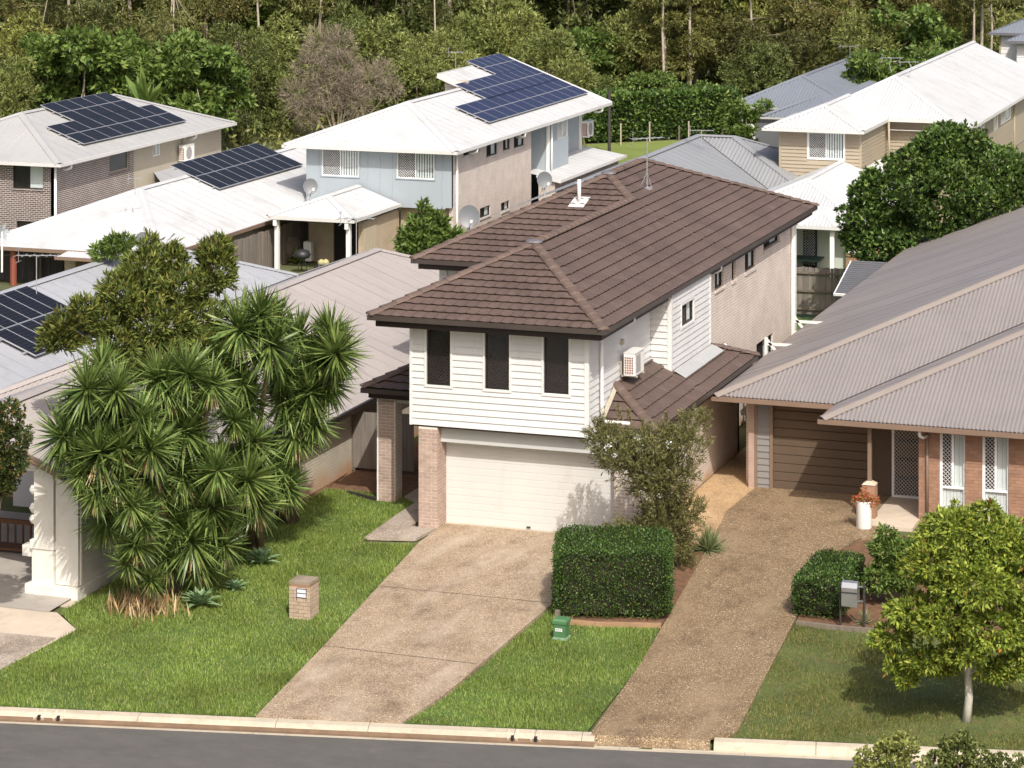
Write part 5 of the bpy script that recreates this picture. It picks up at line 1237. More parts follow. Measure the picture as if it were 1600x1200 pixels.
# ------------------------------------------------------------------ fences
def fence(label, p, q, h, mat='paling', pw=.11, gap=.012, rails=3, posts=2.4, front=True, cap=False, z=None, group=None):
    p, q = Vector(p), Vector(q); d = (q - p); d.z = 0; L = d.length; d.normalize(); n = Vector((d.y, -d.x, 0))
    z0 = p.z; r = thing('paling_fence', label, 'fence', p, group); k = 0
    def at_(s): return p + (q - p) * (s / L)
    x = 0
    mes = []
    for j in range(4):
        mb = MB(); hh = h - j * .012
        mb.v = [(0, 0, 0), (pw, 0, 0), (pw, .016, 0), (0, .016, 0), (0, 0, hh), (pw, 0, hh), (pw, .016, hh), (0, .016, hh)]; mb.f = [(0, 3, 2, 1), (4, 5, 6, 7), (0, 1, 5, 4), (1, 2, 6, 5), (2, 3, 7, 6), (3, 0, 4, 7)]
        mes.append(mb.mesh('paling', mat))
    while x < L - pw * .5:
        b = at_(x); o = bpy.data.objects.new('paling', mes[rnd.randrange(4)]); COL.objects.link(o); o.parent = r; o.matrix_parent_inverse = Matrix.Translation(-p)
        o.location = b + Vector((0, 0, rnd.uniform(-.02, .02))) - n * (.03 if front else -.03) + n * .004 * (k % 2); o.rotation_euler = (0, rnd.uniform(-.006, .006), math.atan2(d.y, d.x)); x += pw + gap; k += 1
    s = 1 if front else -1
    for j in range(rails):
        zz = h * (.12 + .76 * j / max(1, rails - 1)); MB().beam(at_(0) + Vector((0, 0, zz)) + n * .03 * s, at_(L) + Vector((0, 0, zz)) + n * .03 * s, .045, .08).build('rail', 'rail', r)
    x = 0
    while x <= L + .01:
        b = at_(min(x, L)) + n * .05 * s; MB().box(b.x - .05, b.x + .05, b.y - .05, b.y + .05, b.z - .1, b.z + h - .04).build('post', 'rail', r); x += posts
    if cap: MB().beam(at_(0) + Vector((0, 0, h + .0)), at_(L) + Vector((0, 0, h)), .12, .04).build('capping', mat, r)
    return r
fa = U(1238, 490, -.8); fence('brown weathered paling fence across the back yard below the tan house', fa, fa + Vector((6.5, .1, 0)), 1.85, 'paling', .12, .006, 3, 2.5, True)
fence('grey paling fence beside the taupe-roofed house, left of the brick porch pillar', (-4.0, 5.2, .12), (-2.15, 5.2, .12), 1.62, 'paling', .36, .012, 2, 3, False)
fence('dark slatted gate behind the brick porch pillar', (-1.95, 7.2, .05), (-.12, 7.2, .05), 1.9, 'dark_paling', .10, .07, 2, 2.6, False)
fence('brown paling fence between the white house and the brown garage', (5.75, 13.2, 0), (7.05, 11.8, 0), 1.95, 'paling', .15, .006, 2, 3, False)
f0 = UX(345, 415, -22.6); fence('tall grey paling fence behind the blue house patio', (-23.55, 33.5, -1.1), (-23.55, 46.5, -1.15), 1.8, 'paling', .13, .006, 2, 3, False)
fence('dark grey paling fence under the edge of the broad white roof', (-33.2, 33.0, -1.4), (-32.6, 39.0, -1.4), 1.7, 'dark_paling', .14, .01, 2, 2.4, False)
fence('dark paling fence running beside the red verandah post', (-32.4, 34.5, -1.4), (-28.6, 34.8, -1.4), 1.9, 'dark_paling', .14, .01, 2, 2.0, True)

# ------------------------------------------------------------------ dishes and aerials
def dish(label, base, h, R, face, group=None, mat='dish'):
    base = Vector(base); r = thing('satellite_dish', label, 'satellite dish', base, group); top = base + Vector((0, 0, h)); n = Vector(face).normalized(); s = n.cross(Vector((0, 0, 1))).normalized(); u = s.cross(n)
    mb = MB(); mb.tube([base, top - n * .12], .03, 6); mb.beam(base + s * .25 + Vector((0, 0, .0)), top - n * .12 - Vector((0, 0, h * .3)), .02, .02); mb.build('mast', 'antenna', r)
    mb = MB(); rings = 5; seg = 24; mb.v.append(tuple(top - n * R * .14))
    for k in range(1, rings + 1):
        for j in range(seg): t = 2 * math.pi * j / seg; rr = R * k / rings; mb.v.append(tuple(top + s * rr * .93 * math.cos(t) + u * rr * math.sin(t) + n * R * .14 * ((k / rings) ** 2 - 1)))
    for j in range(seg): mb.f.append((0, 1 + j, 1 + (j + 1) % seg))
    for k in range(rings - 1):
        for j in range(seg): a = 1 + k * seg + j; b = 1 + k * seg + (j + 1) % seg; mb.f.append((a, a + seg, b + seg, b))
    mb.build('reflector', mat, r, True)
    lnb = top + n * R * .95 - u * R * .55 - s * .1
    mb = MB(); mb.beam(top - u * R * .95, lnb, .02, .02); mb.beam(top - u * R * .6 - s * R * .7, lnb, .012, .012); mb.build('feed_arm', 'antenna', r)
    MB().box(lnb.x - .04, lnb.x + .04, lnb.y - .05, lnb.y + .05, lnb.z - .05, lnb.z + .06).build('receiver', 'white_pvc', r)
    return r
def fac(px): return (.15 + rnd.uniform(-.1, .1), -1, .35)
q = UD(733, 338, 100.); dish('large grey satellite dish behind the left edge of the brown tiled roof', q - Vector((0, 0, 1.0)), 1.0, .42, (.35, -1, .25))
q = UD(851, 281, 106.); dish('grey satellite dish below the white skillion roof of the blue house', q - Vector((0, 0, .75)), .75, .33, (.55, -1, .2))
q = UD(485, 291, 108.); dish('grey satellite dish on the patio roof of the blue house', q - Vector((0, 0, .6)), .6, .32, (.55, -1, .3))
q = UD(223, 376, 93.); dish('grey satellite dish behind the ridge of the pale grey roof', q - Vector((0, 0, .6)), .6, .30, (.6, -1, .3))
antenna('antenna with thin mast on the taupe roof ridge', (-8.9, 17.2, 3.9), 1.35, 6, 1.2, .2, False)
antenna('antenna on a thin mast above the pale grey roof at far left', UD(57, 459, 84.), 1.2, 6, 1.3, .2, False)
antenna('tall thin antenna on the white roof of the blue house near the trees', UD(712, 117, 136), 1.15, 3, .8, .2, False)
antenna('antenna on the grey hip roof behind the tiled roof', UD(1096, 228, 130), .75, 6, 1.2, .1, False)
antenna('left one of two bent antennas on the white corrugated roof', UD(1393, 113, 140), .75, 6, 1.1, .1, False, bend=-.12)
antenna('right one of two bent antennas on the white corrugated roof', UD(1420, 121, 139), .8, 5, 1.0, .1, False, bend=.14)
antenna('broad antenna above the ridge of the blue-grey roof', UD(1328, 96, 175), 1.0, 6, 1.4, .1, False)
antenna('short antenna stub on the broad white roof', UD(211, 305, 112), .7, 3, .6, .4, False)
q = UD(380, 385, 103)
ac_unit('first white air conditioner above the paling fence under the white roof', 'X', -24.2, 33.8, -.3, .9, .7, .3, 'round'); ac_unit('second white air conditioner farther along under the white roof', 'X', -24.2, 37.0, .0, .9, .7, .3, 'round')
# ------------------------------------------------------------------ small things outdoors
# brick letterbox
lb = gp(468, 968); LB = thing('brick_letterbox', 'pale brick letterbox pillar with stained top on the left lawn', 'letterbox', lb)
x0, x1, y0, y1, z0, h = lb.x - .26, lb.x + .26, lb.y, lb.y + .52, lb.z - .02, .86
MB().box(x0 + .012, x1 - .012, y0 + .012, y1 - .012, z0, z0 + h - .03).build('pillar_core', 'mortar_dark', LB)
sl_h = (x0 + .19, x0 + .43, z0 + .52, z0 + .74)
bricks(LB, 'Y', y0 + .04, x0, x1, z0, z0 + h - .05, 'mail_brick', .0, holes=[sl_h], d=.04); bricks(LB, 'X', x1 - .04, y0 + .045, y1, z0, z0 + h - .05, 'mail_brick', .0, d=.04, flip=1)

for k in range(5): MB().box(x0 + k * .105, x0 + k * .105 + .097, y0 + .01, y1 + .005, z0 + h - .034, z0 + h + .03).build('capping_brick', 'dead_twig', LB)
pl = MB().box(sl_h[0], sl_h[1], y0 + .005, y0 + .03, sl_h[2], sl_h[3]).build('letter_plate', 'name_plate', LB)
mb = MB()
for k in range(3): mb.box(sl_h[0] - .01, sl_h[1] + .01, y0 - .004, y0 + .004, sl_h[2] + .0 + k * .1, sl_h[2] + .014 + k * .1)
for x in sl_h[:2]: mb.box(x - .01, x + .004, y0 - .004, y0 + .004, sl_h[2] - .07, sl_h[3])
mb.build('slot_frame', 'print_dark', pl)
# green service pillar and its short post
g = gp(874, 1001); GB = thing('service_pillar', 'small green electrical pillar box with a white label on the grass', 'utility box', g)
mb = MB(); mb.box(g.x - .16, g.x + .16, g.y, g.y + .32, g.z - .05, g.z + .06); mb.build('base', 'pale_green', GB)
mb = MB(); mb.box(g.x - .145, g.x + .145, g.y + .015, g.y + .305, g.z + .06, g.z + .36); mb.build('body', 'box_green', GB)
mb = MB(); c = [(g.x - .165, g.y - .005), (g.x + .165, g.y - .005), (g.x + .165, g.y + .325), (g.x - .165, g.y + .325)]
mb.v = [(*p, g.z + .36) for p in c] + [(*p, g.z + .43) for p in c] + [(g.x + (p[0] - g.x) * .8, g.y + .16 + (p[1] - g.y - .16) * .8, g.z + .47) for p in c]
mb.f = [(3, 2, 1, 0)] + [(i, (i + 1) % 4, 4 + (i + 1) % 4, 4 + i) for i in range(4)] + [(4 + i, 4 + (i + 1) % 4, 8 + (i + 1) % 4, 8 + i) for i in range(4)] + [(8, 9, 10, 11)]; mb.build('lid', 'box_green', GB)
lbp = MB().box(g.x - .10, g.x + .06, g.y + .008, g.y + .0145, g.z + .20, g.z + .265).build('warning_label', 'alu_white', GB)
mb = MB()
for k, (a, b) in enumerate(((-.085, -.06), (-.055, -.03), (-.025, .0), (.005, .045))): mb.box(g.x + a, g.x + b, g.y + .0055, g.y + .0075, g.z + .237, g.z + .250)
for a, b in ((-.085, -.01), (0., .04)): mb.box(g.x + a, g.x + b, g.y + .0055, g.y + .0075, g.z + .214, g.z + .222)
mb.build('label_print', 'print_dark', lbp)
g2 = gp(868, 985); mb = MB(); mb.box(g2.x - .05, g2.x + .05, g2.y + .1, g2.y + .2, g2.z - .1, g2.z + .42); tag(mb.build('survey_post', 'bench_wood' if False else 'rail'), 'short grey timber stake behind the green pillar box', 'post')
# steel letterbox on two posts
m0 = gp(1313, 980); m1 = gp(1350, 981); LM = thing('steel_letterbox', 'curved stainless steel letterbox held between two dark posts', 'letterbox', m0)
for p in (m0, m1): MB().tube([p - Vector((0, 0, .05)), p + Vector((0, 0, 1.02))], .028, 10).build('post', 'post_dark', LM)
mb = MB(); xa, xb = m0.x + .05, m1.x - .11; pf = [(0, .0), (0, .42), (.05, .53), (.14, .56), (.28, .50), (.30, .12), (.22, 0)]
for x in (xa, xb):
    for y, z in pf: mb.v.append((x, m0.y - .12 + y, m0.z + .52 + z))
n = len(pf); mb.f = [tuple(reversed(range(n))), tuple(range(n, 2 * n))] + [(i, (i + 1) % n, n + (i + 1) % n, n + i) for i in range(n)]; mb.f = [tuple(reversed(f)) for f in mb.f]
bo = mb.build('box', 'steel', LM)
MB().box(xa - .005, xb + .005, m0.y - .132, m0.y - .118, m0.z + .82, m0.z + .85).build('letter_slot', 'print_dark', bo)
for z in (.62, .95): MB().box(xb, m1.x, m0.y - .02, m0.y + .02, m0.z + z, m0.z + z + .03).build('bracket', 'steel', LM)
# white planter with red flowers
c = gp(1350, 826); PW = thing('white_planter', 'white round planter with drooping red-leaved plant on the drive', 'planter', c)
MB().lathe((c.x, c.y, c.z), [(.19, 0), (.2, .02), (.195, .68), (.20, .72), (.175, .72), (.17, .62)], 24).build('pot', 'white_pvc', PW, True)
# bench in the portico
q = U(20, 805, -.3); BN = thing('timber_bench', 'dark red timber bench with turned spindles in the left portico', 'bench', (-9.2, -5.2, -.35))
bx_, by_ = -9.6, -5.5
MB().box(bx_ - .8, bx_ + 1.6, by_, by_ + .5, .02, .08).build('seat', 'bench_wood', BN); MB().box(bx_ - .8, bx_ + 1.6, by_ + .5, by_ + .58, .55, .66).build('top_rail', 'bench_wood', BN)
for k in range(11): MB().tube([(bx_ - .7 + k * .22, by_ + .54, .08), (bx_ - .7 + k * .22, by_ + .54, .55)], .028, 8).build('spindle', 'bench_wood', BN)
for x in (bx_ - .7, bx_ + 1.5):
    for y in (by_ + .05, by_ + .48): MB().box(x - .04, x + .04, y - .04, y + .04, -.4, .02).build('leg', 'bench_wood', BN)
MB().box(bx_ + 1.46, bx_ + 1.56, by_ - .02, by_ + .55, .34, .40).build('arm_rest', 'bench_wood', BN); 
# lamp post by the hedge
q = U(952, 240, -1.95); LP = thing('lamp_post', 'tall dark pole standing on the lawn in front of the hedge', 'pole', q)
MB().tube([q, q + Vector((0, 0, 3.9))], .10, 10).build('pole', 'post_dark', LP)
for i, (px, py) in enumerate(((867, 0),)): pass
for i, (px, ty, by_) in enumerate(((1017, 189, 221), (1063, 195, 219), (1078, 188, 218), (1131, 189, 216), (972, 192, 226))):
    q = U(px, by_, -1.98); tag(MB().box(q.x - .04, q.x + .04, q.y - .3, q.y - .22, q.z - .1, q.z + (by_ - ty) / 24.5).build('timber_post', 'bark_pale' if i % 2 == 0 else 'rail'), ['pale timber post in front of the hedge, second from the lamp pole', 'short post in front of the hedge, third from the lamp pole', 'post in front of the hedge, fourth from the lamp pole', 'post at the right end of the hedge', 'post in front of the hedge nearest the lamp pole'][i], 'post')
# clothes airer / white railings beside the wall
for i, (px, py) in enumerate(((1197, 556), (1240, 520))):
    q = U(px, py, .0) if i == 0 else U(px, py, .0); q = UX(px, py, 6.02 if i == 0 else 6.0); q.z = max(q.z, .3)
    R_ = thing('white_railing', ['white timber bracket rail nearer the brown roof', 'white timber bracket rail nearer the paling fence'][i], 'railing', (q.x, q.y, 0))
    MB().box(q.x - .04, q.x + .04, q.y - .04, q.y + .04, 0, q.z + .55).build('post', 'white_paint', R_)
    MB().beam((q.x, q.y, q.z + .36), (q.x + 1.2, q.y, q.z + .36), .05, .08).build('rail', 'white_paint', R_); MB().beam((q.x, q.y, q.z + .02), (q.x + 1.2, q.y, q.z + .14), .05, .07).build('rail', 'white_paint', R_)
    MB().beam((q.x, q.y, q.z + .52), (q.x + .28, q.y, q.z + .18), .05, .07).build('brace', 'white_paint', R_)
WP = thing('timber_screen', 'dark slatted timber screen leaning by the side wall', 'screen', (5.4, 17, 0))
for k in range(4): MB().beam((5.15 + k * .16, 14.0, .95 - k * .12), (5.15 + k * .16, 20.6, 1.15 - k * .12), .07, .05).build('slat', 'dark_timber' if k % 2 else 'rail', WP)
for y in (14.1, 20.4):
    for x in (5.15, 5.63): MB().box(x - .04, x + .04, y - .04, y + .04, 0, .6).build('leg', 'dark_timber', WP)
# things on the patio of the blue house
zp = -1.0
q = U(452, 405, zp); MB_ = MB().lathe((q.x, q.y, zp), [(.3, 0), (.52, .12), (.62, .45), (.52, .85), (.4, .98), (.42, 1.04), (.34, 1.04), (.3, .9)], 20); tag(MB_.build('large_pot', 'pot_grey', None, True), 'large round grey-brown pot on the blue house patio', 'pot')
q = U(472, 424, zp); r_ = thing('barbecue', 'black covered barbecue beside the large round pot', 'barbecue', (q.x, q.y, zp)); MB().lathe((q.x, q.y, zp + .5), [(.05, 0), (.33, .1), (.38, .22), (.30, .38), (.08, .46)], 16).build('bowl', 'black_plastic', r_, True)
for a in range(3): MB().beam((q.x + .25 * math.cos(a * 2.1), q.y + .25 * math.sin(a * 2.1), zp), (q.x + .1 * math.cos(a * 2.1), q.y + .1 * math.sin(a * 2.1), zp + .55), .03, .03).build('leg', 'black_plastic', r_)
for i, px in enumerate((502, 509)):
    q = U(px, 413, zp + .15); tag(MB().lathe((q.x, q.y, zp + .05), [(.03, 0), (.13, .06), (.165, .17), (.13, .27), (.03, .33)], 14).build('round_float', 'lemon', None, True), ['left one of two pale yellow balls on the patio', 'right one of two pale yellow balls on the patio'][i], 'ball')
q = U(480, 408, zp); tag(MB().box(q.x - .18, q.x + .18, q.y, q.y + .3, zp, zp + .85).build('storage_tub', 'white_far'), 'pale grey plastic tub by the patio wall', 'tub')
q = U(505, 424, zp); r_ = thing('garden_hose_box', 'low black box with wire handles in front of the yellow balls', 'box', (q.x, q.y, zp)); MB().box(q.x - .45, q.x + .45, q.y, q.y + .4, zp, zp + .22).build('body', 'black_plastic', r_); MB().tube([(q.x - .2, q.y, zp + .2), (q.x - .2, q.y, zp + .36), (q.x + .2, q.y, zp + .36), (q.x + .2, q.y, zp + .2)], .015, 6).build('handle', 'antenna', r_)
# porch of the tan house
q = U(1262, 416, -1.0); tag(MB().box(q.x - .9, q.x + .55, q.y - .3, q.y + .9, -.75, -.68).build('trampoline_mat', 'green_mesh'), 'dark green mesh mat on the tan house porch', 'mat')
mb = MB(); q = UY(1220, 410, 49.6)
for k in range(5): mb.quad((q.x - .16 + k * .07, 49.6 + .03 * (k % 2), -.95), (q.x - .09 + k * .07, 49.6 + .03 * ((k + 1) % 2), -.95), (q.x - .09 + k * .07, 49.6 + .03 * ((k + 1) % 2), .3), (q.x - .16 + k * .07, 49.6 + .03 * (k % 2), .3))
tag(mb.build('hanging_towel', 'cloth_blue'), 'dark blue towel hanging by the tan house screen door', 'towel')
# whirligig clothesline left
q = UD(3, 362, 106); WS = thing('blue_windmill', 'small blue garden windmill on a white pole by the dark brick wall', 'windmill', q - Vector((0, 0, 1.6)))
MB().tube([q - Vector((0, 0, 1.6)), q], .04, 6).build('pole', 'white_pvc', WS)
mb = MB()
for k in range(6):
    t = k * math.pi / 3; a = Vector((math.cos(t), 0, math.sin(t))); b = Vector((-math.sin(t), .3, math.cos(t))); mb.quad(q, q + a * .2 - b * .08, q + a * .42, q + a * .2 + b * .1)
mb.build('vane', 'cloth_blue' if False else 'blue_wall', WS)
# ------------------------------------------------------------------ plants
def fast(name, V, mat, k=4):
    """mesh of len(V)/k faces of k corners each"""
    V = np.ascontiguousarray(V, 'f').reshape(-1, 3); nv = len(V); nf = nv // k
    me = bpy.data.meshes.new(name); me.vertices.add(nv); me.vertices.foreach_set('co', V.ravel())
    me.loops.add(nv); me.loops.foreach_set('vertex_index', np.arange(nv, dtype='i'))
    me.polygons.add(nf); me.polygons.foreach_set('loop_start', np.arange(0, nv, k, dtype='i'))
    try: me.polygons.foreach_set('loop_total', np.full(nf, k, 'i'))
    except Exception: pass
    me.materials.append(MATS[mat]); me.update(calc_edges=True); return me
def unit(a): return a / np.maximum(np.linalg.norm(a, axis=-1, keepdims=True), 1e-6)
def sph(n): return unit(NP.normal(size=(n, 3)))
def leafquads(p, ax, L, W, sd=None):
    n = len(p); L = np.broadcast_to(np.asarray(L, float), (n,))[:, None] * NP.uniform(.65, 1.25, (n, 1)); W = np.broadcast_to(np.asarray(W, float), (n,))[:, None] * NP.uniform(.75, 1.2, (n, 1))
    ax = unit(ax); s = unit(np.cross(ax, sph(n) if sd is None else sd)); nn = np.cross(ax, s)
    m = p + ax * L * .5 + nn * L * .06
    return np.stack([p, m + s * W * .5, p + ax * L, m - s * W * .5], 1)
def blob_pts(blobs, n, lump=.22, shell=.55):
    """points through the outer part of lumpy ellipsoids, and the outward direction there"""
    C = np.array([b[0] for b in blobs], float); R = np.array([b[1] if hasattr(b[1], '__len__') else (b[1],) * 3 for b in blobs], float)
    w = (R ** 2).sum(1); idx = NP.choice(len(blobs), n, p=w / w.sum()); d = sph(n)
    ph = NP.uniform(0, 6.28, (len(blobs), 3)); k = 4.
    lum = 1 + lump * (np.sin(d[:, 0] * k + ph[idx, 0]) * np.sin(d[:, 1] * k + ph[idx, 1]) + .6 * np.sin(d[:, 2] * 5 + ph[idx, 2]))
    r = (NP.uniform(shell ** 3, 1, n)) ** (1 / 3.) * lum
    return C[idx] + d * R[idx] * r[:, None], d, idx
def crown(name, blobs, n, L, W, mat, lump=.22, shell=.55, out=.7, up=.15, jit=.8):
    p, d, _ = blob_pts(blobs, n, lump, shell); ax = d * out + sph(n) * jit + np.array([0, 0, up])
    return fast(name, leafquads(p, ax, L, W), mat)
def clusters(name, blobs, n, per, L, W, mat, lump=.2, shell=.6, spread=1.0, up=.5):
    """leaves in small rosettes at twig ends"""
    p, d, _ = blob_pts(blobs, n, lump, shell); ax0 = unit(d + np.array([0, 0, up]) + sph(n) * .4)
    P = np.repeat(p, per, 0); A = np.repeat(ax0, per, 0); q = unit(A + sph(n * per) * spread)
    P = P + NP.normal(size=P.shape) * L * .18
    return fast(name, leafquads(P, q, L, W), mat)
def limbs(mb, base, tops, r, r1=.02, kink=.25, h0=.35):
    base = Vector(base)
    for t in tops:
        t = Vector(t); a = base.lerp(t, .5) + Vector((rnd.uniform(-1, 1), rnd.uniform(-1, 1), rnd.uniform(-.2, .5))) * kink
        mb.tube([base, base.lerp(a, .5) + Vector((0, 0, .1 * kink)), a, t], [r, r * .75, r * .5, r1], 5, False)
    return mb
def tree(name, label, cat, loc, trunk, top_r, crownmesh, bark, tops=(), lr=.06, group=None, r0=.15, rot=0., sc_=1., extra=()):
    r = thing(name, label, cat, loc, group); mb = MB(); pts = [Vector(p) for p in trunk]; n = len(pts)
    mb.tube(pts, [r0 + (top_r - r0) * k / (n - 1) for k in range(n)], 8)
    for b, tt in (tops if tops and isinstance(tops[0], tuple) and isinstance(tops[0][1], list) else [(pts[-1], list(tops))] if tops else []): limbs(mb, b, tt, lr)
    for nm, me in [('trunk', mb.mesh('trunk', bark, True)), ('crown', crownmesh)] + list(extra):
        o = bpy.data.objects.new(nm, me); COL.objects.link(o); o.parent = r
    r.rotation_euler = (0, 0, rot); r.scale = (sc_,) * 3; return r
def dup(src, loc, rot, s, label=None):
    r = src.copy(); COL.objects.link(r); r.location = loc; r.rotation_euler = (0, 0, rot); r.scale = s if hasattr(s, '__len__') else (s,) * 3
    if label: r['label'] = label
    for ch in src.children:
        c = ch.copy(); COL.objects.link(c); c.parent = r
    return r
def part(root, name, me):
    o = bpy.data.objects.new(name, me); COL.objects.link(o); o.parent = root; return o

# ---- yuccas
def blade_mesh(name, n, L, W, mat, lo=-.75, hi=1.0, curve=.18):
    """a rosette of stiff pointed blades, four segments each"""
    t = NP.uniform(0, 2 * math.pi, n); el = NP.uniform(lo, hi, n); l = L * NP.uniform(.75, 1.1, n)
    d = np.stack([np.cos(t) * np.cos(el), np.sin(t) * np.cos(el), np.sin(el)], 1); s = np.stack([-np.sin(t), np.cos(t), np.zeros(n)], 1)
    u = np.cross(d, s); s = s * np.cos(.5) + u * NP.uniform(-.7, .7, (n, 1)); s = unit(s)
    ks = [0., .3, .65, 1.]; ws = [.55, 1., .75, .05]; dr = curve * (1 - np.clip(el, -.5, 1)) * .6
    rows = []
    for k, w in zip(ks, ws):
        c = d * (l * k)[:, None]; c[:, 2] -= dr * l * k * k; rows.append((c - s * W * w / 2, c + s * W * w / 2))
    Q = [np.stack([rows[i][0], rows[i][1], rows[i + 1][1], rows[i + 1][0]], 1) for i in range(3)]
    return fast(name, np.stack(Q, 1).reshape(-1, 3), mat)
ROS = [blade_mesh('rosette', 215, .86, .058, 'yucca_leaf', -1.25, 1.3, .05) for _ in range(4)]
DRY = [blade_mesh('dry_skirt', 90, .62, .045, 'dry_leaf', -1.45, -.9, .05) for _ in range(2)]
YG = [('leftmost yucca clump with spiky rosettes beside the white portico wall', 62.2, [(136, 607, 1), (161, 652, 1), (100, 682, 1.05), (155, 707, 1.25), (216, 656, .95), (202, 822, .5), (226, 822, .55), (120, 640, .8), (190, 700, .9), (118, 712, .8), (182, 610, .9), (150, 768, .85), (180, 752, .9), (235, 700, 1), (130, 740, .8), (205, 790, .75), (212, 850, .8), (200, 880, .65), (235, 905, .6), (222, 800, .8)], (262, 925)),
      ('central yucca clump with many long-bladed rosettes', 63.6, [(265, 607, 1.05), (250, 590, 1), (251, 684, 1), (289, 674, 1.15), (262, 748, 1.2), (285, 737, 1), (329, 792, 1.35), (300, 845, 1.15), (240, 770, .9), (310, 720, .9), (160, 577, .9), (292, 583, 1), (330, 600, .9), (215, 740, .8), (350, 850, .8), (240, 835, .9), (275, 815, 1), (262, 872, .85), (312, 880, .8), (225, 880, .7), (340, 735, 1)], (285, 905)),
      ('tall yucca with brown dead skirt at the centre back', 65.5, [(375, 514, 1.2), (352, 722, .9), (386, 749, 1.15), (340, 560, 1), (380, 600, .9), (395, 690, .95), (365, 655, .85), (400, 785, 1.0), (422, 540, 1.15), (407, 492, 1)], (395, 855)),
      ('rightmost yucca clump leaning over the lawn beside the cream brick wall', 67.3, [(467, 529, 1.15), (525, 552, 1.15), (517, 520, 1), (430, 500, 1), (462, 679, 1.1), (410, 707, 1.05), (445, 622, 1.1), (484, 612, 1.1), (430, 727, 1), (510, 600, 1), (415, 752, .9), (440, 575, 1), (500, 560, 1), (470, 650, .9), (490, 660, .8), (448, 760, .8)], (448, 815))]
for label, d, rs, bs in YG:
    base_rs = list(rs)
    for k in range(int(len(base_rs) * .9)):
        a_, b_ = rnd.sample(base_rs, 2)
        if math.dist(a_[:2], b_[:2]) < 150: rs.append(((a_[0] + b_[0]) / 2 + rnd.uniform(-18, 18), (a_[1] + b_[1]) / 2 + rnd.uniform(-12, 18), rnd.uniform(.8, 1.0)))
    b = gp(*bs); r = thing('yucca', label, 'yucca', b); st = MB()
    for k, (px, py, s) in enumerate(rs):
        q = UD(px, py, d + rnd.uniform(-.4, .4) + (.7 if k >= len(base_rs) else 0)); q = q - b
        o = part(r, 'rosette', ROS[k % 4]); o.location = q; dn = Vector((rnd.uniform(-.5, .5), rnd.uniform(-.7, .1), 1)); 
        o.rotation_euler = (rnd.uniform(.0, .5), rnd.uniform(-.25, .25), rnd.uniform(0, 6)); o.scale = (s * rnd.uniform(.95, 1.1),) * 3
        st.tube([Vector((rnd.uniform(-.25, .25), rnd.uniform(-.2, .2), -.1)), Vector((q.x * .22 + rnd.uniform(-.15, .15), q.y * .4 + .25, q.z * .5)), q + Vector((0, .05, -.05))], [.10, .075, .05], 7)
        if rnd.random() < .4 or py > 690:
            o = part(r, 'dry_skirt', DRY[k % 2]); o.location = q + Vector((0, .05, -.06)); o.rotation_euler = (0, 0, rnd.uniform(0, 6)); o.scale = (s * .95,) * 3
    part(r, 'stem', st.mesh('stem', 'yucca_bark', True))
b = gp(215, 962); n = 420; p = np.array(b) + np.stack([NP.normal(0, .42, n), NP.normal(.25, .3, n), NP.uniform(.02, .62, n)], 1); ax = np.stack([NP.normal(0, .35, n), NP.normal(-.1, .35, n), -np.ones(n)], 1)
tag(link('dead_leaf_heap', fast('dead_leaf_heap', leafquads(p, ax, .5, .035), 'dry_leaf')), 'heap of dry hanging dead leaves at the foot of the yuccas', 'dead leaves')['kind'] = 'stuff'
# ---- agaves
AG = [blade_mesh('leaf_whorl', 1, 1, 1, 'agave_leaf') for _ in range(0)]
def agave(n, L, W):
    V = []
    for k in range(n):
        t = k * 2.4 + rnd.uniform(-.15, .15); f = k / (n - 1); el = .12 + 1.1 * f; l = L * (1 - .35 * f) * rnd.uniform(.9, 1.05)
        d = np.array([math.cos(t) * math.cos(el), math.sin(t) * math.cos(el), math.sin(el)]); s = np.array([-math.sin(t), math.cos(t), 0]); u = np.cross(d, s); u = u if u[2] > 0 else -u
        rows = []
        for kk, w in ((0, .55), (.3, .9), (.55, 1.), (.8, .6), (1, .02)):
            c = d * l * kk + u * l * (.10 * math.sin(kk * 3)) ; rows.append((c - s * W * w / 2 + u * W * .14 * w, c, c + s * W * w / 2 + u * W * .14 * w))
        for i in range(4):
            V += [rows[i][0], rows[i][1], rows[i + 1][1], rows[i + 1][0], rows[i][1], rows[i][2], rows[i + 1][2], rows[i + 1][1]]
    return fast('leaf_whorl', np.array(V), 'agave_leaf')
for i, (px, py, s, lab) in enumerate(((312, 948, 1.0, 'large pale green agave rosette on the lawn in front of the yuccas'), (408, 882, .95, 'dark green agave rosette in the shade right of the yuccas'), (368, 922, .62, 'small agave rosette between two larger agaves'))):
    b = gp(px, py); r = thing('agave', lab, 'agave', b); o = part(r, 'leaf_whorl', agave(26, .66, .155)); r.scale = (s,) * 3; r.rotation_euler = (0, 0, i * 1.3)
# ---- olive-brown tree behind the yuccas
b = gp(300, 850); rel = lambda px, py, d: tuple(UD(px, py, d) - b)
bl = [(rel(225, 425, 66), (.5, .6, .55)), (rel(335, 420, 66.5), (.42, .5, .6)), (rel(280, 450, 66), (.7, .7, .5)), (rel(200, 460, 65.6), (.75, .7, .5)), (rel(245, 500, 65.5), (.9, .8, .5)), (rel(310, 500, 66), (.6, .6, .55)), (rel(180, 530, 65.2), (.55, .6, .4)), (rel(110, 510, 65), (.48, .5, .32)), (rel(95, 530, 65), (.42, .5, .3)), (rel(130, 485, 65), (.25, .3, .3)), (rel(250, 560, 65.2), (.9, .7, .4)), (rel(320, 545, 65.6), (.6, .6, .45)), (rel(185, 575, 65), (.6, .6, .35)), (rel(232, 390, 66.2), (.22, .25, .35)), (rel(338, 388, 66.5), (.2, .25, .3)), (rel(270, 405, 66.2), (.3, .3, .3)), (rel(160, 500, 65.1), (.3, .3, .3))]
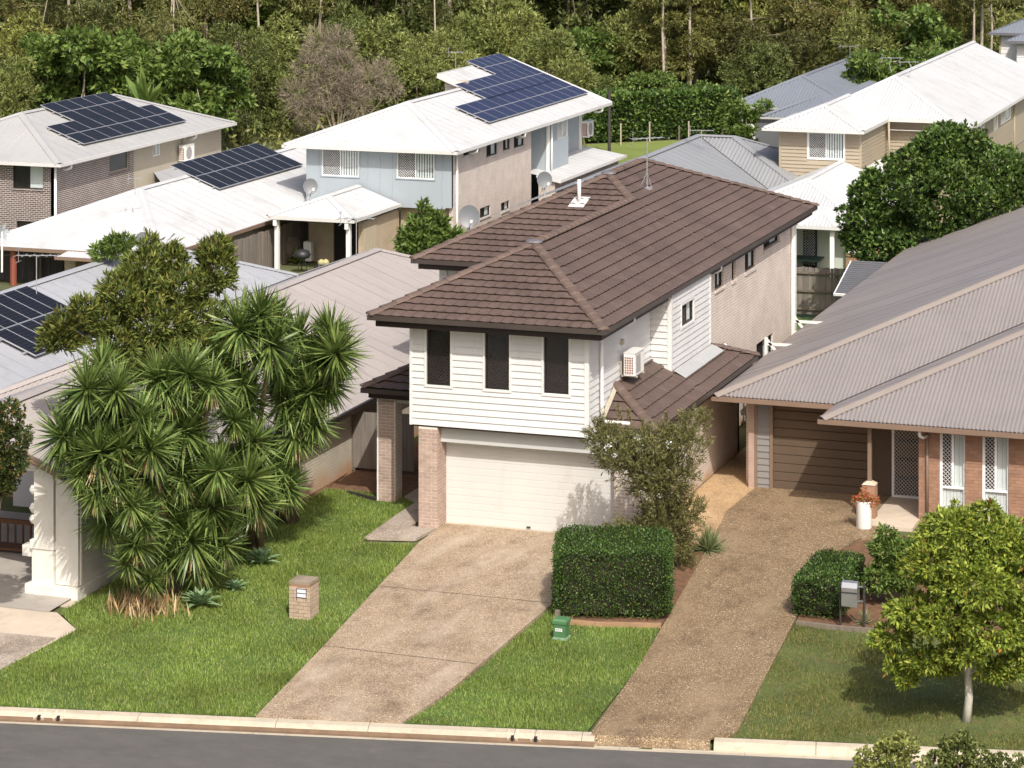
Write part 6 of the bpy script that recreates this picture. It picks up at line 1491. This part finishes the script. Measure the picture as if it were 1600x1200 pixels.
me = clusters('crown', bl, 2300, 13, .22, .050, 'olive_leaf', spread=.75, up=.8)
tree('olive_tree', 'olive-brown tree with pointed leaf clusters rising behind the yuccas', 'tree', b, [(0, 0, -.1), (-.1, .1, 1.5), (-.25, .2, 3), Vector(rel(255, 620, 65.5))], .07, me, 'bark_pale', [t[0] for t in bl], .045, r0=.13)
# ---- small tree near the blue house
b = U(665, 425, -1.1); rel = lambda px, py, d=105: tuple(UD(px, py, d) - b)
bl = [(rel(660, 335), (.25, .3, .45)), (rel(658, 358), (.5, .5, .5)), (rel(682, 348), (.35, .4, .35)), (rel(662, 382), (.75, .7, .5)), (rel(640, 385), (.45, .4, .35)), (rel(692, 378), (.6, .5, .4)), (rel(706, 368), (.3, .3, .25)), (rel(635, 368), (.25, .3, .25)), (rel(668, 402), (.8, .7, .4))]
me = clusters('crown', bl, 700, 9, .30, .095, 'fresh_leaf', spread=.9, up=.1)
tree('young_tree', 'small bright green leafy tree in front of the blue house', 'tree', b, [(0, 0, -.1), (0, 0, .8), (0, 0, 1.6)], .04, me, 'bark', [t[0] for t in bl], .03, r0=.08)
# ---- big round dark tree at right
c0 = UD(1470, 320, 101); b = Vector((c0.x, c0.y, zg(c0.x, c0.y))); rel = lambda px, py, d=101: tuple(UD(px, py, d) - b)
bl = [(rel(1490, 235), (1.3, 1.3, .9)), (rel(1440, 262), (1.3, 1.3, 1.0)), (rel(1545, 262), (1.4, 1.3, 1.0)), (rel(1400, 310), (1.4, 1.3, 1.0)), (rel(1480, 310, 99.6), (1.8, 1.4, 1.3)), (rel(1570, 320, 100), (1.5, 1.3, 1.2)), (rel(1360, 345), (1.0, 1., .8)), (rel(1380, 385, 100.6), (1.1, 1.1, .7)), (rel(1440, 375, 100), (1.3, 1.2, .9)), (rel(1530, 375, 100), (1.6, 1.3, 1.)), (rel(1610, 280), (1.0, 1., .8)), (rel(1480, 212), (.55, .6, .4)), (rel(1345, 305), (.45, .5, .4)), (rel(1410, 272), (.5, .5, .4)), (rel(1330, 372), (.4, .4, .3)), (rel(1360, 275), (.3, .3, .25))]
me = clusters('crown', bl, 9500, 7, .19, .095, 'dark_leaf', lump=.25, shell=.7, spread=1.0, up=.35)
tree('round_tree', 'large rounded glossy dark green tree behind the mauve roof', 'tree', b, [(0, 0, -.1), (0, 0, 1.6), (.1, 0, 3.0)], .2, me, 'bark', [t[0] for t in bl[:11]], .1, r0=.28)
# ---- lime-green street tree at right foreground
b = gp(1510, 1128); rel = lambda px, py, d: tuple(UD(px, py, d) - b); D = 55.2
D = (Vector((b.x, b.y, 0)) - Vector((CAM.x, CAM.y, 0))).dot(Vector((FX[0], FX[1], 0)))
bl = [(rel(1500, 830, D + .5), (.75, .7, .42)), (rel(1560, 850, D + .2), (.65, .6, .45)), (rel(1455, 880, D), (.55, .6, .36)), (rel(1520, 910, D - .3), (.85, .8, .42)), (rel(1590, 920, D), (.6, .6, .5)), (rel(1430, 955, D - .1), (.5, .55, .33)), (rel(1480, 970, D - .6), (.65, .6, .36)), (rel(1550, 985, D - .4), (.7, .6, .36)), (rel(1610, 1000, D - .1), (.5, .5, .36)), (rel(1395, 990, D), (.33, .4, .2)), (rel(1440, 1030, D - .3), (.38, .4, .24)), (rel(1585, 1040, D - .2), (.36, .4, .22)), (rel(1545, 800, D + .3), (.2, .25, .25)), (rel(1395, 1035, D - .2), (.2, .25, .15)), (rel(1620, 860, D), (.5, .5, .4)), (rel(1375, 1000, D), (.22, .22, .14)), (rel(1500, 1020, D - .5), (.45, .4, .22)), (rel(1555, 1050, D - .3), (.3, .3, .18)), (rel(1415, 1058, D - .2), (.22, .25, .14)), (rel(1470, 1040, D), (.3, .35, .16))]
me = clusters('crown', bl, 4200, 9, .135, .052, 'lime_leaf', lump=.25, shell=.55, spread=.85, up=-.25)
tree('lime_tree', 'yellow-green street tree with pale trunk on the right verge', 'tree', b, [(0, 0, -.05), (.05, 0, .5), (.03, .02, .95), (.12, 0, 1.6), (.1, 0, 2.2)], .05, me, 'bark_white', [(Vector((.03, .02, .95)), [bl[i][0] for i in (5, 8)]), (Vector((.12, 0, 1.6)), [bl[i][0] for i in (2, 3, 4, 6, 7)]), (Vector((.1, 0, 2.2)), [bl[i][0] for i in (0, 1, 12)])], .022, r0=.095)
# ---- grey-green shrub in front of the garage
b = gp(1058, 885); rel = lambda px, py, d: tuple(UD(px, py, d) - b); D = 66.0
bl = [(rel(960, 700, D), (.6, .5, .35)), (rel(1000, 715, D - .2), (.7, .5, .4)), (rel(1075, 700, D), (.45, .5, .4)), (rel(1035, 750, D - .2), (.75, .5, .4)), (rel(1040, 830, D), (.6, .6, .45)), (rel(945, 680, D + .3), (.42, .5, .26)), (rel(975, 715, D), (.6, .6, .3)), (rel(1020, 690, D), (.5, .5, .28)), (rel(1060, 690, D + .2), (.5, .5, .3)), (rel(1085, 665, D + .4), (.28, .3, .25)), (rel(1010, 740, D), (.7, .6, .3)), (rel(1055, 735, D + .2), (.5, .5, .3)), (rel(1030, 775, D), (.6, .6, .25)), (rel(1040, 805, D), (.65, .6, .3)), (rel(1035, 835, D), (.7, .7, .35)), (rel(1048, 862, D), (.5, .5, .35)), (rel(1075, 800, D + .2), (.4, .5, .25)), (rel(1000, 835, D - .1), (.5, .5, .22)), (rel(1052, 888, D), (.4, .4, .3)), (rel(965, 830, D), (.3, .3, .14))]
p, dd, ii = blob_pts(bl, 2900, .25, .35)
up = unit(dd * .5 + np.array([0, 0, .35]) + sph(2900) * .45); per = 16; P = np.repeat(p, per, 0) + np.repeat(up, per, 0) * np.tile(np.linspace(0, .26, per), 2900)[:, None]
me = fast('crown', leafquads(P, np.repeat(up, per, 0) + sph(2900 * per) * .8, .105, .021), 'needle_leaf')
sp_ = []
for px, py, tx, ty in ((945, 670, 940, 640), (970, 655, 964, 633), (985, 660, 980, 640), (1042, 662, 1040, 645), (1080, 655, 1076, 640), (1092, 655, 1098, 643), (930, 690, 917, 672), (1000, 690, 1005, 655)):
    a, c_ = np.array(rel(px, py, D)), np.array(rel(tx, ty, D))
    for t in np.linspace(0, 1, 36):
        for _ in range(3): sp_.append(a + (c_ - a) * t)
sp_ = np.array(sp_); me2 = fast('sprig', leafquads(sp_, sph(len(sp_)) + np.array([0, 0, .8]), .10, .014), 'needle_leaf')
tree('grevillea_shrub', 'tall feathery grey-green shrub standing in front of the garage door', 'shrub', b, [(0, 0, -.05), (-.15, 0, .8), (-.3, 0, 1.7)], .04, me, 'bark', [t[0] for t in bl], .03, r0=.07, extra=[('sprig', me2)])
n = 26; p = np.array([rel(px, py, D - .35) for px, py in ((997, 685), (998, 701), (962, 712), (950, 697), (982, 714), (1045, 692))]).repeat(n, 0) + NP.normal(0, .035, (6 * n, 3))
fl_ = fast('blossom', leafquads(p, sph(6 * n), .06, .04), 'alu_white'); o = part([x for x in COL.objects if x.get('label', '').startswith('tall feathery')][0], 'blossom', fl_)
# ---- clipped hedges: a box of leaves with soft corners
def hedge(label, c, hx, hy, hz, n, L, W, mat, rotz=0., cat='hedge', name='box_hedge'):
    r = thing(name, label, cat, c); m = 0; f = NP.uniform(-1, 1, (n, 3)); k = NP.choice(5, n, p=np.array([hx * hy * 1.0, hy * hz * 1., hy * hz, hx * hz * 1., hx * hz]) / (hx * hy + 2 * hy * hz + 2 * hx * hz))
    d = np.zeros((n, 3))
    for i, (a, s) in enumerate(((2, 1), (0, 1), (0, -1), (1, 1), (1, -1))): w = k == i; f[w, a] = s; d[w, a] = s
    q = np.abs(f) ** 1.0; g = np.sign(f) * q; rr = np.linalg.norm(g * np.array([.99, .99, .99]), axis=1); g = g * np.where(rr > 1.56, 1.56 / rr, 1)[:, None]
    p = g * np.array([hx, hy, hz]) * (1 + .035 * np.sin(f[:, [1, 2, 0]] * 7) * np.cos(f[:, [2, 0, 1]] * 5 + 1)) + d * NP.normal(-.05, .045, (n, 1)); p[:, 2] += hz + .06
    cr, sr = math.cos(rotz), math.sin(rotz); R_ = np.array([[cr, -sr, 0], [sr, cr, 0], [0, 0, 1]])
    part(r, 'foliage', fast('foliage', leafquads(p @ R_.T, (d * .7 + sph(n) * .8 + np.array([0, 0, .2])) @ R_.T, L, W), mat))
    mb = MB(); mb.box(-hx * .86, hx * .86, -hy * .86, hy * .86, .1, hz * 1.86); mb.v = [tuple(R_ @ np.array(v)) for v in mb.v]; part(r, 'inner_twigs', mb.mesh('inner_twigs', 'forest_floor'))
    st = MB()
    for k in range(5): x = -hx * .8 + k * hx * .4; st.tube([tuple(R_ @ np.array((x, 0, -.05))), tuple(R_ @ np.array((x + .05, 0, hz)))], .03, 5)
    part(r, 'stem', st.mesh('stem', 'bark')); return r
a_, b_, c_ = gp(866, 968), gp(1046, 971), gp(1060, 925)
hc = (a_ + b_) / 2; L_ = (b_ - a_).length / 2; hy_ = 1.15; rz = math.atan2(b_.y - a_.y, b_.x - a_.x); nrm = Vector((-math.sin(rz), math.cos(rz), 0)); hc = hc + nrm * hy_
hedge('dense dark green clipped box hedge in front of the garage', hc, L_, hy_, .76, 42000, .05, .030, 'hedge_leaf', rz)
a_, b_ = gp(1243, 965), gp(1300, 972); rz = math.atan2(b_.y - a_.y, b_.x - a_.x) + .05; nrm = Vector((-math.sin(rz), math.cos(rz), 0)); hc = (a_ + b_) / 2 + nrm * 1.0
hedge('low clipped hedge beside the steel letterbox', hc + Vector((.05, .35, 0)), .55, 1.35, .42, 15000, .06, .034, 'hedge_leaf', rz)
hl = U(928, 224, -2.0); hr = U(1145, 213, -2.0); rz = math.atan2(hr.y - hl.y, hr.x - hl.x); c = (hl + hr) / 2 + Vector((-math.sin(rz), math.cos(rz), 0)) * 1.6
hedge('long tall dark green hedge behind the far lawn', c, (hr - hl).length / 2 + .6, 1.5, 1.45, 16000, .30, .17, 'dark_leaf', rz, name='tall_hedge')
# ---- loose shrubs
def shrub(name, label, bl, n, L, W, mat, base, per=7, up=.2, spread=.95, cat='shrub', tops=True, bark='bark'):
    rel = [(tuple(Vector(c) - Vector(base)), r) for c, r in bl]; me = clusters('crown', rel, n, per, L, W, mat, spread=spread, up=up)
    return tree(name, label, cat, base, [(0, 0, -.05), (0, 0, .12), (.02, 0, .3)], .02, me, bark, [r[0] for r in rel], .02, r0=.04)
b = gp(1395, 945); D = (Vector((b.x, b.y, 0)) - Vector((CAM.x, CAM.y, 0))).dot(Vector((FX[0], FX[1], 0)))
shrub('leafy_shrub', 'dark leafy shrub between the steel letterbox and the lime tree', [(UD(1390, 860, D), (.42, .4, .3)), (UD(1410, 900, D), (.4, .4, .35)), (UD(1375, 905, D), (.35, .4, .3)), (UD(1385, 835, D), (.2, .2, .18)), (UD(1425, 860, D), (.3, .3, .3))], 900, .13, .05, 'fresh_leaf', b, up=.1)
b = gp(1470, 905); D = (Vector((b.x, b.y, 0)) - Vector((CAM.x, CAM.y, 0))).dot(Vector((FX[0], FX[1], 0)))
shrub('leafy_shrub', 'bright shrub growing under the bedroom windows behind the lime tree', [(UD(1500, 815, D), (.55, .4, .28)), (UD(1470, 850, D), (.45, .4, .35)), (UD(1550, 810, D), (.2, .2, .3)), (UD(1570, 830, D), (.5, .4, .4)), (UD(1520, 870, D), (.6, .5, .4))], 1000, .14, .055, 'lime_leaf', b, up=-.1)
D = 60.5; b = Vector((UD(-45, 790, 60.5).x, UD(-45, 790, 60.5).y, -.35))
shrub('column_shrub', 'dark shrub with orange new leaves at the left edge by the portico', [(UD(12, 650, D), (.35, .4, .35)), (UD(15, 690, D), (.45, .5, .4)), (UD(10, 725, D), (.5, .5, .35)), (UD(0, 755, D), (.4, .4, .25)), (UD(-20, 680, D), (.5, .5, .5)), (UD(-20, 740, D), (.5, .5, .5))], 2200, .09, .04, 'shrub_leaf', b, up=.5)
# foreground shrub tops rising from below the picture
for i, (cx, blx) in enumerate(((1390, ((1385, 1172, .18), (1412, 1168, .22), (1395, 1195, .30), (1352, 1185, .16), (1340, 1200, .14))), (1510, ((1505, 1165, .20), (1495, 1185, .30), (1530, 1195, .25), (1470, 1195, .25), (1565, 1200, .2), (1590, 1190, .12))))):
    D = 44.0 + i * .6; b0 = UD(cx, 1300, D); base = Vector((b0.x, b0.y, -.45))
    bl = [(UD(px, py, D), (r, r, r * 1.1)) for px, py, r in blx] + [(UD(cx + 10, 1260, D), (.75, .6, .7)), (UD(cx - 30, 1300, D), (.8, .6, .8))]
    shrub('foreground_shrub', ['small-leaved shrub poking up at the bottom edge, left of two', 'small-leaved shrub poking up at the bottom edge under the lime tree'][i], bl, 2600, .07, .042, 'bush_leaf', base, per=7, up=.6)
# strappy tuft, planter plant, patio plants, banana
def tuft(name, label, base, n, L, W, mat, lo=.35, hi=1.4, cat='plant'):
    r = thing(name, label, cat, base); part(r, 'leaf_blades', blade_mesh('leaf_blades', n, L, W, mat, lo, hi, .7)); return r
tuft('strappy_plant', 'pale green strappy tuft beside the exposed aggregate drive', gp(1106, 862), 300, .66, .034, 'tuft_leaf', .15, 1.5)
tuft('grass_tuft', 'small dry grassy tuft under the steel letterbox', gp(1352, 975), 90, .4, .018, 'tuft_leaf', .1, 1.3)
b = Vector(PW.location) + Vector((0, 0, .70)); p, dd, ii = blob_pts([((0, 0, .08), (.26, .22, .14)), ((-.2, 0, .0), (.12, .12, .12)), ((.22, 0, .02), (.16, .14, .14)), ((0, 0, .22), (.12, .1, .14))], 900, .2, .3)
part(PW, 'foliage', fast('foliage', leafquads(p + np.array([0, 0, .7]), dd + sph(900), .075, .03), 'red_leaf'))
for i, (px, py, s, m) in enumerate(((437, 402, 1., 'lime_leaf'), (452, 385, 1.0, 'lime_leaf'), (422, 412, .9, 'fresh_leaf'), (465, 408, .9, 'lime_leaf'), (560, 408, .8, 'fresh_leaf'))):
    q = U(px, py, -1.0); q.z = -1.0 if i != 1 else -.3; r = thing('potted_plant', ['yellow-green strappy plant beside the left patio post', 'tall strappy plant above the large round pot', 'bushy plant at the foot of the left patio post', 'yellowish plant between the round pot and patio wall', 'small green plant by the timber slats of the patio'][i], 'plant', q)
    part(r, 'leaf_blades', blade_mesh('leaf_blades', 60, .75 * s, .09, m, .1, 1.4, .6))
q = UD(228, 160, 150); r = thing('banana_plant', 'banana plant with broad upright leaves behind the dark brick house', 'banana plant', q - Vector((0, 0, 3.2)))
part(r, 'leaf', blade_mesh('leaf', 13, 2.2, .55, 'banana_leaf', .75, 1.45, .25)).location = (0, 0, 3.0)
part(r, 'stem', MB().tube([(0, 0, -1.), (0, 0, 3.1)], [.22, .14], 8).mesh('stem', 'bark_pale', True))
q = UD(180, 388, 92); shrub('leafy_shrub', 'leafy shrub tips above the pale grey roof ridge', [(UD(178, 385, 92), (.35, .3, .3)), (UD(195, 380, 92), (.25, .3, .25)), (UD(160, 395, 92), (.3, .3, .2)), (UD(250, 390, 92), (.2, .2, .15))], 160, .26, .07, 'fresh_leaf', Vector((q.x, q.y, -.6)), per=8, up=.4)

# ---- grass
def inpoly(P, poly):
    x, y = P[:, 0], P[:, 1]; c = np.zeros(len(P), bool); n = len(poly)
    for i in range(n):
        (xa, ya), (xb, yb) = poly[i], poly[(i + 1) % n]
        with np.errstate(divide='ignore', invalid='ignore'): c ^= ((ya > y) != (yb > y)) & (x < (xb - xa) * (y - ya) / (yb - ya + 1e-12) + xa)
    return c
def grass(label, poly, dens, h, w, mat, lo=.55):
    xs, ys = [p[0] for p in poly], [p[1] for p in poly]; A = (max(xs) - min(xs)) * (max(ys) - min(ys)); n = int(A * dens)
    P = np.stack([NP.uniform(min(xs), max(xs), n), NP.uniform(min(ys), max(ys), n)], 1); P = P[inpoly(P, poly)]
    patch = .5 + .5 * np.sin(P[:, 0] * 1.7 + 2 * np.sin(P[:, 1] * .9)) * np.sin(P[:, 1] * 1.3 + 1.5 * np.sin(P[:, 0] * .7)); keep = NP.uniform(0, 1, len(P)) < lo + (1 - lo) * patch; P = P[keep]; patch = patch[keep]
    n = len(P); K = -14.55 + .211 * P[:, 0]; z = np.where(P[:, 1] < -1, -.3 * np.minimum(1, (-1 - P[:, 1]) / (-1 - K)), 0.) + .004
    b = np.column_stack([P, z]); t = NP.uniform(0, 6.28, n); lean = NP.uniform(.25, 1.3, n); hh = h * NP.uniform(.5, 1.25, n) * (.65 + .6 * patch)
    d = np.stack([np.cos(t) * np.sin(lean), np.sin(t) * np.sin(lean), np.cos(lean)], 1) * hh[:, None]; s = np.stack([-np.sin(t), np.cos(t), np.zeros(n)], 1) * w / 2
    V = np.stack([b - s, b + s, b + d], 1); o = link('grass', fast('grass', V, mat, 3)); tag(o, label, 'grass'); return struct(o, 'stuff')
grass('bright green long grass of the left lawn around the brick letterbox', lawn_l, 2300, .095, .014, 'grass_blade')
grass('bright green grass between the two driveways', lawn_m, 2300, .09, .014, 'grass_blade')
grass('patchy olive grass of the right verge under the lime tree', lawn_r, 1900, .07, .013, 'grass_blade_dry', .22)
# ------------------------------------------------------------------ the forest behind
def ftree(kind, seed):
    """one tree of each sort, in its own coordinates"""
    global rnd
    rnd = random.Random(seed)
    if kind == 'bush':                 # rounded wattle, foliage to the ground
        bl = []
        for k in range(15):
            t = rnd.uniform(0, 6.28); h = rnd.uniform(.6, 5.2); R = 2.1 * math.sin(min(1, (h + .8) / 4.2) * 2.2); bl.append(((math.cos(t) * R, math.sin(t) * R, h), (rnd.uniform(.9, 1.35), rnd.uniform(.9, 1.3), rnd.uniform(.7, 1.05))))
        bl += [((0, 0, 5.6), (1.2, 1.2, .9)), ((.3, -.6, 3.2), (2.0, 1.9, 2.2))]
        return clusters('crown', bl, 2300, 8, .30, .085, 'bush_leaf', lump=.28, shell=.75, spread=1., up=.35), [(0, 0, -.3), (0, 0, 2), (.1, 0, 4)], .16, 'bark', [b[0] for b in bl[:8]]
    if kind == 'broad':
        bl = [((rnd.uniform(-2.6, 2.6), rnd.uniform(-2, 2), rnd.uniform(1.6, 7.5)), (rnd.uniform(.7, 1.2), rnd.uniform(.7, 1.2), rnd.uniform(.35, .6))) for _ in range(20)]
        return clusters('crown', bl, 850, 8, .50, .22, 'fresh_leaf', lump=.2, shell=.5, spread=1., up=-.15), [(0, 0, -.3), (.1, 0, 3), (0, .1, 6)], .14, 'bark_pale', [b[0] for b in bl]
    if kind == 'gum':
        h = 13; bl = []
        for k in range(18):
            z = rnd.uniform(3.5, h); t = rnd.uniform(0, 6.28); R = rnd.uniform(.6, 2.6); bl.append(((math.cos(t) * R, math.sin(t) * R, z), (rnd.uniform(.8, 1.4), rnd.uniform(.8, 1.4), rnd.uniform(.5, .9))))
        return clusters('crown', bl, 1500, 8, .36, .08, 'gum_leaf', lump=.3, shell=.45, spread=.9, up=-.5), [(0, 0, -.3), (.15, 0, 4), (-.1, .1, 8), (.1, 0, h)], .2, 'bark_pale', [b[0] for b in bl[::5]]
    if kind == 'trunk':
        bl = [((rnd.uniform(-2, 2), rnd.uniform(-2, 2), rnd.uniform(9, 16)), (1.3, 1.3, .8)) for _ in range(8)]
        return clusters('crown', bl, 350, 8, .36, .08, 'gum_leaf', spread=.9, up=-.5), [(0, 0, -.3), (.12, 0, 4), (-.08, .1, 8), (.1, 0, 12), (0, 0, 16)], .15, 'bark_pale', [b[0] for b in bl[::3]]
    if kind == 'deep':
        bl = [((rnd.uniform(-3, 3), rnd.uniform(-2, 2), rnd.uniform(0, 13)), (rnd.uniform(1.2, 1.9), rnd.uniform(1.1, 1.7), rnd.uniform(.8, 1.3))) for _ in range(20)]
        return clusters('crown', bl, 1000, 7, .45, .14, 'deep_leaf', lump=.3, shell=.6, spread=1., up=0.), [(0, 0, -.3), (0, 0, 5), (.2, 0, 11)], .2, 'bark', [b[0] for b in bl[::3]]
    if kind == 'brown':
        bl = [((rnd.uniform(-2.3, 2.3), rnd.uniform(-2, 2), rnd.uniform(.8, 7)), (rnd.uniform(.8, 1.3), rnd.uniform(.8, 1.3), rnd.uniform(.6, .9))) for _ in range(17)]
        return clusters('crown', bl, 1700, 8, .30, .08, 'brown_leaf', lump=.3, shell=.6, spread=1., up=.1), [(0, 0, -.3), (.1, 0, 3), (0, .1, 6)], .15, 'bark', [b[0] for b in bl[::2]]
def proto(kind, seed, name, label, group, loc):
    me, tr, r0, bark, tops = ftree(kind, seed); return tree(name, label, 'tree', loc, tr, .05, me, bark, tops, .05, group, r0=r0)
PROTO = {}
NM = {'trunk': 'bare_trunk_gum', 'bush': 'wattle_tree', 'broad': 'broadleaf_tree', 'gum': 'gum_tree', 'deep': 'forest_tree', 'brown': 'brownish_tree'}
LAB = {'trunk': 'tall gum with bare pale trunk', 'bush': 'rounded olive-green bushy tree in the forest edge behind the houses', 'broad': 'bright green large-leaved tree in the forest edge behind the houses', 'gum': 'slender gum tree with pale trunk in the forest behind the houses', 'deep': 'dark-leaved tree deep in the forest background', 'brown': 'brownish-green tree in the forest edge behind the houses'}
def ground_z(p): return zg(p.x, p.y)
def put(kind, px, d, s=1., sz=None, label=None, sink=0.):
    p = UD(px, 100, d); loc = Vector((p.x, p.y, ground_z(p) - sink)); v = rr.randrange(3); key = (kind, v); sv = (s, s, sz or s)
    if key not in PROTO:
        r = proto(kind, 100 + v * 17 + len(kind), NM[kind], LAB[kind], 'forest trees: ' + NM[kind].replace('_', ' '), loc); PROTO[key] = r; r.scale = sv; r.rotation_euler = (0, 0, rr.uniform(0, 6))
    else: r = dup(PROTO[key], loc, rr.uniform(0, 6), sv)
    r['label'] = label or LAB[kind]
    return r
rr = random.Random(5)
# the forest edge as it stands, from left to right
EDGE = [('bush', -20, 170, 1.0), ('bush', 22, 160, .95), ('broad', 70, 164, .9), ('broad', 130, 162, 1.0), ('broad', 175, 166, .95), ('broad', 235, 163, .8), ('broad', 290, 164, .95), ('broad', 335, 166, .85), ('bush', 40, 182, 1.15), ('deep', 370, 172, .6),
        ('bush', 405, 178, .95), ('bush', 440, 184, 1.1), ('bush', 600, 184, 1.15), ('bush', 540, 188, 1.2), ('bush', 650, 176, .85), ('bush', 690, 180, 1.0), ('bush', 730, 186, 1.15), ('bush', 810, 186, 1.2), ('bush', 860, 180, 1.05), ('bush', 880, 176, .8), ('bush', 770, 192, 1.3),
        ('bush', 940, 178, .62), ('broad', 925, 190, .95), ('bush', 985, 190, 1.15), ('broad', 1030, 180, .55), ('broad', 1070, 178, .5), ('broad', 1000, 177, .5), ('bush', 1180, 184, .9), ('brown', 1175, 190, 1.15), ('brown', 1225, 186, 1.0), ('brown', 1260, 192, 1.25), ('bush', 1290, 194, 1.25), ('bush', 1215, 198, 1.3), ('bush', 1375, 186, 1.2), ('brown', 1330, 200, 1.2), ('broad', 1390, 172, .85), ('broad', 1440, 186, 1.0), ('broad', 1480, 182, .85), ('gum', 1520, 192, .9), ('bush', 1560, 196, 1.1), ('bush', 1620, 190, 1.2),
        ('broad', 1165, 160, .5), ('gum', 500, 196, 1.), ('gum', 675, 200, 1.), ('gum', 1037, 188, .95), ('gum', 1078, 190, 1.), ('gum', 1086, 193, 1.), ('gum', 1170, 200, 1.1), ('gum', 1330, 205, 1.1), ('gum', 1545, 200, 1.), ('gum', 270, 186, 1.), ('gum', 105, 184, 1.), ('trunk', 1037, 186, .8), ('trunk', 1079, 188, .9), ('trunk', 1172, 190, .8), ('trunk', 1523, 185, .8), ('trunk', 1533, 187, 1.), ('trunk', 1548, 186, .8), ('trunk', 402, 185, .8), ('trunk', 680, 187, .7), ('trunk', 693, 190, .6), ('trunk', 272, 171, .6)]
MARK = [(60, 'at the far left edge of the forest'), (185, 'above the left half of the dark brick house roof'), (345, 'above the right half of the dark brick house roof'), (460, 'in the gap left of the dead bush'), (620, 'behind the dead bush'), (705, 'above the front of the blue house roof'), (800, 'above the highest solar panels'), (905, 'above the right end of the solar panels'), (1010, 'behind the left half of the tall hedge'), (1140, 'behind the right half of the tall hedge'), (1240, 'above the left end of the blue-grey roof'), (1345, 'above the middle of the blue-grey roof'), (1450, 'above the bent antennas'), (1535, 'left of the far white house'), (9999, 'behind the far white house')]
CNT = {}
for k, px, d, s in sorted(EDGE, key=lambda e: e[1]):
    mk = next(t for lim, t in MARK if px < lim); CNT.setdefault((k, mk), []).append(px)
KD_ = {'trunk': 'tall bare pale gum trunk', 'bush': 'rounded olive-green tree', 'broad': 'bright large-leaved green tree', 'gum': 'slender pale-trunked gum tree', 'deep': 'dark-leaved tree', 'brown': 'brownish-green tree'}
ORD = ['first', 'second', 'third', 'fourth', 'fifth', 'sixth']
for k, px, d, s in EDGE:
    mk = next(t for lim, t in MARK if px < lim); L_ = CNT[(k, mk)]; lab = KD_[k] + ' ' + mk
    if len(L_) > 1: lab = ORD[L_.index(px)] + ' ' + lab + ' from left'
    put(k, px, d, s * rr.uniform(.95, 1.05), label=' '.join(lab.split()[:16]))
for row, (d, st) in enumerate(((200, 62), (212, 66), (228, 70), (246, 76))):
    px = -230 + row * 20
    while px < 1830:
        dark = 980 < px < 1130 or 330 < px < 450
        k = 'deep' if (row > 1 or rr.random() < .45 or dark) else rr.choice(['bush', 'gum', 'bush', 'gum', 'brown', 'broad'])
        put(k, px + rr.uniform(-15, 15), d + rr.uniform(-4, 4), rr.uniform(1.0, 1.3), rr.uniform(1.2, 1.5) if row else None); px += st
# the leafless brown bush
p = UD(528, 100, 171); b = Vector((p.x, p.y, zg(p.x, p.y))); r = thing('dead_bush', 'leafless grey-brown dead bush standing before the green forest', 'dead bush', b); rnd = random.Random(3); mb = MB(); V = []
cl = [(UD(px, py, 171) - b, R) for px, py, R in ((500, 75, 1.1), (530, 68, .9), (488, 105, 1.0), (470, 150, 1.1), (540, 110, 1.0), (578, 128, 1.0), (515, 140, 1.2), (556, 160, .9), (598, 112, .6), (482, 172, .9), (612, 140, .6), (545, 140, 1.0))]
for c, R in cl: mb.tube([Vector((0, 0, -.1)), Vector((c.x * .4, c.y * .4, c.z * .35)), c], [.09, .06, .03], 5, False)
p, dd, ii = blob_pts([(tuple(c), R) for c, R in cl], 9500, .3, .3)
tw = fast('twig', leafquads(p, dd * .9 + sph(9500) * .8 + np.array([0, 0, .15]), .60, .028), 'dead_twig'); part(r, 'branch', mb.mesh('branch', 'dead_twig', True)); part(r, 'twig', tw)
# undergrowth that nobody could count
n = 26000; px = NP.uniform(-120, 1720, n); d = NP.uniform(166, 215, n); C_ = np.array(CAM)
X = C_[0] + d * ((px - 800) / 4200 * RX[0] + FX[0]); Y = C_[1] + d * ((px - 800) / 4200 * RX[1] + FX[1]); Z = np.where(Y < 130, -2.0, -2.0 + (Y - 130) * .05) + np.abs(NP.normal(0, .75, n)) * (.4 + .6 * np.abs(np.sin(px * .021) * np.cos(d * .3)))
keep = ~((px > 915) & (px < 1150) & (d < 178))
P = np.stack([X, Y, Z], 1)[keep]; o = link('undergrowth', fast('undergrowth', leafquads(P, sph(len(P)) + np.array([0, 0, .5]), .5, .18), 'gum_leaf')); tag(o, 'mixed low undergrowth along the foot of the forest', 'undergrowth'); struct(o, 'stuff')
